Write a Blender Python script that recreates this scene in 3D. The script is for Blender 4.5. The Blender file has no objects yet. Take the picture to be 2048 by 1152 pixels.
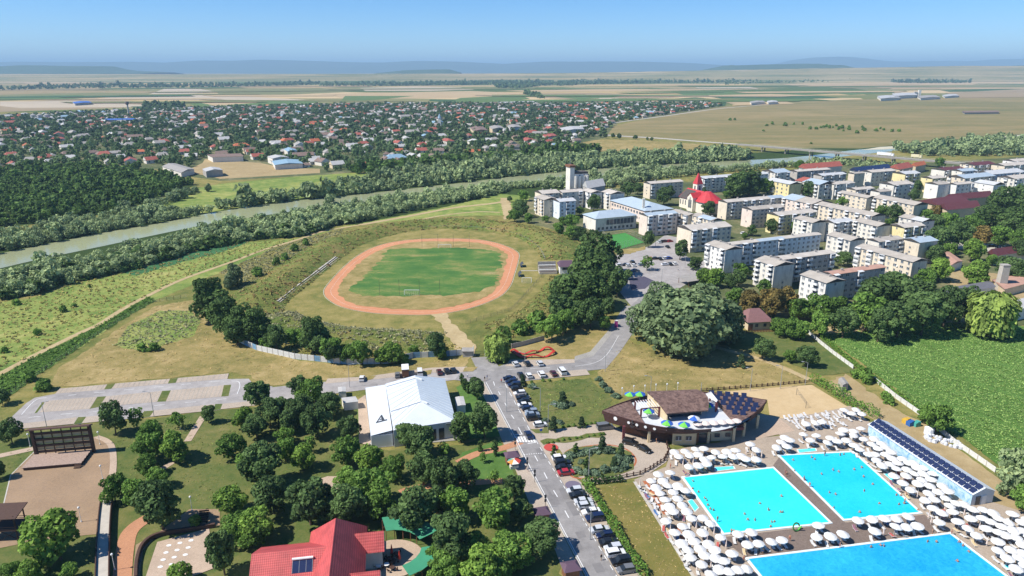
import bpy,bmesh,math,random
import numpy as np
from mathutils import Vector

# ------------------------------------------------------------------ camera, sky, sun, exposure
scene = bpy.context.scene
col = scene.collection
R = math.radians
CAM_H,FOCAL = 100.0,1400.0            # metres above the ground; focal length for a picture 2048 wide
PITCH = math.atan(438 / FOCAL)
cam_data = bpy.data.cameras.new('camera')
cam_data.sensor_width = 36.0
cam_data.lens = FOCAL / 2048 * 36.0
cam_data.clip_start = 1.0
cam_data.clip_end = 200000.0
cam = bpy.data.objects.new('camera',cam_data)
cam.location = (0,0,CAM_H)
cam.rotation_euler = (math.pi / 2 - PITCH,0,0)
col.objects.link(cam)
scene.camera = cam

SUN_ELEV,SHADOW_AZ = 50.0,15.0        # shadows fall towards +X, a little away from the camera
world = bpy.data.worlds.new('World')
scene.world = world
world.use_nodes = True
wn = world.node_tree.nodes
wl = world.node_tree.links
bg = wn['Background']
sky = wn.new('ShaderNodeTexSky')
sky.sky_type = 'NISHITA'
sky.sun_disc = False
sky.sun_elevation = R(SUN_ELEV)
sky.altitude = 2000.0
sky.air_density = 0.9
sky.dust_density = 0.5
sky.ozone_density = 7.0
hs = wn.new('ShaderNodeHueSaturation')
hs.inputs['Saturation'].default_value = 1.2
wl.new(sky.outputs['Color'],hs.inputs['Color'])
wl.new(hs.outputs['Color'],bg.inputs['Color'])
bg.inputs['Strength'].default_value = 0.115

sd = bpy.data.lights.new('sun','SUN')
sd.energy = 5.0
sd.angle = R(0.53)
sd.color = (1.0,0.95,0.87)
sun = bpy.data.objects.new('sun',sd)
ldir = Vector((math.cos(R(SHADOW_AZ)) * math.cos(R(SUN_ELEV)),math.sin(R(SHADOW_AZ)) * math.cos(R(SUN_ELEV)),-math.sin(R(SUN_ELEV))))
sun.rotation_euler = ldir.to_track_quat('-Z','Y').to_euler()
sun.location = (-200,-60,300)
col.objects.link(sun)
# the sky's sun stands opposite to the light's direction (rotation is measured from +Y, clockwise)
sky.sun_rotation = math.atan2(-ldir.x,-ldir.y)

scene.view_settings.view_transform = 'Standard'
scene.view_settings.look = 'None'
scene.view_settings.exposure = 0.46
scene.view_settings.gamma = 1.0
scene.view_settings.use_curve_mapping = False
scene.cycles.use_denoising = True
scene.cycles.denoiser = 'OPENIMAGEDENOISE'
scene.cycles.max_bounces = 6
scene.cycles.diffuse_bounces = 2
scene.cycles.glossy_bounces = 2
scene.cycles.transparent_max_bounces = 12
scene.cycles.volume_bounces = 0
scene.cycles.caustics_reflective = False
scene.cycles.caustics_refractive = False
scene.cycles.sample_clamp_indirect = 4.0

# ------------------------------------------------------------------ helpers
rng = np.random.default_rng(7)
random.seed(7)
SN,CS = math.sin(PITCH),math.cos(PITCH)


def G(u,v,z=0.0):
    """Survey point: the place at height z that the photograph shows at (u, v); metres on the map."""
    dx,dy = (u - 1024) / FOCAL,(v - 576) / FOCAL
    d = (dx,CS - dy * SN,-SN - dy * CS)
    t = (z - CAM_H) / d[2]
    return Vector((d[0] * t,d[1] * t,z))


def metres_per_px(p):
    return (p.y * CS + (CAM_H - p.z) * SN) / FOCAL


def zoom(ox,oy,s):
    """Coordinates read from an enlargement of the photograph that starts at (ox, oy), s times larger."""
    return lambda pts: [(ox + x / s,oy + y / s) for x,y in pts]


ORD1 = 'first second third fourth fifth sixth seventh eighth ninth tenth eleventh twelfth thirteenth fourteenth fifteenth sixteenth seventeenth eighteenth nineteenth'.split()
TENS = {2: 'twent',3: 'thirt',4: 'fort',5: 'fift',6: 'sixt',7: 'sevent',8: 'eight',9: 'ninet'}


def ordinal(n):
    if n < 20:
        return ORD1[n - 1]
    if n >= 100:
        r = n % 100
        return 'hundredth' if n == 100 else ('hundred and ' if n < 200 else 'two hundred and ') + (ordinal(r) if r else 'th')
    t,r = divmod(n,10)
    return TENS[t] + 'ieth' if r == 0 else TENS[t] + 'y-' + ORD1[r - 1]


def tag(o,label=None,cat=None,group=None,kind=None):
    if label: o['label'] = label
    if cat: o['category'] = cat
    if group: o['group'] = group
    if kind: o['kind'] = kind
    return o


def empty(name,loc=(0,0,0),rz=0.0,scale=None):
    o = bpy.data.objects.new(name,None)
    o.location = loc
    o.rotation_euler = (0,0,rz)
    if scale is not None:
        o.scale = scale
    o.empty_display_size = 0.5
    col.objects.link(o)
    return o


def place(name,me,parent=None,loc=(0,0,0),rot=(0,0,0),scale=None):
    o = bpy.data.objects.new(name,me)
    o.parent = parent
    o.location = loc
    o.rotation_euler = rot
    if scale is not None:
        o.scale = scale
    col.objects.link(o)
    return o


class MB:
    """Collects faces for ONE mesh."""

    def __init__(self,org=(0,0,0)):
        self.v,self.f,self.m = [],[],[]
        self.org = Vector(org)

    def poly(self,pts,m=0):
        n = len(self.v)
        self.v += [Vector(p) - self.org for p in pts]
        self.f.append(list(range(n,n + len(pts))))
        self.m.append(m)

    def hexa(self,b,t,m=0,mt=None,bottom=True):
        """b, t: lower and upper ring of n points, counter-clockwise from above."""
        n,k = len(self.v),len(b)
        self.v += [Vector(p) - self.org for p in b] + [Vector(p) - self.org for p in t]
        for i in range(k):
            j = (i + 1) % k
            self.f.append([n + i,n + j,n + k + j,n + k + i]); self.m.append(m)
        self.f.append([n + k + i for i in range(k)]); self.m.append(m if mt is None else mt)
        if bottom:
            self.f.append([n + i for i in reversed(range(k))]); self.m.append(m)

    def box(self,c,s,rz=0.0,m=0,mt=None,tilt=0.0):
        cx,cy,cz = c
        hx,hy,hz = s[0] / 2,s[1] / 2,s[2] / 2
        ca,sa = math.cos(rz),math.sin(rz)
        ct,st = math.cos(tilt),math.sin(tilt)
        ring = []
        for z in (-hz,hz):
            r = []
            for x,y in ((-hx,-hy),(hx,-hy),(hx,hy),(-hx,hy)):
                y2,z2 = y * ct - z * st,y * st + z * ct
                r.append((cx + x * ca - y2 * sa,cy + x * sa + y2 * ca,cz + z2))
            ring.append(r)
        self.hexa(ring[0],ring[1],m,mt)

    def prism(self,pts,z0,z1,m=0,mt=None):
        a = sum(pts[i][0] * pts[(i + 1) % len(pts)][1] - pts[(i + 1) % len(pts)][0] * pts[i][1] for i in range(len(pts)))
        p = list(pts) if a > 0 else list(reversed(pts))
        self.hexa([(q[0],q[1],z0) for q in p],[(q[0],q[1],z1) for q in p],m,mt)

    def bar(self,a,b,r,n=5,m=0,r2=None):
        a,b = Vector(a),Vector(b)
        d = (b - a).normalized()
        x = d.orthogonal().normalized()
        y = d.cross(x)
        r2 = r if r2 is None else r2
        lo = [a + (x * math.cos(6.2832 * i / n) + y * math.sin(6.2832 * i / n)) * r for i in range(n)]
        hi = [b + (x * math.cos(6.2832 * i / n) + y * math.sin(6.2832 * i / n)) * r2 for i in range(n)]
        self.hexa(lo,hi,m)

    def mesh(self,name,mats,smooth=False):
        me = bpy.data.meshes.new(name)
        me.from_pydata([tuple(p) for p in self.v],[],self.f)
        for mt in (mats if isinstance(mats,(list,tuple)) else [mats]):
            me.materials.append(mt)
        me.polygons.foreach_set('material_index',self.m)
        if smooth:
            me.polygons.foreach_set('use_smooth',[True] * len(self.f))
        me.update()
        return me

    def obj(self,name,mats,parent=None,smooth=False,loc=None):
        o = place(name,self.mesh(name,mats,smooth),parent)
        if loc is not None:
            o.location = loc
        elif parent is None:
            o.location = self.org
        return o


def np_mesh(name,verts,quads,mats,tint=None,smooth=False):
    me = bpy.data.meshes.new(name)
    verts = np.asarray(verts,np.float32)
    quads = np.asarray(quads,np.int32)
    k = quads.shape[1]
    me.vertices.add(len(verts)); me.vertices.foreach_set('co',verts.ravel())
    me.loops.add(quads.size); me.loops.foreach_set('vertex_index',quads.ravel())
    me.polygons.add(len(quads))
    me.polygons.foreach_set('loop_start',np.arange(0,quads.size,k,dtype=np.int32))
    me.polygons.foreach_set('loop_total',np.full(len(quads),k,np.int32))
    for mt in (mats if isinstance(mats,(list,tuple)) else [mats]):
        me.materials.append(mt)
    if tint is not None:
        a = me.attributes.new('tint','FLOAT','POINT')
        a.data.foreach_set('value',np.asarray(tint,np.float32))
    if smooth:
        me.polygons.foreach_set('use_smooth',np.ones(len(quads),bool))
    me.update(calc_edges=True)
    return me


# ------------------------------------------------------------------ materials
def rgb(h):
    """#rrggbb as the eye reads it -> linear."""
    c = [int(h[i:i + 2],16) / 255 for i in (1,3,5)]
    return tuple(x / 12.92 if x <= 0.04045 else ((x + 0.055) / 1.055) ** 2.4 for x in c) + (1.0,)


def c3(r,g=None,b=None):
    return (r,r if g is None else g,r if b is None else b,1.0)


def new_mat(name):
    m = bpy.data.materials.new(name)
    m.use_nodes = True
    nt = m.node_tree
    return m,nt,nt.nodes,nt.links,nt.nodes['Principled BSDF']


def noise(nt,scale,detail=4.0,rough=0.6,coord=None,dist=0.0):
    n = nt.nodes.new('ShaderNodeTexNoise')
    n.inputs['Scale'].default_value = scale
    n.inputs['Detail'].default_value = detail
    n.inputs['Roughness'].default_value = rough
    n.inputs['Distortion'].default_value = dist
    if coord is not None:
        nt.links.new(coord,n.inputs['Vector'])
    return n.outputs['Fac']


def ramp(nt,fac,stops,interp='LINEAR'):
    r = nt.nodes.new('ShaderNodeValToRGB')
    r.color_ramp.interpolation = interp
    e = r.color_ramp.elements
    while len(e) < len(stops):
        e.new(0.5)
    for i,(p,c) in enumerate(stops):
        e[i].position = p
        e[i].color = c if len(c) == 4 else (*c,1.0)
    nt.links.new(fac,r.inputs['Fac'])
    return r.outputs['Color']


def mix(nt,fac,a,b,mode='MIX'):
    n = nt.nodes.new('ShaderNodeMix')
    n.data_type = 'RGBA'
    n.blend_type = mode
    for s,x in (('Factor',fac),('A',a),('B',b)):
        i = [q for q in n.inputs if q.name == s and (q.type == 'VALUE' if s == 'Factor' else q.type == 'RGBA')][0]
        if isinstance(x,bpy.types.NodeSocket):
            nt.links.new(x,i)
        else:
            i.default_value = x
    return [q for q in n.outputs if q.type == 'RGBA'][0]


def math_node(nt,op,a,b=None):
    n = nt.nodes.new('ShaderNodeMath')
    n.operation = op
    for i,x in enumerate((a,b)):
        if x is None: continue
        if isinstance(x,bpy.types.NodeSocket):
            nt.links.new(x,n.inputs[i])
        else:
            n.inputs[i].default_value = x
    return n.outputs[0]


def obj_coord(nt,sx=1.0,sy=1.0,sz=1.0,rz=0.0,kind='Object'):
    t = nt.nodes.new('ShaderNodeTexCoord')
    m = nt.nodes.new('ShaderNodeMapping')
    m.inputs['Scale'].default_value = (sx,sy,sz)
    m.inputs['Rotation'].default_value = (0,0,rz)
    nt.links.new(t.outputs[kind],m.inputs['Vector'])
    return m.outputs['Vector']


def bump(nt,b,height,strength=0.5,dist=0.1):
    n = nt.nodes.new('ShaderNodeBump')
    n.inputs['Strength'].default_value = strength
    n.inputs['Distance'].default_value = dist
    nt.links.new(height,n.inputs['Height'])
    nt.links.new(n.outputs['Normal'],b.inputs['Normal'])


def plain(name,c,rough=0.6,var=0.12,scale=1.5,metal=0.0,spec=0.5):
    """A painted or built surface with a little wear."""
    m,nt,N,L,b = new_mat(name)
    co = obj_coord(nt)
    f1 = noise(nt,scale,5.0,0.65,co)
    lo = tuple(x * (1 - var) for x in c[:3]) + (1,)
    hi = tuple(min(1,x * (1 + var)) for x in c[:3]) + (1,)
    L.new(ramp(nt,f1,[(0.3,lo),(0.7,hi)]),b.inputs['Base Color'])
    b.inputs['Roughness'].default_value = rough
    b.inputs['Metallic'].default_value = metal
    b.inputs['Specular IOR Level'].default_value = spec
    return m


def terrain(name,stops,s1=0.02,s2=0.25,s3=2.0,bump_s=0.6,sx=1.0,sy=1.0,rz=0.0,w=(0.36,0.36,0.28),dist=0.3):
    """Grass or soil: three sizes of patches."""
    m,nt,N,L,b = new_mat(name)
    co = obj_coord(nt,sx,sy,1.0,rz)
    a1 = noise(nt,s1,5.0,0.6,co,0.6)
    a2 = noise(nt,s2,4.0,0.65,co,0.3)
    a3 = noise(nt,s3,5.0,0.75,co)
    f = math_node(nt,'ADD',math_node(nt,'ADD',math_node(nt,'MULTIPLY',a1,w[0]),math_node(nt,'MULTIPLY',a2,w[1])),math_node(nt,'MULTIPLY',a3,w[2]))
    L.new(ramp(nt,f,stops),b.inputs['Base Color'])
    b.inputs['Roughness'].default_value = 0.95
    b.inputs['Specular IOR Level'].default_value = 0.1
    bump(nt,b,math_node(nt,'ADD',a3,a2),bump_s,dist)
    return m


def foliage(name,dark,mid,light,trans=0.3):
    m,nt,N,L,b = new_mat(name)
    at = N.new('ShaderNodeAttribute'); at.attribute_name = 'tint'
    oi = N.new('ShaderNodeObjectInfo')
    f = math_node(nt,'ADD',math_node(nt,'MULTIPLY',at.outputs['Fac'],0.75),math_node(nt,'MULTIPLY',oi.outputs['Random'],0.25))
    c = ramp(nt,f,[(0.12,dark),(0.5,mid),(0.9,light)])
    L.new(c,b.inputs['Base Color'])
    b.inputs['Roughness'].default_value = 0.75
    b.inputs['Specular IOR Level'].default_value = 0.115
    tr = N.new('ShaderNodeBsdfTranslucent')
    L.new(c,tr.inputs['Color'])
    mx = N.new('ShaderNodeMixShader')
    mx.inputs[0].default_value = trans
    L.new(b.outputs[0],mx.inputs[1]); L.new(tr.outputs[0],mx.inputs[2])
    L.new(mx.outputs[0],N['Material Output'].inputs['Surface'])
    return m


M = {}
# grounds
M['meadow'] = terrain('meadow_grass',[(0.34,rgb('#4c5830')),(0.44,rgb('#666c38')),(0.52,rgb('#847c48')),(0.60,rgb('#988b58')),(0.68,rgb('#a8996c'))],0.022,0.16,1.6)
M['dry'] = terrain('dry_grass',[(0.34,rgb('#5f6038')),(0.43,rgb('#7e7646')),(0.51,rgb('#948455')),(0.59,rgb('#a99568')),(0.68,rgb('#b9a67e'))],0.03,0.2,1.8)
M['green_meadow'] = terrain('green_meadow_grass',[(0.34,rgb('#4e6632')),(0.45,rgb('#6b803f')),(0.54,rgb('#8b924f')),(0.64,rgb('#a8a367'))],0.025,0.15,1.5)
M['lawn'] = terrain('park_lawn',[(0.34,rgb('#42532a')),(0.45,rgb('#556334')),(0.55,rgb('#6c6d3f')),(0.66,rgb('#847b52'))],0.035,0.3,2.5,0.4)
M['lawn_fresh'] = terrain('watered_lawn',[(0.34,rgb('#42602c')),(0.5,rgb('#547338')),(0.66,rgb('#6c7f45'))],0.05,0.4,3.0,0.4)
M['lawn_dry'] = terrain('dry_lawn',[(0.32,rgb('#5d6431')),(0.48,rgb('#756e3b')),(0.6,rgb('#877a48')),(0.72,rgb('#96875a'))],0.05,0.3,2.5,0.4)
M['pitch'] = terrain('pitch_turf',[(0.36,rgb('#3a5f30')),(0.47,rgb('#4a6f37')),(0.53,rgb('#647a3f')),(0.575,rgb('#878350')),(0.66,rgb('#a09368'))],0.03,0.09,1.5,0.3,sx=0.75,sy=1.5)
M['turf'] = terrain('artificial_turf',[(0.3,rgb('#3c7a3c')),(0.7,rgb('#4f8d4a'))],0.05,0.4,3.0,0.1)
M['weeds'] = terrain('tall_weeds',[(0.34,rgb('#465a2a')),(0.44,rgb('#5f7036')),(0.52,rgb('#7f8146')),(0.59,rgb('#8f7d4e')),(0.68,rgb('#aa9864'))],0.035,0.25,1.6,1.0,dist=0.8)
M['rust_weeds'] = terrain('rusty_weeds',[(0.30,rgb('#4a5226')),(0.42,rgb('#6d5f33')),(0.54,rgb('#7f5f3c')),(0.66,rgb('#8f7048')),(0.76,rgb('#9c8854'))],0.04,0.25,1.6,1.0,dist=0.8)
M['strip_weeds'] = terrain('green_weeds',[(0.3,rgb('#385024')),(0.5,rgb('#4c6a2c')),(0.7,rgb('#66803a'))],0.05,0.3,1.8,1.0,dist=0.8)
M['reeds'] = terrain('reed_bed',[(0.3,rgb('#345a38')),(0.5,rgb('#447048')),(0.7,rgb('#5a8358'))],0.06,0.3,1.8,0.8,dist=0.6)
M['beans'] = terrain('crop_soil',[(0.3,rgb('#48682e')),(0.5,rgb('#5a7d3a')),(0.7,rgb('#6e8f4a'))],0.02,0.2,1.8,1.0,dist=0.5)
M['soil'] = terrain('bare_soil',[(0.3,rgb('#8a7854')),(0.5,rgb('#a08d68')),(0.7,rgb('#b5a37e'))],0.05,0.3,2.0,0.4)
M['village_ground'] = terrain('village_yards',[(0.3,rgb('#37472a')),(0.5,rgb('#5a6140')),(0.62,rgb('#8f8465')),(0.72,rgb('#a9a088'))],0.015,0.06,0.4,0.2)
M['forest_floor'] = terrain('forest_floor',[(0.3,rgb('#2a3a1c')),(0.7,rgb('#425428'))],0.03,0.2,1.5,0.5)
M['pasture'] = terrain('pasture_grass',[(0.36,rgb('#62663f')),(0.46,rgb('#7a734b')),(0.54,rgb('#8c7d56')),(0.64,rgb('#9c8b66'))],0.0035,0.02,0.2,0.2,sx=0.35)
M['dirt'] = terrain('dirt_track',[(0.3,rgb('#94835e')),(0.5,rgb('#ad9a74')),(0.7,rgb('#c2b08c'))],0.08,0.5,3.0,0.3)
M['sand'] = terrain('court_sand',[(0.3,rgb('#b09871')),(0.5,rgb('#bda57e')),(0.7,rgb('#c9b38d'))],0.1,0.6,5.0,0.2)
M['gravel'] = terrain('river_gravel',[(0.3,rgb('#a9a48f')),(0.7,rgb('#cfc9b4'))],0.02,0.1,1.0,0.2)
M['asphalt'] = terrain('asphalt',[(0.36,rgb('#747170')),(0.46,rgb('#868381')),(0.54,rgb('#8f8c8a')),(0.64,rgb('#a19d9a'))],0.06,0.35,4.0,0.15,dist=0.02)
M['asphalt_pale'] = terrain('sun_bleached_asphalt',[(0.36,rgb('#86827f')),(0.5,rgb('#9c9794')),(0.64,rgb('#aeaaa6'))],0.06,0.35,4.0,0.15,dist=0.02)
M['tarmac_red'] = terrain('running_surface',[(0.3,rgb('#b47a5a')),(0.5,rgb('#c08764')),(0.7,rgb('#cb9572'))],0.05,0.4,4.0,0.1,dist=0.02)


def paving(name,a,b,scale=2.2,rz=0.0,mortar=None,w=0.5,h=0.25):
    m,nt,N,L,bs = new_mat(name)
    co = obj_coord(nt,1,1,1,rz)
    br = N.new('ShaderNodeTexBrick')
    br.inputs['Scale'].default_value = scale
    br.inputs['Color1'].default_value = a
    br.inputs['Color2'].default_value = b
    br.inputs['Mortar'].default_value = mortar or tuple(x * 0.6 for x in a[:3]) + (1,)
    br.inputs['Mortar Size'].default_value = 0.012
    br.inputs['Brick Width'].default_value = w
    br.inputs['Row Height'].default_value = h
    L.new(co,br.inputs['Vector'])
    n1 = noise(nt,0.12,5,0.6,co)
    n2 = noise(nt,1.6,4,0.6,co)
    sh = ramp(nt,math_node(nt,'ADD',math_node(nt,'MULTIPLY',n1,0.6),math_node(nt,'MULTIPLY',n2,0.4)),[(0.3,c3(0.78)),(0.7,c3(1.12))])
    L.new(mix(nt,1.0,br.outputs['Color'],sh,'MULTIPLY'),bs.inputs['Base Color'])
    bs.inputs['Roughness'].default_value = 0.85
    bs.inputs['Specular IOR Level'].default_value = 0.2
    return m


M['paver_tan'] = paving('tan_pavers',rgb('#b6a898'),rgb('#ac9e8e'),1.6,R(12))
M['paver_park'] = paving('park_pavers',rgb('#a1876a'),rgb('#96806a'),1.6,R(-12))
M['paver_red'] = paving('red_path_pavers',rgb('#bc8a68'),rgb('#b18062'),1.6,R(20))
M['paver_pink'] = paving('pale_pavers',rgb('#bda893'),rgb('#b39e8a'),1.6,R(8))
M['paver_deck'] = paving('pool_deck_pavers',rgb('#b0a190'),rgb('#a39483'),1.6,R(9))
M['paver_wet'] = paving('wet_pool_deck',rgb('#83746a'),rgb('#75675d'),1.6,R(9))
M['paver_grey'] = paving('grey_pavers',rgb('#a39f97'),rgb('#98948d'),1.6,R(12))
M['paver_brickred'] = paving('brick_band',rgb('#b5714f'),rgb('#a56545'),2.4,R(-60))
M['concrete'] = plain('concrete',rgb('#b3aca0'),0.85,0.12,0.6)
M['kerb'] = plain('kerb_stone',rgb('#b9b4aa'),0.85,0.1,2.0)
M['white_line'] = plain('road_paint',c3(0.72,0.72,0.70),0.7,0.12,3.0)
M['red_paint'] = plain('red_road_paint',rgb('#b5453a'),0.7,0.1,3.0)
M['violet_paint'] = plain('violet_road_paint',rgb('#6c6474'),0.7,0.1,3.0)


def water_mat(name,c,rough=0.12,wave=0.25,scale=0.5):
    m,nt,N,L,b = new_mat(name)
    co = obj_coord(nt)
    f = noise(nt,0.006,4,0.6,co)
    L.new(ramp(nt,f,[(0.3,tuple(x * 0.88 for x in c[:3]) + (1,)),(0.7,tuple(x * 1.1 for x in c[:3]) + (1,))]),b.inputs['Base Color'])
    b.inputs['Roughness'].default_value = rough
    b.inputs['IOR'].default_value = 1.33
    bump(nt,b,noise(nt,scale,3,0.6,co),wave,0.05)
    return m


M['river'] = water_mat('silty_river_water',rgb('#989c78'),0.16,0.25,0.6)

# ------------------------------------------------------------------ ground, fields, river, hills
LEVEL = 0.03
SHEETS = [0]


def lift(level):
    """Each sheet lies a little above the ones laid before it on its level."""
    SHEETS[0] += 1
    return level * LEVEL + (SHEETS[0] % 40) * 0.0007


def ragged(P,step=2.2,amp=0.8):
    """Grass and soil never end on a ruled line."""
    out = []
    for a,b in zip(P,P[1:] + P[:1]):
        n = max(1,int((b - a).length / step))
        t = b - a
        q = Vector((-t.y,t.x,0)).normalized()
        for i in range(n):
            out.append(a.lerp(b,i / n) + q * random.uniform(-amp,amp))
    return out


NATURAL = [M[k] for k in ('meadow','dry','green_meadow','lawn','lawn_dry','pitch','weeds','strip_weeds','reeds','beans','soil','village_ground','dirt')]


def sheet(name,pts,level,m,label,cat='ground',kind='structure',parent=None,flat=True,z=None):
    """A flat piece of ground; pts are survey points or map points."""
    P = [p if isinstance(p,Vector) else G(*p) for p in pts]
    z = lift(level) if z is None else z
    P = [Vector((p.x,p.y,z)) for p in P]
    if m in NATURAL and parent is None and P[0].y < 700:
        P = ragged(P)
    a = sum(P[i].x * P[(i + 1) % len(P)].y - P[(i + 1) % len(P)].x * P[i].y for i in range(len(P)))
    if a < 0: P.reverse()
    mb = MB()
    mb.poly(P)
    o = mb.obj(name,m,parent)
    if parent is None:
        tag(o,label,cat,None,kind)
    return o


def smooth(P,k=6,closed=False):
    """Catmull-Rom through map points."""
    out = []
    n = len(P)
    for i in range(n if closed else n - 1):
        if closed:
            p0,p1,p2,p3 = P[i - 1],P[i],P[(i + 1) % n],P[(i + 2) % n]
        else:
            p0,p1,p2,p3 = P[max(i - 1,0)],P[i],P[i + 1],P[min(i + 2,n - 1)]
        for j in range(k):
            t = j / k
            out.append(0.5 * ((2 * p1) + (p2 - p0) * t + (2 * p0 - 5 * p1 + 4 * p2 - p3) * t * t + (3 * p1 - p0 - 3 * p2 + p3) * t ** 3))
    if not closed:
        out.append(P[-1])
    return out


def offset(P,d,closed=False):
    out = []
    n = len(P)
    for i in range(n):
        a = P[i - 1] if (i or closed) else P[i]
        b = P[(i + 1) % n] if (i < n - 1 or closed) else P[i]
        t = (b - a); t.z = 0; t.normalize()
        out.append(P[i] + Vector((-t.y,t.x,0)) * d)
    return out


def ribbon(name,pts,width,level,m,label=None,cat='path',closed=False,k=6,parent=None,kind='structure',d=0.0,z=None):
    P = [p if isinstance(p,Vector) else G(*p) for p in pts]
    P = smooth(P,k,closed) if k > 1 else P
    z = lift(level) if z is None else z
    A,B = offset(P,d + width / 2,closed),offset(P,d - width / 2,closed)
    mb = MB()
    n = len(P)
    for i in range(n if closed else n - 1):
        j = (i + 1) % n
        mb.poly([(B[i].x,B[i].y,z),(B[j].x,B[j].y,z),(A[j].x,A[j].y,z),(A[i].x,A[i].y,z)])
    o = mb.obj(name,m,parent)
    if parent is None:
        tag(o,label,cat,None,kind)
    return o


def kerb_line(name,pts,parent,closed=False,k=1,w=0.25,h=0.13,m='kerb'):
    P = [p if isinstance(p,Vector) else G(*p) for p in pts]
    P = smooth(P,k,closed) if k > 1 else P
    A,B = offset(P,w / 2,closed),offset(P,-w / 2,closed)
    mb = MB()
    n = len(P)
    for i in range(n if closed else n - 1):
        j = (i + 1) % n
        mb.hexa([(B[i].x,B[i].y,0),(B[j].x,B[j].y,0),(A[j].x,A[j].y,0),(A[i].x,A[i].y,0)],
                [(B[i].x,B[i].y,h),(B[j].x,B[j].y,h),(A[j].x,A[j].y,h),(A[i].x,A[i].y,h)])
    return mb.obj(name,M[m],parent)


big = 60000.0
mb = MB(); mb.poly([(-big,-600,0),(big,-600,0),(big,big,0),(-big,big,0)])
tag(mb.obj('ground',M['meadow']),'dry grassland that stretches under the whole town to the horizon','ground',None,'structure')

# far farmland: long fields seen almost edge-on
def patchwork(name,sx,sy):
    m,nt,N,L,b = new_mat(name)
    co = obj_coord(nt,sx,sy,1.0,R(6))
    vo = N.new('ShaderNodeTexVoronoi'); vo.inputs['Scale'].default_value = 1.0; vo.inputs['Randomness'].default_value = 0.9
    vo.distance = 'MANHATTAN'
    L.new(co,vo.inputs['Vector'])
    sep = N.new('ShaderNodeSeparateColor'); L.new(vo.outputs['Color'],sep.inputs[0])
    cc = ramp(nt,sep.outputs[0],[(0.0,rgb('#56663c')),(0.22,rgb('#82805a')),(0.4,rgb('#ae996e')),(0.58,rgb('#c0aa84')),(0.75,rgb('#75784e')),(0.88,rgb('#988866')),(1.0,rgb('#57683a'))],'CONSTANT')
    nn = noise(nt,9.0,5,0.6,obj_coord(nt,0.0004,0.002,1))
    L.new(mix(nt,1.0,cc,ramp(nt,nn,[(0.3,c3(0.8)),(0.7,c3(1.1))]),'MULTIPLY'),b.inputs['Base Color'])
    b.inputs['Roughness'].default_value = 1.0; b.inputs['Specular IOR Level'].default_value = 0.0
    return m


M['farmland'] = patchwork('farmland',0.0006,0.0021)
M['far_fields'] = patchwork('far_fields',0.0009,0.0045)
mb = MB(); mb.poly([(-big,1750,0.02),(big,1750,0.02),(big,big,0.02),(-big,big,0.02)])
tag(mb.obj('farmland',M['farmland']),'patchwork of tan and green fields reaching to the far hills','field',None,'structure')


def crop(name,hexs):
    c = rgb(hexs)
    return terrain(name,[(0.35,tuple(x * 0.85 for x in c[:3]) + (1,)),(0.65,tuple(x * 1.12 for x in c[:3]) + (1,))],0.004,0.03,0.3,0.1,sx=0.3)


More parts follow.
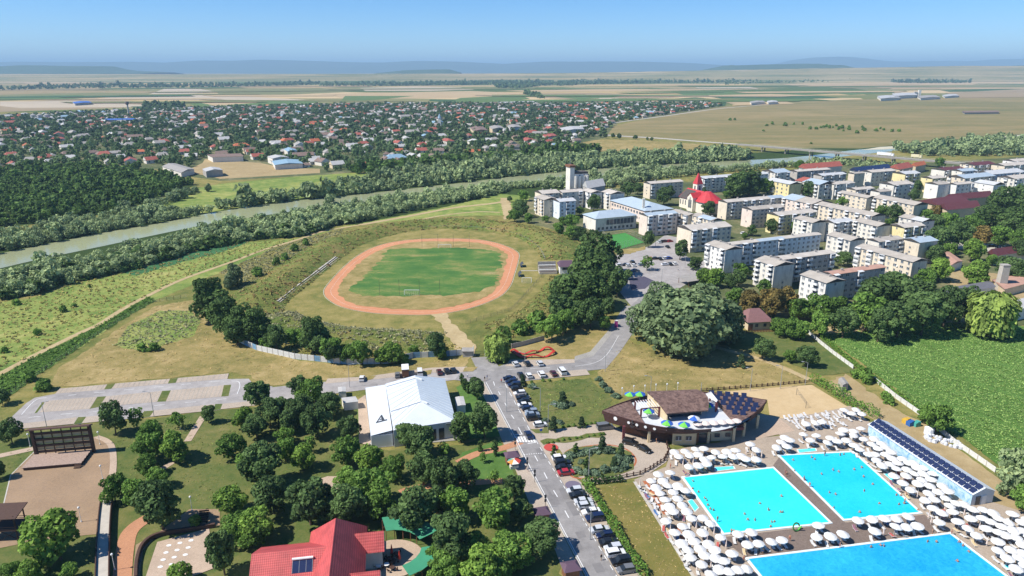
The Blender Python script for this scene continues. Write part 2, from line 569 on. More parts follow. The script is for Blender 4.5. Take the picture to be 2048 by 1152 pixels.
FC = {'tan': crop('stubble_field','#b09a76'),'pale': crop('pale_fallow_field','#b2a48e'),'green': crop('green_crop_field','#5b7040'),'dark': crop('dark_green_crop_field','#415c38'),
      'olive': crop('olive_grass_field','#75764c'),'brown': crop('brown_field','#958468')}
WORDS = {'tan': 'tan stubble','pale': 'pale fallow','green': 'green crop','dark': 'dark green crop','olive': 'olive grass','brown': 'brown ploughed'}
fields = [
    # beyond the village, left
    ('brown',[(-60,208),(0,205),(190,196),(300,205),(280,214),(60,222),(-60,226)]),('pale',[(0,203),(150,202),(290,210),(280,214),(40,216),(0,212)]),
    ('pale',[(195,197),(270,190),(380,190),(470,192),(620,200),(560,201),(330,200),(220,199)]),('pale',[(300,188),(330,177),(400,178),(430,183),(360,189)]),
    ('olive',[(0,190),(200,185),(300,188),(190,196),(0,202)]),('green',[(40,192),(160,190),(180,193),(50,197)]),
    ('green',[(380,208),(500,201),(640,203),(600,211),(400,216)]),('tan',[(390,203),(470,201),(520,205),(430,212)]),
    ('olive',[(430,182),(640,176),(700,184),(560,190),(440,190)]),('dark',[(260,213),(370,211),(370,216),(280,217)]),
    # centre
    ('pale',[(720,176),(830,173),(920,175),(950,179),(860,182),(730,182)]),('tan',[(640,188),(940,182),(1060,187),(900,196),(700,198)]),
    ('green',[(690,192),(830,192),(760,199),(680,204)]),('green',[(920,196),(1040,190),(1060,198),(960,207),(900,203)]),('dark',[(860,199),(915,200),(900,205),(858,202)]),
    ('tan',[(1010,181),(1380,176),(1560,178),(1380,181),(1060,184)]),('brown',[(1060,187),(1200,186),(1360,195),(1180,200),(1080,196)]),
    ('dark',[(1230,203),(1290,200),(1290,212),(1210,215)]),('tan',[(1290,201),(1320,200),(1290,210),(1280,208)]),('dark',[(1320,199),(1390,195),(1455,200),(1450,212),(1300,214)]),
    ('green',[(1110,194),(1180,190),(1240,194),(1160,199)]),('pale',[(1200,196),(1240,196),(1200,207),(1180,206)]),('tan',[(940,165),(1330,158),(1350,162),(1000,170)]),
    ('green',[(1350,186),(1560,182),(1700,186),(1560,192),(1380,192)]),('tan',[(1400,191),(1540,188),(1640,191),(1480,195)]),('dark',[(1420,194),(1640,192),(1680,196),(1480,202)]),
    ('green',[(1650,184),(1770,181),(1790,186),(1700,190)]),('pale',[(1390,175),(1500,174),(1520,178),(1400,179)]),('olive',[(1700,176),(2048,170),(2048,178),(1740,182)]),
    ('tan',[(1560,168),(1900,163),(2048,165),(2048,169),(1600,173)]),('dark',[(1880,181),(2048,176),(2048,181),(1900,184)]),('brown',[(1890,186),(2048,178),(2100,178),(2100,194),(1920,196)]),
    ('tan',[(1450,204),(1560,200),(1590,208),(1470,211)]),
    # toward the hills
    ('pale',[(700,158),(1060,150),(1110,154),(760,164)]),('tan',[(1050,152),(1130,147),(1180,151),(1110,155)]),('tan',[(1480,156),(1760,151),(2048,153),(2048,156),(1520,160)]),
    ('tan',[(1640,147),(1840,142),(2048,144),(2048,148),(1660,151)]),('green',[(1700,149),(1900,147),(1900,150),(1720,152)]),('pale',[(300,152),(460,148),(520,151),(350,156)]),
    ('tan',[(0,160),(260,158),(380,163),(60,168)]),('green',[(420,162),(640,158),(660,164),(450,168)]),('pale',[(0,150),(150,147),(170,150),(20,154)]),
]
rf = random.Random(12)
for i in range(70):         # narrow strips, thinner with distance
    v0 = 148 + 58 * rf.random() ** 1.3
    if 186 < v0: u0 = rf.choice([rf.uniform(-80,500),rf.uniform(900,1400)])
    else: u0 = rf.uniform(-150,2000)
    d0,w0,sl = rf.uniform(0.7,2.6) * (v0 - 138) / 40,rf.uniform(120,420),rf.uniform(-0.012,0.006)
    fields.append((rf.choice(['olive'] * 6 + ['green'] * 5 + ['tan'] * 4 + ['brown'] * 3 + ['pale','dark']),[(u0,v0),(u0 + w0,v0 + sl * w0),(u0 + w0 + rf.uniform(-30,60),v0 + d0 + sl * w0),(u0 + rf.uniform(-40,30),v0 + d0)]))
cnt = {}
for i,(k,pts) in enumerate(fields):
    cnt[k] = cnt.get(k,0) + 1
    sheet('field',pts,0,FC[k],f'{WORDS[k]} field beyond the village, {ordinal(cnt[k])} of its colour','field',z=0.06 + 0.02 * i)
sheet('pasture',[(1215,270),(1228,252),(1300,236),(1455,212),(1700,199),(1920,195),(2200,188),(2200,262),(2048,268),(1900,280),(1720,297),(1600,296),(1500,287),(1400,280),(1260,277)],0,M['pasture'],
      'wide olive-tan pasture across the river, right of the village','pasture',z=0.05)
sheet('meadow',[(1090,304),(1130,292),(1190,280),(1260,279),(1390,288),(1480,298),(1390,306),(1230,310)],0,M['dry'],'small dry meadow beside the country road','meadow',z=0.05)
sheet('meadow',[(230,428),(300,404),(372,380),(440,368),(640,348),(720,346),(790,352),(740,378),(560,402),(434,422),(320,444),(240,445)],0,M['green_meadow'],'green meadow between the woods and the river','meadow',z=0.03)
sheet('village_ground',[(-260,355),(0,348),(330,338),(372,352),(440,362),(640,350),(850,334),(1110,304),(1222,272),(1236,246),(1460,212),(1400,204),(1200,206),(700,207),(300,217),(0,232),(-260,245)],0,M['village_ground'],
      'yards and lanes of the low village across the river','ground',z=0.04)
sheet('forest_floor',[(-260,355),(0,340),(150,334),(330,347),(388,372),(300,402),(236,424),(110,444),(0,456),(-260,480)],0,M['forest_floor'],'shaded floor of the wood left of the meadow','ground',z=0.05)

north_bank = [(-200,545),(-90,523),(0,507),(52,497),(200,467),(323,446),(434,424),(560,405),(700,391),(850,374),(930,365),(1027,353),(1128,343),(1230,335),(1330,329),(1417,324),(1556,317),(1640,309),(1720,299),(1800,294),(1900,285),(2048,271),(2250,258)]
south_bank = [(-200,578),(-90,556),(0,537),(69,521),(208,492),(340,464),(417,449),(521,432),(700,408),(850,391),(930,381),(1027,369),(1128,358),(1230,350),(1330,344),(1452,337),(1605,325),(1680,314),(1760,305),(1850,297),(1950,289),(2048,281),(2250,266)]
nb = smooth([G(*p) for p in north_bank],4); sb = smooth([G(*p) for p in south_bank],4)
sheet('river',nb + sb[::-1],0,M['river'],'silty green river winding past the town','river',z=0.10)
sheet('gravel_bar',[(1838,291),(1900,283),(1980,275),(2060,268),(2200,258),(2200,262),(2060,273),(1950,281),(1880,289)],0,M['gravel'],'pale gravel bar along the far river bank','gravel bar',z=0.14)
sheet('gravel_bar',[(1722,300),(1760,294),(1840,290),(1835,294),(1770,299)],0,M['gravel'],'pale gravel spit beyond the bridge','gravel bar',z=0.14)
sheet('reed_bed',[(250,545),(365,512),(430,490),(486,479),(500,484),(450,503),(380,520),(270,552)],0,M['reeds'],'blue-green reed bed below the riverside thicket','reeds',z=0.05)

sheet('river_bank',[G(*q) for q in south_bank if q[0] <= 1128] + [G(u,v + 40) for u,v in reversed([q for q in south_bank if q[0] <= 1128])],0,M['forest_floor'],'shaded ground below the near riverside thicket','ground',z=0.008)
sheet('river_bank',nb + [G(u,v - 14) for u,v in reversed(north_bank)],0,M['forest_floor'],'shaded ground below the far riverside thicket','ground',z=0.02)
# hills and mountains
M['hill'] = crop('hazy_hill','#5d6a45')
M['wooded_hill'] = crop('wooded_hill','#46583e')
M['mountain'] = crop('mountain','#4a5748')


def ridge(name,prof,dist,depth,m,label,seed):
    """A range of hills whose skyline passes the given survey points at a distance."""
    r = np.random.default_rng(seed)
    us = np.array([p[0] for p in prof],float); vs = np.array([p[1] for p in prof],float)
    u = np.linspace(us[0],us[-1],140)
    v = np.interp(u,us,vs)
    t = np.linspace(0,1,9)
    X = (u - 1024) / FOCAL * dist / CS
    H = np.maximum(CAM_H + (138 - v) / FOCAL * dist / CS,0)
    rough = np.convolve(r.normal(0,1,180),np.ones(5) / 5,'same')[:140]
    verts = []
    for j,tt in enumerate(t):
        up = math.sin(min(tt / 0.72,1) * math.pi / 2) ** 1.5 if tt <= 0.72 else math.cos((tt - 0.72) / 0.28 * math.pi / 2)
        y = dist + (tt - 0.72) * depth
        wob = r.normal(0,1,140); wob = np.convolve(wob,np.ones(7) / 7,'same')
        hh = H * up + (0 if j in (0,8) else 1) * wob * np.minimum(H,260) * 0.05 * (1 if j != 6 else 0.2) + rough * H * 0.012
        for i in range(140):
            verts.append((X[i] * (1 + 0.0 * tt),y + wob[i] * depth * 0.05,max(hh[i],-1) if 0 < j < 8 else -1))
    q = []
    for j in range(8):
        for i in range(139):
            a = j * 140 + i
            q.append((a,a + 1,a + 141,a + 140))
    o = place(name,np_mesh(name,verts,q,m,smooth=True))
    return tag(o,label,'hills',None,'structure')


ridge('mountains',[(-200,138),(-60,130),(60,128),(140,125),(230,126),(330,125),(400,127),(470,123),(520,124),(570,121.5),(640,123),(700,125),(790,127),(850,124),(930,125),(1010,129),(1080,125),(1150,125),(1250,124.5),(1330,127),(1400,131),(1480,138)],22000,6000,M['mountain'],'long blue mountain range on the horizon, left and centre',3)
ridge('mountains',[(1380,140),(1440,131),(1500,129),(1540,122),(1575,117.5),(1610,116),(1650,119),(1690,124),(1740,125),(1800,123.5),(1850,125),(1900,121),(1950,120),(2000,117),(2050,116),(2120,118),(2260,126),(2400,138)],26000,6000,M['mountain'],'faint pale mountain range on the horizon at the right',4)
ridge('wooded_hills',[(-200,138),(-60,131),(40,130),(100,134),(150,131),(210,132.5),(290,133),(305,137),(330,141),(400,144)],10500,3000,M['wooded_hill'],'dark wooded ridge below the mountains at the far left',5)
ridge('hills',[(780,145),(830,140),(880,138.5),(910,138.5),(930,144)],10000,1600,M['wooded_hill'],'low wooded knoll left of the middle of the horizon',6)
ridge('hills',[(-500,147),(0,146),(300,147),(600,147),(780,146.5),(930,146),(1130,145),(1300,142),(1500,138),(1700,135),(1850,132),(2048,132.5),(2500,138)],8000,3000,M['far_fields'],'gentle field-covered rise all along the horizon',8)
ridge('wooded_hills',[(1340,146),(1380,138),(1410,132),(1500,129.5),(1560,128.5),(1620,131),(1650,138)],10200,1500,M['wooded_hill'],'dark wooded hill rising out of fields right of centre',9)
ridge('wooded_hills',[(1900,139),(1940,132),(2048,128),(2150,127),(2300,131)],10200,1500,M['wooded_hill'],'dark wooded ridge at the right edge of the horizon',10)

# haze: even pale air round everything
mb = MB(); mb.hexa([(-62000,-900,-2),(62000,-900,-2),(62000,62000,-2),(-62000,62000,-2)],[(-62000,-900,545),(62000,-900,545),(62000,62000,545),(-62000,62000,545)])
hz,nt,N,L,b = new_mat('haze_air')
N.remove(b)
pv = N.new('ShaderNodeVolumePrincipled')
pv.inputs['Color'].default_value = (0.50,0.77,1.0,1)
pv.inputs['Density'].default_value = 7.6e-5
pv.inputs['Anisotropy'].default_value = 0.0
L.new(pv.outputs[0],N['Material Output'].inputs['Volume'])
tag(mb.obj('haze',hz),'thin bluish summer haze over the plain','haze',None,'stuff')
# ------------------------------------------------------------------ vegetation
M['bark'] = plain('bark',rgb('#5d4d3d'),0.95,0.25,4.0)
def leaf(name,r,g,b,k=1.0):
    """Leaf colours from a middle tone: darker leaves to paler young ones."""
    k *= 1.72
    r *= 1.12
    return foliage(name,(r * 0.45 * k,g * 0.47 * k,b * 0.5 * k,1),(r * k,g * k,b * k,1),(r * 1.9 * k,g * 1.75 * k,b * 1.7 * k,1))


FOL = {
    'linden': leaf('linden_leaves',0.052,0.098,0.032),
    'acacia': leaf('acacia_leaves',0.075,0.150,0.030),
    'bright': leaf('bright_leaves',0.082,0.155,0.028),
    'poplar': leaf('poplar_leaves',0.046,0.088,0.026),
    'silver': leaf('silver_poplar_leaves',0.095,0.150,0.070,0.9),
    'willow': leaf('riverside_willow_leaves',0.130,0.190,0.090,1.0),
    'weeping': leaf('weeping_willow_leaves',0.118,0.185,0.042),
    'spruce': leaf('conifer_needles',0.036,0.068,0.030),
    'juniper': leaf('juniper_needles',0.075,0.125,0.075),
    'thuja': leaf('thuja_scales',0.038,0.078,0.022),
    'russet': leaf('russet_leaves',0.100,0.088,0.028),
    'village': leaf('village_tree_leaves',0.050,0.088,0.036,1.15),
    'forest': leaf('forest_leaves',0.058,0.112,0.028,1.05),
    'crop': leaf('crop_leaves',0.125,0.215,0.062,0.95),
    'weed': leaf('weed_leaves',0.240,0.240,0.085,0.75),
    'rust': leaf('rusty_weed_leaves',0.270,0.190,0.090,0.75),
    'greyweed': leaf('grey_weed_leaves',0.240,0.270,0.150,0.75),
    'hedge': leaf('hedge_leaves',0.060,0.130,0.022),
}


def leaf_quads(pos,nrm,size,r,stretch=1.0,up=None):
    n = len(pos)
    nrm = nrm / (np.linalg.norm(nrm,axis=1,keepdims=True) + 1e-9)
    ref = r.normal(0,1,(n,3)) if up is None else np.tile(np.array(up,float),(n,1)) + r.normal(0,0.15,(n,3))
    t = np.cross(nrm,ref); t /= (np.linalg.norm(t,axis=1,keepdims=True) + 1e-9)
    b = np.cross(nrm,t)
    s = (size * r.uniform(0.55,1.25,n))[:,None]
    a = t * s * r.uniform(0.6,1.0,n)[:,None]
    c = b * s * stretch
    v = np.stack([pos - a - c * 0.6,pos + a * 0.7 - c,pos + a + c * 0.7,pos - a * 0.6 + c],1).reshape(-1,3)
    q = np.arange(n * 4).reshape(-1,4)
    return v,q


def lobe_cloud(lobes,n,size,seed,droop=0.25,jit=0.55,inner=0.72):
    """Leaf clumps spread over many overlapping lobes."""
    r = np.random.default_rng(seed)
    C = np.array([l[:3] for l in lobes],float); Rd = np.array([l[3] for l in lobes],float)
    sq = np.array([l[4] if len(l) > 4 else 0.85 for l in lobes],float)
    lt = r.uniform(0,1,len(lobes))
    w = Rd ** 2 / (Rd ** 2).sum()
    k = r.choice(len(lobes),int(n * 1.9),p=w)
    d = r.normal(0,1,(len(k),3)); d /= np.linalg.norm(d,axis=1,keepdims=True)
    keep = d[:,2] > r.uniform(-1.2,0.3,len(k)) - 0.2
    k,d = k[keep],d[keep]
    rad = Rd[k] * (0.72 + 0.34 * r.uniform(0,1,len(k)) ** 0.6)
    p = C[k] + d * rad[:,None] * np.stack([np.ones(len(k)),np.ones(len(k)),sq[k]],1)
    dist = np.linalg.norm((p[:,None,:] - C[None]) / np.stack([np.ones(len(Rd)),np.ones(len(Rd)),sq],1)[None],axis=2) / Rd[None]
    dist[np.arange(len(k)),k] = 9
    ok = dist.min(1) > inner
    p,d,k = p[ok][:n],d[ok][:n],k[ok][:n]
    v,q = leaf_quads(p,d + r.normal(0,jit,d.shape) + np.array([0,0,droop]),size,r)
    t = np.clip(0.5 * lt[k] + 0.5 * r.uniform(0,1,len(k)),0,1)
    return v,q,np.repeat(t,4)


def round_lobes(seed,Rx,h0,h1,n,rl,shape='round'):
    r = np.random.default_rng(seed)
    out = []
    for i in range(n):
        tt = (i + 0.5) / n
        z = h0 + (h1 - h0) * tt
        if shape == 'round': rr = Rx * math.sqrt(max(0.05,1 - (2 * tt - 0.9) ** 2 / 1.25))
        elif shape == 'cone': rr = Rx * (1.02 - tt)
        elif shape == 'dome': rr = Rx * math.sqrt(max(0.05,1 - tt ** 2))
        else: rr = Rx * (0.75 + 0.3 * math.sin(math.pi * tt))
        a = i * 2.399 + r.uniform(-0.5,0.5)
        q = rr * r.uniform(0.3,0.95)
        out.append((q * math.cos(a),q * math.sin(a),z,rl * r.uniform(0.6,1.4),r.uniform(0.65,0.98)))
    out.append((0,0,(h0 + h1) / 2,Rx * 0.6,0.9))
    return out


def trunk_mesh(h,r0,spread,n,seed):
    r = np.random.default_rng(seed)
    mb = MB()
    mb.bar((0,0,-0.1),(0.1,0.05,h * 0.45),r0,6,0,r0 * 0.7)
    for i in range(n):
        a = 6.283 * i / n + r.uniform(-0.4,0.4)
        mb.bar((0.1,0.05,h * (0.34 + 0.02 * i)),(math.cos(a) * spread,math.sin(a) * spread,h * r.uniform(0.6,0.85)),r0 * 0.5,4,0,r0 * 0.16)
    mb.bar((0.1,0.05,h * 0.44),(-0.1,0.1,h * 0.82),r0 * 0.65,5,0,r0 * 0.2)
    return mb.mesh('trunk',M['bark'])


PROTO = {}
# unit trees: 1 m wide crown reference is 2*Rx; real sizes in metres, scaled when placed


def proto(kind,fol,variants,Rx,h0,h1,nl,rl,leaves,size,shape,trunk_r=0.22,droop=0.25,jit=0.55):
    PROTO[kind] = []
    for i in range(variants):
        sd_ = hash_seed(kind) + i
        v,q,t = lobe_cloud(round_lobes(sd_,Rx,h0,h1,nl,rl,shape),leaves,size,sd_ + 50,droop,jit)
        PROTO[kind].append((np_mesh(kind + '_crown',v,q,FOL[fol],t),trunk_mesh(h1,trunk_r,Rx * 0.55,4,sd_),2 * Rx * 1.12,h1 + rl * 0.7))


def hash_seed(s):
    return sum(ord(ch) * (i + 3) for i,ch in enumerate(s)) % 9973


proto('linden','linden',6,3.4,2.4,7.6,24,1.25,3400,0.26,'round',jit=0.65)
proto('acacia','acacia',6,3.6,2.0,6.6,19,1.2,2700,0.26,'round',jit=0.8)
proto('bright','bright',2,3.4,2.0,6.6,24,1.25,2300,0.30,'round',jit=0.65)
proto('sparse','acacia',2,2.4,1.8,5.0,11,0.8,520,0.26,'round',0.12,jit=0.8)
proto('poplar','poplar',3,3.2,2.0,11.5,30,1.5,2600,0.36,'oval',0.3)
proto('silver','silver',3,4.6,1.6,8.0,34,1.6,3400,0.32,'round',0.35,jit=0.6)
proto('grove','poplar',3,5.0,2.0,12.0,40,1.9,3600,0.40,'round',0.4)
proto('spruce','spruce',2,1.5,0.4,4.8,16,0.6,1100,0.20,'cone',0.12,droop=0.0)
proto('thuja','thuja',2,0.55,0.3,4.0,10,0.42,700,0.16,'oval',0.08,droop=0.0)
proto('russet','russet',2,3.6,1.8,6.4,22,1.2,2000,0.30,'round')
proto('shrub','acacia',3,1.5,0.3,2.2,10,0.75,620,0.24,'dome',0.06)
proto('juniper','juniper',3,1.7,0.2,1.0,12,0.55,620,0.20,'dome',0.05)
proto('willow','willow',3,2.6,1.0,5.8,16,1.1,1100,0.34,'round',0.16)

# weeping willow: hanging curtains
PROTO['weeping'] = []
for i in range(2):
    r = np.random.default_rng(400 + i)
    n = 4200
    a = r.uniform(0,6.283,n); rad = 3.9 * np.sqrt(r.uniform(0.05,1,n))
    strand = np.round(a / 6.283 * 34) / 34 * 6.283 + r.normal(0,0.05,n)
    top = 6.6 + 1.6 * np.sqrt(np.maximum(0,1 - (rad / 4.1) ** 2)) + 0.5 * np.sin(strand * 5 + rad)
    low = np.where(rad > 2.4,0.7 + 1.6 * r.uniform(0,1,n),4.5)
    z = top - (top - low) * r.uniform(0,1,n) ** 1.3
    p = np.stack([np.cos(strand) * rad,np.sin(strand) * rad,z],1)
    nm = np.stack([np.cos(strand),np.sin(strand),0.35 + 0.9 * (z > top - 0.8)],1) + r.normal(0,0.35,(n,3))
    v,q = leaf_quads(p,nm,0.26,r,1.9,up=(0,0,1))
    # strands hang: long side upright
    PROTO['weeping'].append((np_mesh('weeping_crown',v,q,FOL['weeping'],np.repeat(0.5 * r.uniform(0,1,n) + 0.5 * (np.sin(strand * 7) * 0.5 + 0.5),4)),trunk_mesh(7.5,0.3,2.0,4,71),8.2,8.4))

DESC = {'linden': 'dark round linden','acacia': 'loose green acacia','bright': 'bright yellow-green tree','sparse': 'thin young tree','poplar': 'tall dark poplar','silver': 'large silvery poplar','grove': 'huge dark tree','spruce': 'pointed dark conifer','thuja': 'narrow columnar thuja','russet': 'russet brown tree',
        'shrub': 'low green shrub','juniper': 'spreading blue-green juniper','willow': 'grey-green willow','weeping': 'weeping willow'}
TREE_NAME = {'linden': 'linden_tree','acacia': 'acacia_tree','bright': 'bushy_tree','sparse': 'young_tree','poplar': 'poplar_tree','silver': 'silver_poplar','grove': 'spreading_tree','spruce': 'conifer_tree','thuja': 'thuja_tree',
             'russet': 'russet_tree','shrub': 'shrub','juniper': 'juniper_shrub','willow': 'willow_tree','weeping': 'weeping_willow'}
tree_spots = []


def trees(where,group,spots):
    """spots: (u, v, width, kind[, height factor]); u, v is the middle of the crown in the photograph, width its width there."""
    items = []
    for s in spots:
        u,v,w,kind = s[:4]
        hf = s[4] if len(s) > 4 else 1.0
        pr = PROTO[kind]
        W0,H0 = pr[0][2],pr[0][3]
        z = 4.0
        for _ in range(4):
            p = G(u,v,z)
            sc = w * metres_per_px(p) / W0
            z = min(H0 * sc * hf * 0.55,40)
        items.append((p,sc,hf,kind))
    items.sort(key=lambda t: t[0].x / max(t[0].y,1))
    count = {}
    for p,sc,hf,kind in items:
        count[kind] = count.get(kind,0) + 1
        pr = PROTO[kind]
        cr,tr,W0,H0 = pr[random.randrange(len(pr))]
        root = empty(TREE_NAME[kind],(p.x,p.y,0),random.uniform(0,6.28),(sc * random.uniform(0.86,1.14),sc * random.uniform(0.86,1.14),sc * hf * random.uniform(0.92,1.12)))
        root.rotation_euler.x,root.rotation_euler.y = random.gauss(0,0.05),random.gauss(0,0.05)
        place('crown',cr,root)
        place('trunk',tr,root)
        n = sum(1 for t in items if t[3] == kind)
        which = where if n == 1 else f'{ordinal(count[kind])} from the left {where}'
        tag(root,f'{DESC[kind]}, {which}','shrub' if kind in ('shrub','juniper') else 'tree',group)
        tree_spots.append((p.x,p.y,W0 * sc / 2))


def in_poly(x,y,P):
    c = np.zeros(len(x),bool)
    n = len(P)
    for i in range(n):
        x1,y1,x2,y2 = P[i].x,P[i].y,P[i - 1].x,P[i - 1].y
        k = ((y1 > y) != (y2 > y)) & (x < (x2 - x1) * (y - y1) / (y2 - y1 + 1e-12) + x1)
        c ^= k
    return c


def scatter(P,spacing,seed,limit=100000):
    """Jittered points inside a map polygon."""
    r = np.random.default_rng(seed)
    xs = [p.x for p in P]; ys = [p.y for p in P]
    gx,gy = np.meshgrid(np.arange(min(xs),max(xs),spacing),np.arange(min(ys),max(ys),spacing))
    x = gx.ravel() + r.uniform(-0.55,0.55,gx.size) * spacing
    y = gy.ravel() + r.uniform(-0.55,0.55,gy.size) * spacing
    k = in_poly(x,y,P)
    return x[k][:limit],y[k][:limit]


def stamp(name,protos,x,y,sc,scz,m,label,cat,seed,tint_spread=0.45,z0=None,parent=None):
    """Many plants nobody could count, joined into one object."""
    r = np.random.default_rng(seed)
    V,Q,T = [],[],[]
    off = 0
    which = r.integers(0,len(protos),len(x))
    ang = r.uniform(0,6.283,len(x))
    tt = r.uniform(-0.5,0.5,len(x)) * tint_spread
    for k,(pv,pq,pt) in enumerate(protos):
        idx = np.nonzero(which == k)[0]
        if len(idx) == 0: continue
        ca,sa = np.cos(ang[idx]) * sc[idx],np.sin(ang[idx]) * sc[idx]
        X = pv[None,:,0] * ca[:,None] - pv[None,:,1] * sa[:,None] + x[idx][:,None]
        Y = pv[None,:,0] * sa[:,None] + pv[None,:,1] * ca[:,None] + y[idx][:,None]
        Z = pv[None,:,2] * scz[idx][:,None] + (np.zeros_like(X) if z0 is None else z0[idx][:,None])
        V.append(np.stack([X,Y,Z],2).reshape(-1,3))
        Q.append((pq[None] + (np.arange(len(idx)) * len(pv))[:,None,None] + off).reshape(-1,4))
        T.append(np.clip(pt[None] + tt[idx][:,None],0,1).ravel())
        off += len(idx) * len(pv)
    o = place(name,np_mesh(name,np.concatenate(V),np.concatenate(Q),m,np.concatenate(T)))
    return tag(o,label,cat,None,'stuff')


def small_tree(seed,leaves,size,Rx=2.6,h0=1.0,h1=5.5,nl=9,rl=1.25,shape='round'):
    return lobe_cloud(round_lobes(seed,Rx,h0,h1,nl,rl,shape),leaves,size,seed + 9,0.3,0.5,0.6)


LOW = [small_tree(900 + i,78,0.9) for i in range(6)]
MID = [small_tree(920 + i,200,0.54,nl=12) for i in range(6)]
TINY = [small_tree(960 + i,34,1.3,nl=6) for i in range(6)]
FAR = [small_tree(980 + i,14,2.0,nl=4) for i in range(5)]
BUSH = [small_tree(940 + i,90,0.5,1.4,0.2,1.9,6,0.8,'dome') for i in range(4)]


def thicket(name,pts,spacing,protos,s0,s1,fol,label,seed,hz=1.0,gap=0.07):
    P = [p if isinstance(p,Vector) else G(*p) for p in pts]
    x,y = scatter(P,spacing,seed)
    r = np.random.default_rng(seed + 1)
    if gap:
        k = r.uniform(0,1,len(x)) > gap
        x,y = x[k],y[k]
    s = r.uniform(s0,s1,len(x)) * (0.8 + 0.4 * (np.sin(x * 0.07 + seed) * np.sin(y * 0.09 + x * 0.03) * 0.5 + 0.5)) * np.where(r.uniform(0,1,len(x)) < 0.1,1.45,1.0)
    return stamp(name,protos,x,y,s,s * r.uniform(0.8,1.25,len(x)) * hz,FOL[fol],label,'thicket',seed + 2)


# the wood at the left, riverside thickets
thicket('wood',[(-200,352),(0,341),(150,334),(330,348),(385,371),(300,401),(236,423),(110,443),(0,455),(-200,478)],5.6,LOW,0.75,1.15,'forest','dense dark green wood left of the riverside meadow',11,0.95)
south_edge = [(1064,376),(1027,379),(972,395),(888,409),(767,435),(680,451),(597,474),(500,482),(430,488),(365,510),(347,519),(243,545),(167,561),(52,594),(0,602),(-150,640)]
def behind(pts,h=6.5):
    """Where trees of height h must stand so that their tops just meet the line of survey points."""
    return [G(*p,h * float(np.interp(p[0],[0,400,620,1130],[1,0.85,0.3,0.25]))) for p in pts]


sbank = behind([p for p in south_bank if p[0] <= 1128])
thicket('riverside_willows',[p for p in sbank] + south_edge,4.2,MID,0.6,1.05,'willow','grey-green willow thicket along the near river bank',21)
thicket('riverside_bushes',[(0,575),(167,540),(347,500),(480,470),(600,462),(680,440),(767,425),(680,451),(597,474),(500,482),(365,510),(347,519),(243,545),(167,561),(52,594),(0,602)],3.6,BUSH,1.0,1.9,'poplar','dark bushes on the meadow side of the willow thicket',22)
nbk = [p for p in north_bank if p[0] <= 434]
thicket('riverside_willows',nbk + [(420,425),(330,425),(280,430),(200,438),(110,452),(0,470),(-150,500)],4.4,MID,0.6,1.1,'willow','pale willow thicket on the far bank below the wood',23)
thicket('riverside_willows',[(240,440),(300,412),(372,385),(400,382),(370,398),(300,425)],5.0,MID,0.7,1.1,'willow','strip of pale willows between wood and meadow',24)
nbk2 = [p for p in north_bank if 434 <= p[0] <= 1420] + [(1500,320)]
thicket('riverside_willows',nbk2 + [(1490,305),(1390,308),(1230,311),(1100,316),(930,330),(800,345),(740,358),(640,382),(540,396),(440,414)],6.0,LOW,0.75,1.4,'willow','long willow thicket on the far bank below the village',25)
thicket('riverside_trees',[(700,345),(760,332),(880,325),(1100,308),(1200,300),(1200,309),(930,332),(800,345),(720,352)],6.5,LOW,0.9,1.5,'forest','darker green trees between village and willows',26)
sb2 = [G(*p,7.0 * float(np.interp(p[0],[1128,1230,1400,1440,1610],[0.25,0.0,0.0,0.3,0.35]))) for p in south_bank if 1128 <= p[0] <= 1610]
thicket('riverside_willows',sb2 + [(1600,333),(1520,340),(1450,346),(1330,357),(1280,366),(1230,375),(1150,380),(1080,378)],5.6,MID,0.7,1.3,'willow','willow thicket behind the tower and the church',27)
thicket('riverside_willows',[(1790,298),(1850,293),(1950,285),(2048,280),(2200,268),(2200,302),(2048,310),(1930,314),(1850,312),(1800,306)],8.0,LOW,0.9,1.7,'willow','wide willow thicket right of the bridge',28)
thicket('riverside_bushes',[(1640,318),(1720,322),(1840,332),(1780,336),(1640,330),(1600,326)],7.0,BUSH,0.8,1.6,'willow','bushes below the road bridge',29)

# tree lines on the plain
for i,(pts,lab) in enumerate([
        ([(0,176),(160,171),(420,170),(640,165),(640,170),(420,176),(160,177),(0,181)],'far belt of trees across the plain at the left'),
        ([(640,168),(830,166),(1000,163),(1150,164),(1150,172),(1000,170),(830,172),(640,173)],'far belt of trees and roofs across the middle of the plain'),
        ([(990,165),(1060,166),(1100,170),(1040,178),(990,176)],'dark clump of trees beside the far belt'),
        ([(1150,162),(1340,160),(1430,158),(1520,163),(1430,166),(1300,167),(1150,170)],'far belt of trees right of the middle'),
        ([(1780,163),(1830,157),(1900,156),(1945,160),(1940,166),(1850,167),(1790,166)],'dark copse on the plain above the white factory'),
        ([(285,213),(370,211),(370,216),(290,218)],'row of trees beyond the village at the left'),
        ([(1048,190),(1050,186),(1080,193),(1090,198),(1080,198)],'short row of trees on a field boundary'),
        ([(1450,166),(1700,160),(1700,163),(1450,170)],'thin far tree line among the tan fields')]):
    thicket('tree_belt',pts,[34,30,22,34,26,18,14,60][i],FAR,1.3,2.8,'village',lab,60 + i,0.9,0.38)

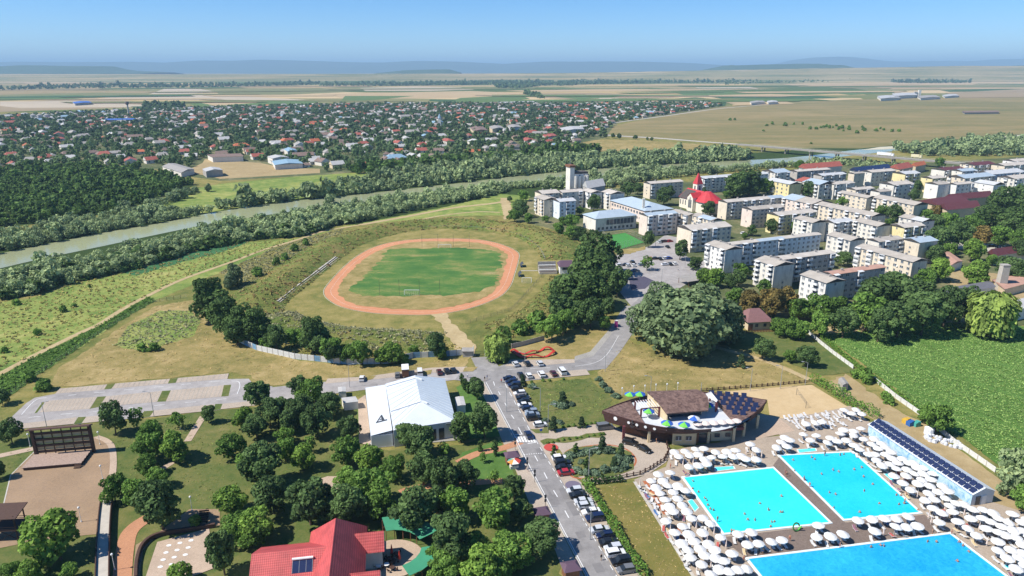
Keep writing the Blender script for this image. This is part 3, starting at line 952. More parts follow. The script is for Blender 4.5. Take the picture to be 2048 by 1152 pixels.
# ------------------------------------------------------------------ the village across the river
M['roofs'] = {'red': plain('red_roof_tiles',rgb('#9c5446'),0.8,0.2,0.5),'orange': plain('orange_roof_tiles',rgb('#b0623f'),0.8,0.2,0.5),'brown': plain('brown_roof',rgb('#7a665c'),0.85,0.2,0.5),
              'grey': plain('grey_sheet_roof',rgb('#98938c'),0.7,0.15,0.5),'pale': plain('pale_sheet_roof',rgb('#b4b2ae'),0.6,0.1,0.5),'blue': plain('blue_sheet_roof',rgb('#3a62a8'),0.6,0.1,0.5),'teal': plain('pale_blue_roof',rgb('#86a3b4'),0.6,0.1,0.5)}
M['wall_white'] = plain('white_render',rgb('#d8d2c6'),0.85,0.1,0.5)
M['wall_cream'] = plain('cream_render',rgb('#cdbb9c'),0.85,0.12,0.5)
M['wall_grey'] = plain('grey_render',rgb('#a8a29a'),0.85,0.15,0.5)
M['glass_dark'] = plain('dark_window_glass',rgb('#3a4048'),0.15,0.2,0.5)


def house_mesh(roof,wall,hip,big_):
    mb = MB()
    w,d,h = (5.2,4.0,3.0) if not big_ else (8.5,5.0,3.6)
    rh = 2.4
    mb.hexa([(-w,-d,0),(w,-d,0),(w,d,0),(-w,d,0)],[(-w,-d,h),(w,-d,h),(w,d,h),(-w,d,h)],0)
    e = 0.5
    k = w * 0.45 if hip else 0
    A,B = (-w - e + k,0,h + rh),(w + e - k,0,h + rh)
    c = [(-w - e,-d - e,h - 0.1),(w + e,-d - e,h - 0.1),(w + e,d + e,h - 0.1),(-w - e,d + e,h - 0.1)]
    mb.poly([c[0],c[1],B,A],1); mb.poly([c[2],c[3],A,B],1)
    if hip:
        mb.poly([c[1],c[2],B],1); mb.poly([c[3],c[0],A],1)
    else:
        mb.poly([c[1],c[2],B],0); mb.poly([c[3],c[0],A],0)
    for x in (-w * 0.5,w * 0.4):
        mb.box((x,-d - 0.02,1.6),(1.4,0.1,1.2),0,2)
    mb.box((w + 0.02,0,1.6),(0.1,1.4,1.2),0,2)
    mb.box((w * 0.3,d * 0.3,h + rh * 0.9),(0.6,0.6,1.4),0,0)
    return mb.mesh('village_house',[M[wall],M['roofs'][roof],M['glass_dark']])


ROOFMIX = ['red'] * 6 + ['orange'] * 2 + ['brown'] * 7 + ['grey'] * 9 + ['pale'] * 9 + ['teal']
ROOFWORD = {'red': 'red-roofed','orange': 'orange-roofed','brown': 'brown-roofed','grey': 'grey-roofed','pale': 'white-roofed','blue': 'blue-roofed','teal': 'pale blue-roofed'}
HM = {}
VP = [G(*p) for p in [(-60,345),(0,343),(330,330),(372,346),(440,356),(640,345),(840,330),(1090,302),(1210,270),(1228,246),(1450,211),(1400,206),(1200,208),(700,209),(300,219),(0,234),(-60,240)]]
hx,hy = scatter(VP,27.0,31)
r = np.random.default_rng(33)
hx += r.normal(0,3,len(hx))
keep = (r.uniform(0,1,len(hx)) < np.where(hy > 1250,0.62,0.52))
YARD = [G(*p) for p in [(360,345),(420,354),(440,360),(640,348),(640,336),(560,331),(520,323),(405,314),(395,326),(372,338)]]
keep &= ~in_poly(hx,hy,YARD)
hx,hy = hx[keep],hy[keep]
order = np.argsort(hy)
hx,hy = hx[order],hy[order]
rows = {}
street = 0.35
rest = MB()
for i in range(len(hx)):
    roof = random.choice(ROOFMIX)
    key = (roof,random.choice(['wall_white','wall_cream','wall_grey','wall_white']),random.random() < 0.5,random.random() < 0.12)
    if key not in HM: HM[key] = house_mesh(*key)
    ang = street + (0 if random.random() < 0.6 else math.pi / 2) + random.gauss(0,0.15) - hx[i] * 0.0006
    s = random.uniform(0.9,1.35)
    if i < 300:
        o = place('village_house',HM[key],None,(hx[i],hy[i],0),(0,0,ang),(s,s,s * random.uniform(0.9,1.15)))
        rows.setdefault((i // 30,roof),[]).append(o)
    else:
        ca,sa = math.cos(ang) * s,math.sin(ang) * s
        n0 = len(rest.v)
        rest.v += [Vector((v.co.x * ca - v.co.y * sa + hx[i],v.co.x * sa + v.co.y * ca + hy[i],v.co.z * s)) for v in HM[key].vertices]
        mi = {'wall_white': 0,'wall_cream': 1,'wall_grey': 2}[key[1]]
        ri = 4 + list(M['roofs']).index(roof)
        for p in HM[key].polygons:
            rest.f.append([n0 + k for k in p.vertices]); rest.m.append([mi,ri,3][p.material_index])
for (row,roof),lst in rows.items():
    lst.sort(key=lambda o: o.location.x / o.location.y)
    for k,o in enumerate(lst):
        tag(o,f'{ROOFWORD[roof]} house, {ordinal(k + 1)} of its colour from the left in the {ordinal(row + 1)} village row','house','houses of the village across the river')
tag(rest.obj('village_houses',[M['wall_white'],M['wall_cream'],M['wall_grey'],M['glass_dark']] + list(M['roofs'].values())),'small roofs of the farther half of the village','houses',None,'stuff')
vx,vy = scatter(VP,12.0,41)
d2 = np.full(len(vx),1e9)
for s in range(0,len(hx),64):
    dd = (vx[:,None] - hx[None,s:s + 64]) ** 2 + (vy[:,None] - hy[None,s:s + 64]) ** 2
    d2 = np.minimum(d2,dd.min(1))
r = np.random.default_rng(43)
k = (d2 > 7.5 ** 2) & (r.uniform(0,1,len(vx)) < 0.85) & ~in_poly(vx,vy,YARD)
vx,vy = vx[k],vy[k]
s = r.uniform(0.65,1.6,len(vx))
near = vy < 1000
for part,pr,lab in ((near,LOW,'dark garden trees between the nearer village houses'),(~near,TINY,'dark garden trees between the farther village houses')):
    stamp('village_trees',pr,vx[part],vy[part],s[part],s[part] * r.uniform(0.8,1.1,part.sum()),FOL['village'],lab,'trees',44)


def big_shed(name,pts,z,roof,wall,label,cat='building',ridge=0.0):
    """A long low building: survey points (left end, near corner, right end) of its eaves at height z."""
    A,B,C = [G(*p,z) for p in pts]
    D = A + C - B
    org = Vector((B.x,B.y,0))
    root = empty(name,org)
    foot = [Vector((p.x,p.y,0)) - org for p in (B,C,D,A)]
    w = MB(); w.prism([(p.x,p.y) for p in foot],0,z); w.obj('wall',M[wall] if isinstance(wall,str) else wall,root)
    m = MB()
    e = [p + Vector((0,0,z + 0.05)) for p in foot]
    c = sum(e,Vector()) / 4
    e = [c + (p - c) * 1.05 for p in e]
    if (e[1] - e[0]).length > (e[2] - e[1]).length:
        r1,r2 = (e[0] + e[3]) / 2,(e[1] + e[2]) / 2
        up = Vector((0,0,ridge))
        m.poly([e[0],e[1],r2 + up,r1 + up]); m.poly([e[2],e[3],r1 + up,r2 + up]); m.poly([e[1],e[2],r2 + up]); m.poly([e[3],e[0],r1 + up])
    else:
        r1,r2 = (e[0] + e[1]) / 2,(e[2] + e[3]) / 2
        up = Vector((0,0,ridge))
        m.poly([e[1],e[2],r2 + up,r1 + up]); m.poly([e[3],e[0],r1 + up,r2 + up]); m.poly([e[0],e[1],r1 + up]); m.poly([e[2],e[3],r2 + up])
    m.obj('roof',M['roofs'][roof] if isinstance(roof,str) else roof,root)
    tag(root,label,cat)
    return root,foot


# bigger buildings of the village
for pts,z,roof,wall,lab in [
        ([(210,238),(214,240),(270,239)],7,'blue','wall_grey','long bright blue-roofed hall at the back of the village'),
        ([(325,333),(362,345),(388,338)],5,'grey','wall_white','low pale grey warehouse at the edge of the village yard'),
        ([(405,338),(412,343),(445,340)],6,'pale','wall_grey','flat-roofed white depot beside the village yard'),
        ([(415,309),(425,314),(486,312)],6,'brown','wall_white','long dark-roofed building behind the depot'),
        ([(535,313),(545,317),(578,315)],7,'pale','wall_white','two-storey pale building near the yard'),
        ([(568,298),(575,303),(594,301)],6,'teal','wall_white','pale blue pitched-roof building near the yard'),
        ([(545,322),(550,330),(605,327)],5,'teal','wall_white','market hall with pale blue roof by the wall'),
        ([(940,255),(948,262),(975,260)],8,'brown','wall_cream','large brown-roofed house in the village centre'),
        ([(978,253),(985,258),(1008,256)],8,'grey','wall_cream','cream school wing in the village centre'),
        ([(1015,251),(1020,256),(1042,254)],8,'grey','wall_white','white two-storey block in the village centre'),
        ([(1120,256),(1128,262),(1168,258)],7,'pale','wall_white','long white hall with bright roof near the country road'),
        ([(1085,270),(1092,275),(1115,272)],6,'red','wall_white','broad red-roofed house near the country road'),
        ([(1045,277),(1050,282),(1068,280)],6,'red','wall_white','bright red-roofed house right of the village centre'),
        ([(995,204),(1000,206),(1068,204)],5,'pale','wall_white','very long white greenhouse beyond the village'),
        ([(145,204),(150,207),(183,205)],6,'blue','wall_grey','dark blue barn alone in the fields'),
        ([(1755,192),(1762,197),(1800,195)],8,'pale','wall_white','white factory hall, leftmost on the plain'),
        ([(1785,187),(1790,192),(1835,190)],10,'pale','wall_white','tall white factory hall in the middle of the works'),
        ([(1835,192),(1842,196),(1880,194)],7,'grey','wall_white','low grey factory hall of the works on the plain'),
        ([(1885,190),(1890,193),(1918,191)],6,'pale','wall_white','small white store, rightmost of the works'),
        ([(1500,203),(1503,206),(1530,204)],6,'grey','wall_white','farm shed beyond the pasture, left one'),
        ([(1534,202),(1537,205),(1556,204)],6,'pale','wall_white','farm shed beyond the pasture, right one'),
        ([(1925,222),(1930,225),(1998,224)],4,'brown','wall_grey','long low farm sheds alone on the pasture')]:
    root,foot = big_shed('hall_building' if 'hall' in lab or 'long' in lab else 'village_building',pts,z,roof,wall,lab,'building',1.6)
# silos, water tower, factory tower
for i,u in enumerate((68,81,95)):
    p = G(u,240)
    root = empty('grain_silo',p)
    mb = MB(); mb.bar((0,0,0),(0,0,10),5.5,14); mb.obj('tank',M['roofs']['pale'],root)
    mb = MB(); mb.bar((0,0,10),(0,0,13),5.7,14,0,0.4); mb.obj('roof',M['roofs']['grey'],root)
    tag(root,f'silver grain silo, {ordinal(i + 1)} from the left of three at the village edge','silo','grain silos')
p = G(258,232); root = empty('water_tower',p)
mb = MB(); mb.bar((0,0,0),(0,0,24),2.2,10,0,1.8); mb.obj('shaft',M['concrete'],root)
mb = MB(); mb.bar((0,0,24),(0,0,27),1.9,10,0,4.2); mb.bar((0,0,27),(0,0,31),4.2,10,0,3.9); mb.obj('tank',M['roofs']['brown'],root)
tag(root,'slim water tower rising over the back of the village','tower')
p = G(1838,192); root = empty('factory_tower',p)
mb = MB(); mb.box((0,0,11),(9,7,22)); mb.obj('shaft',M['wall_white'],root)
mb = MB(); mb.box((-14,2,8),(12,8,16)); mb.obj('annex',M['wall_grey'],root)
tag(root,'white tower block in the works on the plain','tower')
p = G(880,254); root = empty('village_church',p)
mb = MB(); mb.box((0,6,4),(9,18,8)); mb.obj('nave',M['wall_white'],root)
mb = MB(); mb.box((0,-4,8),(5,5,16)); mb.obj('tower',M['wall_white'],root)
mb = MB(); mb.bar((0,-4,16),(0,-4,24),3.4,8,0,0.2); mb.poly([(-5,-3,8),(-5,15.5,8),(0,15.5,11.5),(0,-3,11.5)]); mb.poly([(5,-3,8),(0,-3,11.5),(0,15.5,11.5),(5,15.5,8)]); mb.obj('roof',M['roofs']['teal'],root)
tag(root,'white village church with slim pointed tower','church')
sheet('yard',[(370,345),(420,352),(440,358),(640,346),(640,338),(560,334),(520,326),(410,318),(405,326),(380,338)],0,M['soil'],'bare pale yard at the near edge of the village','yard',z=0.08)

# lone trees and bushes on the pasture
trees('on the open pasture across the river','scattered trees on the pasture',[(1470,238,5,'shrub')] + [(1348 + a / 2.88,100 + b / 2.88,5 + (i % 4),'shrub') for i,(a,b) in enumerate(
    [(515,462),(535,430),(568,420),(640,428),(690,424),(740,422),(785,448),(820,447),(845,443),(860,440),(880,435),(895,440),(915,442),(935,432),(948,450),(970,442),(975,462),(1010,440),(1010,452),(1055,470),(1085,440),(1090,452),(1100,458),(1165,458),(1190,448),(1210,455),(1258,462),(1298,460),(790,535),(325,398)])])
trees('along the country road','roadside trees',[(680 + a / 2.88,100 + b / 2.88,w / 2.88,'linden') for a,b,w in [(1500,490,24),(1530,492,26),(1573,494,26),(1608,496,28),(1702,502,26),(1770,512,16),(1795,512,20)]])
trees('alone in the meadow by the wood','meadow trees',[(416,374,15,'willow')])

# country road, bridge, trucks
road = [(1150,266),(1240,272),(1310,276),(1400,283),(1510,291)]
ribbon('country_road',road,12.0,0,M['concrete'],'pale country road from the village to the bridge','road',z=0.12)
ribbon('country_road',[(1225,246),(1330,232),(1450,216),(1560,208)],7.0,0,M['concrete'],'country road along the edge of the pasture','road',z=0.12)
M['bridge'] = plain('bridge_concrete',rgb('#8f8a80'),0.85,0.15,0.2)
a,b_ = G(1505,290,7),G(1834,318,7)
root = empty('road_bridge',(a.x,a.y,0))
t = (b_ - a); ln = t.length; t.normalize(); nrm = Vector((-t.y,t.x,0))
o = Vector((a.x,a.y,0))
mb = MB(o)
P = [a - t * 20 + nrm * 5.5,a - t * 20 - nrm * 5.5,b_ + t * 120 - nrm * 5.5,b_ + t * 120 + nrm * 5.5]
mb.prism([(p.x,p.y) for p in P],5.6,7.0); mb.obj('deck',M['bridge'],root).location = (0,0,0)
for s in (-1,1):
    mb = MB(o)
    for k in range(40):
        q = a + t * (ln + 110) * k / 39 + nrm * 5.2 * s
        mb.box((q.x,q.y,7.5),(0.2,0.2,1.0))
    q0,q1 = a + nrm * 5.2 * s,b_ + t * 110 + nrm * 5.2 * s
    mb.bar((q0.x,q0.y,8.0),(q1.x,q1.y,8.0),0.14,4)
    mb.obj('railing',M['concrete'],root).location = (0,0,0)
for k in range(6):
    q = a + t * ln * (0.08 + 0.16 * k)
    mb = MB(o)
    for s in (-3.4,3.4):
        mb.bar((q.x + nrm.x * s,q.y + nrm.y * s,0),(q.x + nrm.x * s,q.y + nrm.y * s,4.8),0.9,8)
    mb.box((q.x,q.y,5.2),(1.8,11.5,0.8),math.atan2(t.y,t.x))
    mb.obj('pier',M['bridge'],root).location = (0,0,0)
tag(root,'long concrete road bridge over the river','bridge')
M['truck_white'] = plain('white_truck_paint',c3(0.78,0.78,0.76),0.4,0.05,0.5)
M['truck_cream'] = plain('cream_truck_paint',rgb('#d8cda6'),0.4,0.05,0.5)
M['rubber'] = plain('rubber',c3(0.03),0.9,0.1,2.0)
for (u,v,L_,mm,lab) in [(1768,309,15,'truck_white','white articulated truck crossing the bridge'),(1830,313,8,'truck_cream','cream lorry on the ramp right of the bridge')]:
    p = G(u,v + 3,7.0)
    root = empty('truck',(p.x,p.y,7.0),math.atan2(t.y,t.x))
    mb = MB(); mb.box((0,0,2.6),(L_,2.6,2.9)); mb.obj('trailer',M[mm],root)
    mb = MB(); mb.box((L_ / 2 + 1.5,0,2.0),(2.3,2.5,2.6)); mb.obj('cab',M[mm],root)
    for x in (-L_ * 0.35,L_ * 0.25,L_ / 2 + 1.4):
        mb = MB(); mb.bar((x,-1.3,0.5),(x,1.3,0.5),0.5,8); mb.obj('wheel',M['rubber'],root)
    tag(root,lab,'truck')
# ------------------------------------------------------------------ near ground: meadows, roads, lots, stadium
sheet('meadow',[(-200,660),(0,604),(60,597),(167,563),(243,548),(347,521),(486,486),(600,476),(690,452),(800,432),(900,412),(1000,388),(1060,392),(1050,430),(900,432),(700,452),(560,490),(440,545),(300,605),(104,731),(0,790),(-200,860)],1,M['green_meadow'],
      'grassy riverside meadow crossed by the dirt track','meadow')
sheet('weed_strip',[(-60,800),(0,752),(60,718),(156,672),(243,625),(300,592),(312,602),(243,640),(104,731),(20,790),(-60,850)],2,M['strip_weeds'],'strip of tall green weeds between track and wire fence','weeds')
ribbon('dirt_track',[(-60,780),(0,748),(69,711),(156,668),(201,647),(243,620),(295,592),(365,559),(469,522),(521,502),(600,478),(646,463),(720,450)],2.6,3,M['dirt'],'pale dirt track running along the meadow','track')
ribbon('dirt_track',[(720,450),(815,433),(906,416),(985,407),(1012,402)],4.5,3,M['dirt'],'wide dirt track from the stadium to the blocks','track')
sheet('dirt_lot',[(1000,396),(1018,396),(1027,432),(1008,440)],4,M['dirt'],'small dirt lot behind the first apartment blocks','lot')
ribbon('dirt_track',[(800,448),(880,432),(950,424),(1000,425)],2.5,3,M['dirt'],'narrow footpath behind the stadium bank','track')
sheet('town_ground',[(1030,440),(1060,396),(1160,378),(1290,374),(1520,346),(1700,327),(1850,326),(2250,300),(2250,640),(1990,655),(1900,632),(1760,640),(1640,640),(1560,640),(1490,655),(1440,640),(1380,590),(1300,600),(1225,610),(1200,500),(1150,470)],1,M['village_ground'],
      'yards and verges between the apartment blocks','ground')
sheet('dry_field',[(100,770),(120,735),(250,650),(310,612),(390,600),(440,640),(490,690),(600,722),(760,735),(940,715),(930,735),(860,738),(700,756),(545,772),(500,752),(460,745),(120,775)],2,M['dry'],'dry straw-coloured field behind the car park','field')
sheet('grass_patch',[(230,690),(260,650),(320,622),(380,622),(400,640),(385,672),(330,690),(280,705)],3,M['green_meadow'],'greener weedy patch in the dry field','grass')
sheet('lawn',[(-200,900),(0,835),(14,846),(40,862),(200,848),(520,812),(690,792),(730,800),(745,900),(930,890),(990,870),(1060,1000),(1130,1160),(-200,1160)],1,M['lawn'],'park lawn under the trees in the left foreground','lawn')
sheet('lawn',[(715,800),(732,800),(742,880),(716,884)],2,M['lawn_fresh'],'fresh strip of lawn left of the white hall','lawn')
sheet('lawn',[(912,775),(940,760),(966,764),(1000,828),(1008,872),(925,880),(925,800)],2,M['lawn_fresh'],'fresh lawn between the white hall and the avenue','lawn')
sheet('lawn',[(925,905),(1000,880),(1010,900),(1030,955),(960,962),(905,950)],2,M['lawn_fresh'],'fresh lawn by the small kiosk','lawn')
sheet('lawn',[(1055,768),(1180,756),(1225,800),(1215,846),(1100,862),(1088,858),(1050,790)],2,M['lawn'],'ornamental lawn with star-shaped flower bed','lawn')
sheet('lawn',[(1190,975),(1272,963),(1300,1010),(1390,1160),(1300,1160),(1210,1010)],2,M['lawn_dry'],'dry brownish lawn behind the hedge','lawn')
sheet('dry_field',[(1020,700),(1090,676),(1200,640),(1235,640),(1215,690),(1160,722),(1060,722)],2,M['dry'],'dry grass beside the red sculpture','field')
sheet('dry_field',[(1190,755),(1255,680),(1300,700),(1450,690),(1540,715),(1630,768),(1500,790),(1225,790)],2,M['dry'],'dry mown field behind the ship-shaped building','field')
sheet('grass_patch',[(1440,690),(1500,665),(1620,660),(1720,745),(1640,752),(1560,720)],3,M['lawn'],'grassy plot with small trees beside the crop field','grass')
ribbon('dirt_track',[(1400,688),(1450,700),(1530,722),(1620,760)],2.4,4,M['dirt'],'dirt path across the mown field','track')
sheet('soil_yard',[(1690,748),(1760,800),(1850,850),(1960,930),(2110,1040),(2110,1090),(1985,1010),(1880,930),(1740,835),(1650,770)],2,M['soil'],'bare service yard behind the solar shed','yard')
sheet('crop_field',[(1640,668),(1720,662),(1860,648),(1960,642),(2060,655),(2300,700),(2300,1130),(2048,965),(1960,900),(1880,845),(1780,770),(1700,708)],1,M['beans'],'lush green crop field at the right edge','crop')

# --- roads
M_as = M['asphalt']
edgeL = [(969,765),(1019,859),(1060,940),(1110,1034),(1182,1170)]
edgeR = [(1013,768),(1063,862),(1110,940),(1150,1005),(1182,1062),(1246,1170)]
main_road = sheet('avenue',edgeL + edgeR[::-1],3,M_as,'grey asphalt avenue running up from the foreground','road')
sheet('sidewalk',[(1182,1180),(1060,942),(1019,861),(968,767),(955,770),(985,828),(1000,872),(1015,905),(1040,960),(1060,1010),(1110,1100),(1140,1180)],2,M['paver_tan'],'tan paved sidewalk along the left of the avenue','sidewalk')
sheet('parking_strip',[(1013,768),(1040,768),(1085,850),(1130,940),(1175,975),(1215,1045),(1300,1180),(1252,1180),(1182,1062),(1150,1005),(1110,940),(1063,862)],2,M['paver_tan'],'paved parking strip along the right of the avenue','car park')
east = sheet('street',[(905,760),(925,741),(985,738),(1023,724),(1148,722),(1186,713),(1200,697),(1232,657),(1262,612),(1290,585),(1330,588),(1290,625),(1262,672),(1241,703),(1212,738),(1173,742),(1179,750),(1062,761),(1013,769),(969,767)],3,M_as,'asphalt street crossing the head of the avenue','road')
sheet('parking_bay',[(1010,733),(1020,720),(1148,719),(1150,726),(1060,733)],4,M['paver_tan'],'paved parking bays below the red sculpture','car park')
sheet('parking_bay',[(1040,761),(1040,751),(1172,739),(1180,750)],4,M['paver_tan'],'paved parking bays above the ornamental lawn','car park')
sheet('sidewalk',[(1148,722),(1150,713),(1180,704),(1222,655),(1240,625),(1252,612),(1262,612),(1232,657),(1200,697),(1186,713)],3,M['paver_grey'],'pale sidewalk along the left of the curved street','sidewalk')
sheet('street',[(505,768),(545,775),(651,764),(760,752),(864,740),(925,740),(910,760),(800,775),(730,780),(651,790),(520,806)],3,M['asphalt_pale'],'asphalt street between the car park and the avenue','road')
sheet('parking_bay',[(650,768),(655,758),(729,754),(862,736),(935,734),(925,745),(864,746),(760,758)],4,M['paver_tan'],'paved bays behind the white hall','car park')
sheet('grass_verge',[(730,762),(733,754),(748,752),(746,760)],5,M['dry'],'small dry verge between the bays, left one','grass')
sheet('grass_verge',[(842,753),(844,742),(864,740),(862,750)],5,M['dry'],'small dry verge between the bays, right one','grass')
sheet('grass_verge',[(927,744),(930,736),(953,734),(945,742)],5,M['dry'],'small dry verge left of the stadium drive','grass')
sheet('stadium_drive',[(942,716),(985,713),(1000,738),(955,742)],4,M['asphalt'],'short asphalt drive to the stadium gate','road')
kl = main_road
kerb_line('kerb',[G(u - 1,v) for u,v in edgeL],kl)
# lane markings
def dash(name,a,b,w,level,parent):
    a,b = G(*a),G(*b)
    return ribbon(name,[a,b],w,level,M['white_line'],parent=parent,k=1)
Z3 = zoom(660,690,3.2)
for a,b in [((1046,236),(1054,262)),((1078,300),(1090,322)),((1118,372),(1132,396)),((1160,450),(1178,474)),((1205,530),(1228,572)),((1310,710),(1330,746)),((1370,818),(1390,858)),((1430,932),(1456,974)),((1503,1062),(1528,1108))]:
    p,q = Z3([a,b]); dash('centre_dash',p,q,0.22,4,main_road)
ribbon('edge_line',[G(u + 3,v) for u,v in edgeL],0.16,4,M['white_line'],parent=main_road,k=1)
for i in range(28):
    t0 = i / 28; t1 = t0 + 0.018
    def onR(t):
        f = t * (len(edgeR) - 1); k = min(int(f),len(edgeR) - 2); f -= k
        return (edgeR[k][0] * (1 - f) + edgeR[k + 1][0] * f - 3,edgeR[k][1] * (1 - f) + edgeR[k + 1][1] * f)
    dash('edge_dash',onR(t0),onR(t1),0.18,4,main_road)
for i in range(7):      # zebra crossing
    a = Z3([(1186 + i * 18,588)])[0]; b = Z3([(1204 + i * 18,624)])[0]
    dash('zebra_stripe',a,b,0.55,4,main_road)
for a,b in [((1180,578),(1234,572)),((1265,632),(1318,626))]:
    p,q = Z3([a,b]); dash('stop_line',p,q,0.3,4,main_road)
for i in range(8):
    a,b = Z3([(1242 + i * 15,703 - i),(1249 + i * 15,702 - i)]); dash('crossing_dash',a,b,0.3,4,main_road)
for c,m_,lab in [((1102,896),'red_paint','red painted disc on the drive'),((1146,972),'violet_paint','violet painted disc by the parking strip')]:
    p = G(*c); pts = [Vector((p.x + 2.0 * math.cos(a * 0.3142),p.y + 2.0 * math.sin(a * 0.3142),0)) for a in range(20)]
    o = sheet('painted_disc',pts,8,M[m_],lab,'road marking')
    if m_ == 'red_paint':
        mb = MB(); mb.box((p.x,p.y,0.11),(0.5,2.2,0.004)); mb.obj('bar',M['white_line'],o)
for pts in [[(870,760),(899,757)],[(1015,740),(1045,738)],[(1060,738),(1100,736)]]:
    dash('centre_dash',pts[0],pts[1],0.15,4.5,east)
ribbon('centre_line',[(1150,733),(1190,726),(1215,708),(1237,672)],0.15,4.5,M['white_line'],parent=east,k=6)

M['patch'] = terrain('fresh_asphalt_patch',[(0.36,rgb('#737170')),(0.64,rgb('#848180'))],0.2,0.6,5.0,0.15,dist=0.02)
rp = random.Random(3)
for i in range(11):
    t = rp.uniform(0.03,0.97); f = t * (len(edgeL) - 1); k = min(int(f),len(edgeL) - 2); f -= k
    c = G(edgeL[k][0] * (1 - f) + edgeL[k + 1][0] * f,edgeL[k][1] * (1 - f) + edgeL[k + 1][1] * f) + Vector((rp.uniform(1.5,6.0),0,0))
    w_,h_ = rp.uniform(0.4,1.3),rp.uniform(0.8,3.0)
    d1,d2 = Vector((-0.24,0.97,0)),Vector((0.97,0.24,0))
    sheet('asphalt_patch',[c - d1 * h_ - d2 * w_,c - d1 * h_ + d2 * w_,c + d1 * h_ + d2 * w_,c + d1 * h_ - d2 * w_],3.35,M['patch'],'',parent=main_road)
# --- big car park at the left
Z4 = zoom(0,460,2.88)
Z1 = zoom(0,740,2.796)
lot = sheet('car_park',Z4([(45,1100),(150,1000),(200,968),(320,945),(345,915),(1318,828),(1310,860),(1432,858),(1462,890),(1570,902),(1560,960),(1480,1010),(860,1078),(110,1148)]),3,M['asphalt_pale'],'empty one-way car park with paved bays','car park')
def lotp(name,pts,m_,lv=4):
    sheet(name,Z4(pts),lv,M[m_],'',parent=lot)
for q in [[(318,945),(345,915),(618,892),(600,921)],[(642,916),(665,886),(980,859),(967,887)],[(1012,882),(1025,856),(1318,828),(1310,859)],[(230,1052),(268,986),(560,963),(515,1032)],
          [(570,1020),(612,960),(935,929),(905,992)],[(955,990),(984,926),(1290,896),(1275,962)],[(105,1147),(135,1116),(445,1080),(425,1120)],[(470,1116),(497,1078),(640,1064),(620,1100)],
          [(860,1077),(890,1042),(1235,1005),(1225,1042)],[(1270,1035),(1282,1003),(1480,984),(1475,1012)]]:
    lotp('paved_bay',q,'paver_tan')
for q in [[(600,921),(618,892),(665,886),(642,916)],[(967,887),(980,859),(1025,856),(1012,882)],[(515,1032),(560,963),(612,960),(570,1022)],[(905,992),(935,929),(984,926),(955,990)],[(1275,962),(1290,896),(1332,893),(1317,958)],
          [(198,1058),(245,992),(258,996),(215,1054)],[(425,1120),(450,1080),(497,1078),(470,1116)],[(1225,1042),(1240,1005),(1282,1003),(1270,1035)],[(800,1085),(830,1046),(890,1042),(862,1078)]]:
    lotp('grass_island',q,'lawn',5)
    kerb_line('island_kerb',[G(*p) for p in Z4(q)],lot,True)
for y0,xs in (((-0.0945,992),[(395,440),(545,605),(715,775),(888,945),(1045,1100),(1205,1265)]),((-0.0945,1098),[(165,235),(350,420),(535,570),(735,775),(888,948),(1068,1130),(1245,1305)])):
    for a,b in xs:
        p,q = Z4([(a,y0[1] + y0[0] * a),(b,y0[1] + y0[0] * b)]); dash('lane_dash',p,q,0.2,5,lot)
ribbon('lane_line',Z4([(270,967),(215,978),(175,1010),(125,1065)]),0.2,5,M['white_line'],parent=lot)
ribbon('lane_line',Z4([(1330,872),(1372,876),(1382,900),(1366,948)]),0.2,5,M['white_line'],parent=lot)
# faint bay joints as narrow strips of darker paving
for (x0,y0,x1,y1,sx,sy,n) in [(300,984,560,964,-40,64,12),(640,958,930,931,-32,62,13),(1000,925,1280,897,-24,64,12),(365,913,600,894,-18,27,9),(690,884,960,861,-15,27,10),(1050,853,1300,831,-12,29,9)]:
    for i in range(n):
        f = i / (n - 1); p,q = Z4([(x0 + (x1 - x0) * f,y0 + (y1 - y0) * f),(x0 + (x1 - x0) * f + sx,y0 + (y1 - y0) * f + sy)])
        ribbon('bay_joint',[G(*p),G(*q)],0.12,5,M['paver_grey'],parent=lot,k=1)

# --- stadium
Z5 = zoom(620,440,3.2)
sheet('stadium_grass',[(560,640),(575,600),(640,545),(690,500),(760,470),(860,452),(980,455),(1070,485),(1110,520),(1100,560),(1050,610),(1000,650),(930,690),(800,690),(640,680)],2,M['meadow'],'grass inside the stadium around the running track','grass')
outer = [G(*p) for p in Z5([(93,470),(108,425),(200,320),(300,235),(400,180),(520,145),(680,125),(850,120),(1050,125),(1180,145),(1280,180),(1332,215),(1330,265),(1305,350),(1280,420),(1220,485),(1100,540),(960,580),(780,605),(560,605),(360,590),(200,555),(120,510)])]
inner = [G(*p) for p in Z5([(175,462),(187,425),(250,340),(330,265),(420,205),(530,165),(680,143),(850,138),(1020,142),(1140,160),(1225,195),(1263,235),(1250,290),(1225,380),(1190,440),(1130,490),(1020,530),(920,555),(780,575),(600,575),(430,560),(300,545),(220,510)])]
so,si = smooth(outer,5,True),smooth(inner,5,True)
tr = sheet('running_track',so,4,M['tarmac_red'],'salmon red oval running track','running track',kind=None)
tag(tr,'salmon red oval running track round the football pitch','running track',None,'structure')
ribbon('lane_line',offset(so,0.4 if True else 0,True),0.12,5,M['white_line'],parent=tr,closed=True,k=1)
mid_ = [a.lerp(b,0.5) for a,b in zip(so,si)]
for f in (0.5,):
    ribbon('lane_line',[a.lerp(b,f) for a,b in zip(so,si)],0.07,5,M['white_line'],parent=tr,closed=True,k=1)
sheet('infield_grass',si,6,M['dry'],'dry grass margin inside the running track','grass')
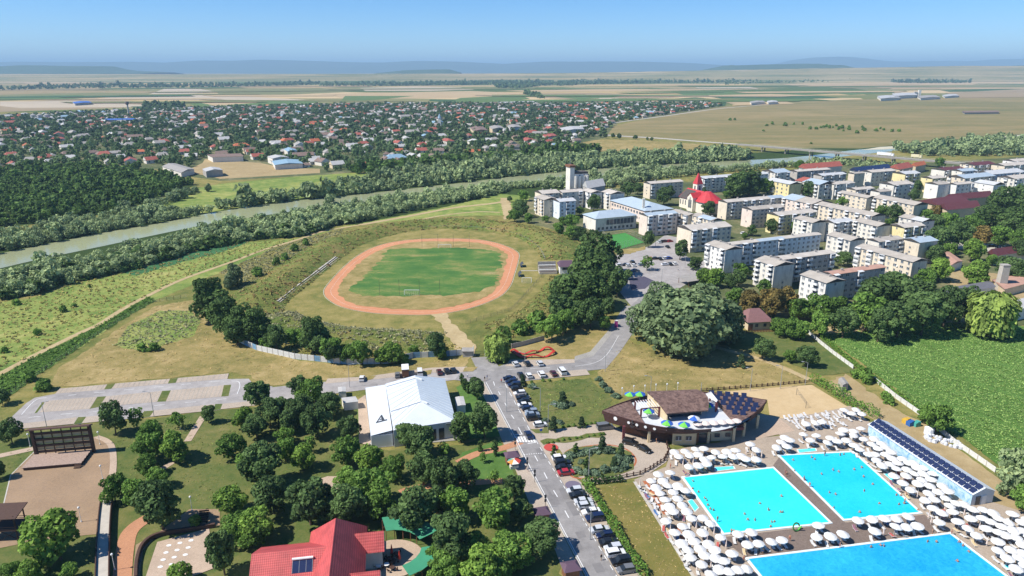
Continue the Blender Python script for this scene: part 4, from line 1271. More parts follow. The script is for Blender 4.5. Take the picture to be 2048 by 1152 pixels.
sheet('football_pitch',ragged(smooth([G(*p) for p in Z5([(240,450),(300,405),(380,335),(430,290),(470,235),(495,198),(600,182),(720,186),(860,178),(1080,188),(1205,210),(1215,250),(1225,290),(1190,340),(1195,390),(1110,450),(980,470),(860,485),(740,478),(600,490),(450,490),(320,480)])],4,True),1.5,1.3),7,M['pitch'],'worn green football pitch with straw-coloured patches','pitch')
sheet('dirt_path',Z5([(770,606),(872,596),(890,640),(960,710),(1062,800),(1066,872),(1035,880),(955,850),(880,745),(830,660)]),5,M['dirt'],'trodden dirt path from the gate to the track','path')
ribbon('concrete_path',Z5([(1350,326),(1470,326)]),1.0,5,M['concrete'],'thin concrete path from track to tribune','path',k=1)


def mound(name,pts,prof,m_,label,fol,taper=0.12,n_tuft=2200,seed=1):
    """An earth bank along a line of survey points; prof: (distance outwards, height)."""
    P = smooth([G(*p) for p in pts],6)
    n = len(P)
    rows_ = [offset(P,-d) for d,h in prof]
    r = np.random.default_rng(seed)
    V,Q = [],[]
    tp = [min(1,min(i,n - 1 - i) / (n * taper)) for i in range(n)]
    for j,(d,h) in enumerate(prof):
        for i in range(n):
            V.append((rows_[j][i].x,rows_[j][i].y,0.02 + h * tp[i] * (1 + r.uniform(-0.12,0.12))))
    for j in range(len(prof) - 1):
        for i in range(n - 1):
            a = j * n + i
            Q.append((a,a + n,a + n + 1,a + 1))
    me = np_mesh(name,V,Q,M[m_],smooth=True)
    o = place(name,me)
    o.data.polygons.foreach_set('use_smooth',np.ones(len(Q),bool))
    tag(o,label,'earth bank',None,'structure')
    s = r.uniform(0,n - 1.01,n_tuft); t = r.uniform(0,len(prof) - 1.01,n_tuft)
    V = np.array(V).reshape(len(prof),n,3)
    i0,j0 = s.astype(int),t.astype(int); fs,ft = (s - i0)[:,None],(t - j0)[:,None]
    p = (V[j0,i0] * (1 - fs) + V[j0,i0 + 1] * fs) * (1 - ft) + (V[j0 + 1,i0] * (1 - fs) + V[j0 + 1,i0 + 1] * fs) * ft
    return p,fol,seed


TUFT = []
for i in range(4):
    r = np.random.default_rng(700 + i)
    n = 9
    p = np.stack([r.normal(0,0.45,n),r.normal(0,0.45,n),r.uniform(0.1,0.7,n)],1)
    v,q = leaf_quads(p,r.normal(0,0.45,(n,3)) + np.array([-0.35,-0.2,0.9]),0.34,r,1.1)
    TUFT.append((v,q,np.repeat(r.uniform(0,1,n),4)))


def tufts(name,p,fol,label,seed,s0=0.35,s1=1.0):
    r = np.random.default_rng(seed)
    s = r.uniform(s0,s1,len(p))
    return stamp(name,TUFT,p[:,0],p[:,1],s,s,FOL[fol],label,'weeds',seed,0.5,p[:,2])


bank = mound('earth_bank',[(560,628),(569,606),(600,580),(640,548),(677,519),(720,490),(790,468),(860,458),(920,457),(985,463),(1040,476),(1076,500),(1088,520)][::-1],
             [(-1.5,0),(3,1.6),(8,3.4),(12,4.0),(17,3.0),(24,0.9),(29,0)],'weeds','weed-covered earth bank curving behind the running track','rust',0.1,1700,81)
tufts('bank_weeds',bank[0][:500],'rust','rusty dry weeds on the stadium bank',82)
tufts('bank_weeds',bank[0][500:],'weed','olive green weeds on the stadium bank',83)
bank2 = mound('earth_bank',[(1104,552),(1082,585),(1050,616),(1010,640),(965,655)][::-1],[(-1,0),(3,1.6),(7,2.6),(12,1.6),(17,0)][::1],'weeds','low weedy bank right of the dirt path','weed',0.15,450,84)
tufts('bank_weeds',bank2[0],'weed','weeds on the low bank right of the dirt path',85)
bank3 = mound('earth_bank',[(892,668),(800,662),(700,656),(620,640),(580,622)][::-1],[(-1,0),(3,1.4),(7,2.4),(12,1.8),(18,0.8),(22,0)],'weeds','weedy bank between the track and the concrete wall','weed',0.15,1000,86)
tufts('bank_weeds',bank3[0],'greyweed','pale grey-green weeds below the running track',87)


def field_tufts(pts,spacing,fol,label,seed,s0=0.35,s1=1.0,keep=1.0):
    x,y = scatter([G(*p) for p in pts],spacing,seed)
    r = np.random.default_rng(seed)
    k = r.uniform(0,1,len(x)) < keep
    x,y = x[k],y[k]
    return tufts('weeds',np.stack([x,y,np.zeros(len(x))],1),fol,label,seed + 1,s0,s1)


field_tufts([(-60,800),(0,752),(60,718),(156,672),(243,625),(300,592),(312,602),(243,640),(104,731),(20,790),(-60,850)],1.3,'acacia','tall green weeds beside the wire fence',91)
field_tufts([(0,604),(60,597),(167,563),(243,548),(347,521),(486,486),(600,476),(560,492),(440,530),(365,556),(243,618),(156,664),(0,744)],2.6,'weed','tufts of tall grass on the riverside meadow',93,0.4,1.1)
field_tufts([(440,545),(560,492),(690,456),(670,500),(600,560),(570,610),(560,660),(500,600)],1.6,'greyweed','grey-green scrub between meadow and stadium bank',95)
field_tufts([(230,690),(260,650),(320,622),(380,622),(400,640),(385,672),(330,690),(280,705)],1.6,'greyweed','pale weeds in the dry field',97,0.4,0.9)
field_tufts([(640,660),(800,672),(890,680),(930,700),(830,708),(700,722),(600,712),(560,690)],1.6,'weed','scrub between the bank and the concrete wall',99)
# crop plants
x,y = scatter([G(*p) for p in [(1640,668),(1720,662),(1860,648),(1960,642),(2048,655),(2300,700),(2300,1130),(2048,965),(1960,900),(1880,845),(1780,770),(1700,708)]],0.78,101)
k = np.nonzero((x < 0.78 * (y * CS + 100 * SN)))[0]
x,y = x[k],y[k]
r = np.random.default_rng(102); s = r.uniform(0.32,0.66,len(x)) * (0.85 + 0.2 * np.sin((x * 0.8 + y * 0.6) * 1.6)) * np.where(np.abs(((x * 0.8 + y * 0.6) % 24) - 12) < 0.8,0.45,1.0)
stamp('crop_plants',TUFT,x,y,s,s * 0.9,FOL['crop'],'dense leafy plants covering the crop field','crop',103,0.5)
BLADES = []
for i in range(4):
    r = np.random.default_rng(760 + i)
    p = np.stack([r.normal(0,0.5,5),r.normal(0,0.5,5),r.uniform(0.03,0.3,5)],1)
    v,q = leaf_quads(p,r.normal(0,0.35,(5,3)) + np.array([-0.2,-0.1,1.0]),0.24,r,1.2)
    BLADES.append((v,q,np.repeat(r.uniform(0,1,5),4)))
FOL['lawn'] = leaf('lawn_blades',0.105,0.150,0.040)
FOL['straw'] = leaf('straw_blades',0.215,0.190,0.085)


def lawn_blades(pts,spacing,fol,label,seed):
    x,y = scatter([G(*p) for p in pts],spacing,seed)
    r = np.random.default_rng(seed)
    k = (np.abs(x) < 0.76 * (y * CS + 100 * SN)) & (r.uniform(0,1,len(x)) < 0.35 + 0.5 * (np.sin(x * 0.35 + seed) * np.sin(y * 0.3 + x * 0.1) > -0.2))
    x,y = x[k],y[k]
    s = r.uniform(0.35,1.0,len(x)) * np.clip(y / 260,0.4,1.0)
    return stamp('grass',BLADES,x,y,s,s,FOL[fol],label,'grass',seed,0.6,np.full(len(x),0.07))


lawn_blades([(190,860),(300,845),(520,815),(690,795),(720,890),(900,905),(900,950),(980,985),(1060,1090),(860,1040),(640,1030),(440,1005),(300,1005),(240,985),(240,900)],1.5,'lawn','uneven grass of the park lawn',501)
lawn_blades([(0,850),(60,865),(75,900),(20,960),(0,990)],1.5,'lawn','uneven grass left of the stage',502)
lawn_blades([(100,770),(120,735),(250,650),(310,612),(390,600),(440,640),(490,690),(600,722),(760,735),(940,715),(930,732),(860,736),(700,752),(545,770),(460,743),(120,773)],2.2,'straw','straw stubble of the dry field',503)
lawn_blades([(1190,753),(1255,680),(1300,700),(1450,690),(1540,715),(1620,762),(1500,780),(1225,785)],1.8,'straw','straw stubble of the mown field',504)
lawn_blades([(1055,768),(1180,756),(1220,800),(1210,842),(1100,858),(1055,790)],1.3,'lawn','uneven grass of the ornamental lawn',505)
lawn_blades([(1195,978),(1268,966),(1300,1012),(1385,1150),(1300,1150),(1212,1012)],1.0,'straw','dry grass blades behind the hedge',506)
# ------------------------------------------------------------------ stadium furniture
M['white_paint'] = plain('white_paint',c3(0.78,0.78,0.76),0.5,0.06,1.0)
M['dark_metal'] = plain('dark_metal',c3(0.05,0.055,0.06),0.5,0.15,2.0)
M['grey_metal'] = plain('grey_metal',c3(0.32,0.33,0.34),0.45,0.12,2.0)
M['wood_dark'] = plain('dark_wood',rgb('#4a3328'),0.8,0.2,2.0)
M['wood_brown'] = plain('brown_wood',rgb('#7a5138'),0.8,0.2,2.0)
M['purple_roof'] = plain('purple_sheet_roof',rgb('#5b4654'),0.6,0.1,1.0)
M['red_metal'] = plain('red_metal',rgb('#b5352b'),0.5,0.1,1.0)


def goal(u0,v0,u1,v1,label):
    a,b = G(u0,v0),G(u1,v1)
    root = empty('football_goal',a)
    o = a.copy()
    d = (b - a); d.normalize(); n = Vector((-d.y,d.x,0))
    up = Vector((0,0,2.44))
    mb = MB(o); mb.bar(a,a + up,0.11,6); mb.obj('post',M['white_paint'],root)
    mb = MB(o); mb.bar(b,b + up,0.11,6); mb.obj('post',M['white_paint'],root)
    mb = MB(o); mb.bar(a + up,b + up,0.11,6); mb.obj('crossbar',M['white_paint'],root)
    mb = MB(o)
    s = 1 if 'far' in label else -1
    for i in range(9):
        p = a.lerp(b,i / 8)
        mb.bar(p + up,p + n * 2 * s,0.012,3)
    for i in range(1,6):
        q = (up * (1 - i / 6)) + n * 2 * s * i / 6
        mb.bar(a + q,b + q,0.012,3)
    mb.obj('net',M['white_paint'],root)
    for c in root.children: c.location = (0,0,0)
    tag(root,label,'goal')


goal(876.5,497,902,497,'white football goal at the far end of the pitch')
goal(809,590,839.5,590,'white football goal at the near end of the pitch')
goal(1044,565,1063,565,'spare white goal standing beside the running track')


def ball_stop(xs,y1,y0,h,label):
    P = [G(*Z5([(x,y1)])[0]) for x in xs]
    root = empty('ball_stop_fence',P[0])
    for p in P:
        mb = MB(P[0]); mb.bar(p,p + Vector((0,0,h)),0.07,5); mb.obj('post',M['dark_metal'],root).location = (0,0,0)
    mb = MB(P[0])
    for k in range(6):
        z = Vector((0,0,h * (k + 1) / 6))
        mb.bar(P[0] + z,P[-1] + z,0.012,3)
    mb.obj('wire',M['dark_metal'],root).location = (0,0,0)
    tag(root,label,'fence')


ball_stop((447,573,702,832),486,360,8.0,'tall ball-stop fence behind the near goal')
ball_stop((718,820,918,1020),176,95,8.0,'tall ball-stop fence behind the far goal')

# concrete panel wall, graffiti on some panels
M['panel_pale'] = plain('pale_concrete_panel',rgb('#d2d1cb'),0.85,0.15,1.2)
M['panel_blue'] = plain('blue_sprayed_panel',rgb('#6f93ad'),0.8,0.35,1.4)


def panel_wall(name,pts,h,pw,mats,label,every=1):
    P = [G(*p) for p in pts]
    root = empty(name,P[0])
    seg = []
    for a,b in zip(P,P[1:]):
        n = max(1,round((b - a).length / pw))
        for i in range(n): seg.append((a.lerp(b,i / n),a.lerp(b,(i + 1) / n)))
    cache = {}
    post = MB(); post.box((0,0,h / 2 + 0.05),(0.22,0.22,h + 0.1)); post = post.mesh('post',M['concrete'])
    for i,(a,b) in enumerate(seg):
        d = b - a
        ln = round(d.length,2)
        mt = mats[(i * 7 + i // 3) % len(mats)]
        if (ln,mt) not in cache:
            mb = MB(); mb.box((ln / 2,0,h / 2),(ln - 0.1,0.1,h)); cache[(ln,mt)] = mb.mesh('panel',M[mt])
        c = (a - P[0])
        place('panel',cache[(ln,mt)],root,(c.x,c.y,0),(0,0,math.atan2(d.y,d.x)))
        place('post',post,root,(c.x,c.y,0),(0,0,math.atan2(d.y,d.x)))
    tag(root,label,'wall')
    return root


panel_wall('concrete_wall',[(481,686),(514,701),(590,718),(694,729),(776,727),(826,716),(886,713),(940,709)],2.2,2.6,['panel_pale','panel_pale','panel_blue','panel_pale','panel_pale'],'pale concrete panel wall below the stadium, blue graffiti on some panels')
panel_wall('concrete_wall',[(1023,697),(1045,692),(1089,680)],1.9,2.6,['panel_dark'] if 'panel_dark' in M else ['wall_grey'],'short grey panel wall behind the red sculpture')
panel_wall('boundary_wall',[(1617,668),(1640,688),(1665,708),(1706,738)],1.5,3.0,['panel_pale'],'pale boundary wall along the upper edge of the crop field')
panel_wall('boundary_wall',[(1748,762),(1790,796),(1850,838),(1905,885),(1990,945)],1.5,3.0,['panel_pale'],'pale boundary wall between the service yard and the crop field')

# stadium gate
a,b = G(947,713),G(970,712)
root = empty('stadium_gate',a)
for p in (a,b):
    mb = MB(a); mb.bar(p,p + Vector((0,0,4.2)),0.14,6); mb.obj('post',M['white_paint'],root).location = (0,0,0)
mb = MB(a)
for i in range(15):
    p = a.lerp(b,(i + 0.5) / 15); mb.bar(p,p + Vector((0,0,1.9)),0.03,4)
for z in (0.2,1.0,1.9): mb.bar(a + Vector((0,0,z)),b + Vector((0,0,z)),0.04,4)
mb.obj('gate_leaf',M['dark_metal'],root).location = (0,0,0)
tag(root,'dark barred gate between two white posts','gate')
# ticket hut
p = G(936,712); root = empty('gate_hut',p)
mb = MB(); mb.box((0,0,1.2),(3.6,2.2,2.4)); mb.obj('wall',M['wall_grey'],root)
mb = MB(); mb.box((0,0,2.5),(4.4,3.0,0.2),tilt=0.12); mb.obj('roof',M['roofs']['grey'],root)
tag(root,'small grey hut beside the stadium gate','hut')

# track-side fence
P = smooth([G(*p) for p in [(932,649),(1004,627),(1023,620),(1040,603),(1057,584),(1086,552)]],6)
root = empty('track_fence',P[0])
for i,p in enumerate(P):
    mb = MB(P[0]); mb.bar(p,p + Vector((0,0,1.6)),0.06,4); mb.obj('post',M['dark_metal'],root).location = (0,0,0)
mb = MB(P[0])
for a_,b_ in zip(P,P[1:]):
    for z in (0.5,1.0,1.55): mb.bar(a_ + Vector((0,0,z)),b_ + Vector((0,0,z)),0.035,3)
mb.obj('rail',M['dark_metal'],root).location = (0,0,0)
tag(root,'dark mesh fence along the right edge of the stadium','fence')
P = smooth([G(*p) for p in [(1090,520),(1076,497),(1040,474),(985,461),(900,456),(830,459)]],5)
root = empty('track_fence',P[0])
for i,p in enumerate(P):
    mb = MB(P[0]); mb.bar(p,p + Vector((0,0,1.6)),0.07,4); mb.obj('post',M['grey_metal'],root).location = (0,0,0)
mb = MB(P[0])
for a_,b_ in zip(P,P[1:]):
    for z in (0.6,1.5): mb.bar(a_ + Vector((0,0,z)),b_ + Vector((0,0,z)),0.04,3)
mb.obj('rail',M['grey_metal'],root).location = (0,0,0)
tag(root,'grey rail fence along the back of the running track','fence')
# old concrete terraces at the left of the track
P = smooth([G(*p) for p in [(566,608),(600,580),(640,549),(680,518)]],4)
root = empty('terrace_steps',P[0])
for k in range(3):
    A,B_ = offset(P,0.2 + k * 0.9),offset(P,1.1 + k * 0.9)
    mb = MB(P[0])
    for i in range(len(P) - 1):
        mb.hexa([(q.x,q.y,0) for q in (A[i],A[i + 1],B_[i + 1],B_[i])],[(q.x,q.y,0.5 + 0.45 * k) for q in (A[i],A[i + 1],B_[i + 1],B_[i])])
    mb.obj('step',M['concrete'],root).location = (0,0,0)
tag(root,'old concrete terrace steps left of the running track','steps')
# tribune
p = G(1098,548); root = empty('tribune',p,R(5))
mb = MB(); mb.box((9,2,2.1),(7,6,4.2)); mb.obj('wall',M['white_paint'],root)
mb = MB(); mb.hexa([(4.8,-2.2,4.2),(13.2,-2.2,4.2),(13.2,6.2,4.2),(4.8,6.2,4.2)],[(6.0,1.6,6.4),(12.2,1.6,6.4),(12.2,2.6,6.4),(6.0,2.6,6.4)]); mb.obj('roof',M['purple_roof'],root)
mb = MB(); mb.box((9,-1.05,2.9),(4.6,0.12,1.2)); mb.obj('window',M['glass_dark'],root)
for k in range(4):
    mb = MB(); mb.box((-0.5,k * 1.3,0.5 + 0.45 * k),(9,1.3,1.0 + 0.9 * k)); mb.obj('step',M['concrete'],root)
    mb = MB(); mb.box((-0.5,k * 1.3 - 0.1,1.15 + 0.9 * k),(8.6,0.4,0.25)); mb.obj('seat_row',M['white_paint'] if k % 2 else M['wood_dark'],root)
mb = MB(); mb.box((-0.5,5.4,2.6),(9.4,0.25,5.2)); mb.obj('back_wall',M['wall_grey'],root)
tag(root,'small tribune with seat rows and purple-roofed cabin','tribune')
for i,(u,v) in enumerate([(1043.5,533),(1039.5,552)]):
    p = G(u,v); root = empty('dugout',p,R(96))
    mb = MB()
    for k in range(8):
        a0,a1 = R(90 * k / 8),R(90 * (k + 1) / 8)
        mb.poly([(-2.4,1.6 * math.cos(a0) - 0.8,2.1 * math.sin(a0)),(2.4,1.6 * math.cos(a0) - 0.8,2.1 * math.sin(a0)),(2.4,1.6 * math.cos(a1) - 0.8,2.1 * math.sin(a1)),(-2.4,1.6 * math.cos(a1) - 0.8,2.1 * math.sin(a1))])
    mb.obj('shelter',M['dark_metal'],root)
    mb = MB(); mb.box((0,0,0.4),(4.2,0.45,0.1)); mb.box((0,0.2,0.2),(4.0,0.1,0.4)); mb.obj('bench',M['white_paint'],root)
    tag(root,f'dark curved team dugout, {["farther", "nearer"][i]} of two by the track','dugout','team dugouts')

# ------------------------------------------------------------------ apartment blocks
def block_wall(name,c):
    m,nt,N,L,b = new_mat(name)
    co = obj_coord(nt)
    st = noise(nt,1.0,5,0.7,obj_coord(nt,0.9,0.9,0.12))
    pa = noise(nt,0.16,4,0.6,co)
    f = math_node(nt,'ADD',math_node(nt,'MULTIPLY',st,0.55),math_node(nt,'MULTIPLY',pa,0.45))
    L.new(ramp(nt,f,[(0.36,tuple(x * 0.62 for x in c[:3]) + (1,)),(0.47,tuple(x * 0.93 for x in c[:3]) + (1,)),(0.64,tuple(min(1,x * 1.05) for x in c[:3]) + (1,))]),b.inputs['Base Color'])
    b.inputs['Roughness'].default_value = 0.9
    b.inputs['Specular IOR Level'].default_value = 0.2
    return m


WALLS = {
    'white': block_wall('white_block_render',rgb('#e2dcd0')),'cream': block_wall('cream_block_render',rgb('#e0d2bc')),'pink': block_wall('pinkish_block_render',rgb('#e4d2c4')),
    'yellow': block_wall('yellow_block_render',rgb('#e8d8a4')),'grey': block_wall('grey_block_render',rgb('#b8b2aa')),'blue': block_wall('blue_white_block_render',rgb('#dce2e6')),'bright': block_wall('bright_block_render',rgb('#eae6de'))}
ROOFS = {'grey': plain('weathered_sheet_roof',rgb('#a79f94'),0.8,0.16,0.25),'pale': plain('pale_asbestos_roof',rgb('#b8b0a5'),0.8,0.14,0.25),'blue': plain('blue_grey_metal_roof',rgb('#a6b4be'),0.5,0.08,0.3),'white': plain('light_metal_roof',rgb('#c0c1c0'),0.5,0.12,0.3),
         'rust': plain('rusty_sheet_roof',rgb('#b08a78'),0.8,0.15,0.25),'red': M['roofs']['red'],'maroon': plain('maroon_roof',rgb('#5e3236'),0.7,0.12,0.4)}
AX,BX = Vector((math.cos(R(23)),math.sin(R(23)),0)),Vector((math.cos(R(114)),math.sin(R(114)),0))
M['gable_dark'] = plain('bituminous_gable',rgb('#4e4844'),0.9,0.15,0.5)
M['pane'] = plain('window_pane',rgb('#4b5560'),0.12,0.25,0.4)
M['awning'] = plain('balcony_awning',rgb('#d5d6d4'),0.6,0.1,1.0)
mb = MB(); mb.box((0,-0.03,0),(1.5,0.1,1.25),0,0); mb.box((0,-0.05,0),(0.09,0.14,1.25),0,1); mb.box((0,-0.05,-0.66),(1.7,0.22,0.08),0,1)
WIN = mb.mesh('window',[M['pane'],M['white_paint']])
M['curtain'] = plain('curtained_pane',rgb('#8d8f90'),0.2,0.25,0.5)
WIN2 = mb.mesh('window',[M['curtain'],M['white_paint']])
mb.box((1.15,-0.25,-0.4),(0.7,0.4,0.5),0,1)
WIN3 = mb.mesh('window',[M['pane'],M['white_paint']])
WINS = [WIN,WIN,WIN,WIN2,WIN2,WIN3]
BAL = {}
for k_,mt in (('white','white_paint'),('cream','wall_cream'),('grey','wall_grey'),('glazed','white_paint')):
    mb = MB()
    mb.box((0,-0.6,-0.95),(2.9,1.2,0.14),0,0)
    mb.box((0,-1.17,-0.45),(2.9,0.08,0.95),0,0)
    for s in (-1,1): mb.box((s * 1.42,-0.6,-0.45 if k_ != 'glazed' else 0.05),(0.08,1.2,0.95 if k_ != 'glazed' else 1.95),0,0)
    if k_ == 'glazed':
        mb.box((0,-1.14,0.5),(2.8,0.06,0.95),0,1)
        for s in (-0.95,0,0.95): mb.box((s,-1.18,0.5),(0.07,0.07,0.95),0,0)
        mb.box((0,-0.62,1.05),(3.1,1.35,0.1),0,0)
    else:
        mb.box((0,-0.04,0.1),(2.2,0.1,1.9),0,1)
    BAL[k_] = mb.mesh('balcony',[M[mt],M['pane']])
mb = MB(); mb.box((0,-0.75,1.25),(3.0,1.6,0.08),tilt=0.2); AWN = mb.mesh('awning',M['awning'])


def block(L_,C_,R_,wall,roof,label,z=12.3,floors=5,lit=None,shade=None,bal='white',col_w=3.3,gable=True,roof2=None,name='apartment_block'):
    """L, C, R: eaves at the left end, near corner and right end as surveyed from the photograph."""
    A,C,Rr = G(*L_,z),G(*C_,z),G(*R_,z)
    b = max(4.0,(A - C).dot(BX)); a = max(4.0,(Rr - C).dot(AX))
    root = empty(name,(C.x,C.y,0))
    nC,nA,nD,nB = Vector((0,0,0)),AX * a,AX * a + BX * b,BX * b
    mb = MB(); mb.prism([(p.x,p.y) for p in (nC,nA,nD,nB)],0,z); mb.obj('wall',WALLS[wall],root)
    # low pitched roof along the longer side
    e = 0.45
    c = (nC + nD) / 2
    q = [nC - AX * e - BX * e,nA + AX * e - BX * e,nD + AX * e + BX * e,nB - AX * e + BX * e]
    q = [p + Vector((0,0,z + 0.12)) for p in q]
    rise = min(a,b) * 0.13
    up = Vector((0,0,rise))
    mb = MB()
    if b >= a:
        r1,r2 = (q[0] + q[1]) / 2 + up,(q[2] + q[3]) / 2 + up
        faces = [[q[3],q[0],r1,r2],[q[1],q[2],r2,r1]]; gab = [[q[0],q[1],r1],[q[2],q[3],r2]]
    else:
        r1,r2 = (q[0] + q[3]) / 2 + up,(q[1] + q[2]) / 2 + up
        faces = [[q[0],q[1],r2,r1],[q[2],q[3],r1,r2]]; gab = [[q[3],q[0],r1],[q[1],q[2],r2]]
    for f in faces: mb.poly(f,0)
    for f in gab: mb.poly(f,1)
    mb.poly([p - Vector((0,0,0.1)) for p in reversed(q)],1)
    ro = mb.obj('roof',[ROOFS[roof],M['gable_dark']],root)
    if roof2:
        k2,f0,f1 = roof2
        mb = MB()
        f = faces[0]
        lo0,lo1,hi1,hi0 = f
        d = Vector((0,0,0.03))
        mb.poly([lo0.lerp(lo1,f0) + d,lo0.lerp(lo1,f1) + d,hi0.lerp(hi1,f1) + d,hi0.lerp(hi1,f0) + d])
        mb.obj('metal_sheet',ROOFS[k2],ro)
    for i in range(2):      # chimneys
        p = (r1.lerp(r2,0.25 + 0.45 * i))
        mb = MB(); mb.box((p.x,p.y,p.z + 0.3),(1.0,0.7,1.2)); mb.obj('chimney',M['wall_grey'],ro)
    fh = z / floors
    lit = (b >= 14 or b >= a) if lit is None else lit
    shade = (a >= 14) if shade is None else shade
    rnd = random.Random(int(C.x * 31 + C.y * 17))
    for on,ln,d,org in ((lit,b,-BX,nB),(shade,a,AX,nC)):
        ang = math.atan2(d.y,d.x)
        if not on:
            if ln > 8:
                for f in range(floors):
                    if rnd.random() < 0.45:
                        p = org + d * ln * 0.5
                        place('window',WIN,root,(p.x,p.y,fh * (f + 0.55)),(0,0,ang),(0.6,1,0.75))
            continue
        n = max(2,int(ln / col_w))
        pat = [rnd.random() < 0.42 for _ in range(n)]
        if not any(pat): pat[n // 2] = True
        for i in range(n):
            p = org + d * ln * (i + 0.5) / n
            if pat[i] and i and pat[i - 1]: pat[i] = False
            for f in range(floors):
                zz = fh * (f + 0.55)
                if pat[i] and f > 0:
                    kk = 'glazed' if rnd.random() < 0.4 else bal
                    place('balcony',BAL[kk],root,(p.x,p.y,zz),(0,0,ang),(min(1.0,ln / n / 3.1),1,fh / 2.5))
                    if f == floors - 1 and rnd.random() < 0.6:
                        place('awning',AWN,root,(p.x,p.y,zz),(0,0,ang),(min(1.0,ln / n / 3.1),1,1))
                else:
                    place('window',rnd.choice(WINS),root,(p.x,p.y,zz),(0,0,ang),(rnd.choice([0.6,0.9,1.1]),1,fh / 2.6 * rnd.choice([0.85,1,1])))
    tag(root,label,'apartment block','apartment blocks of the town')
    return root


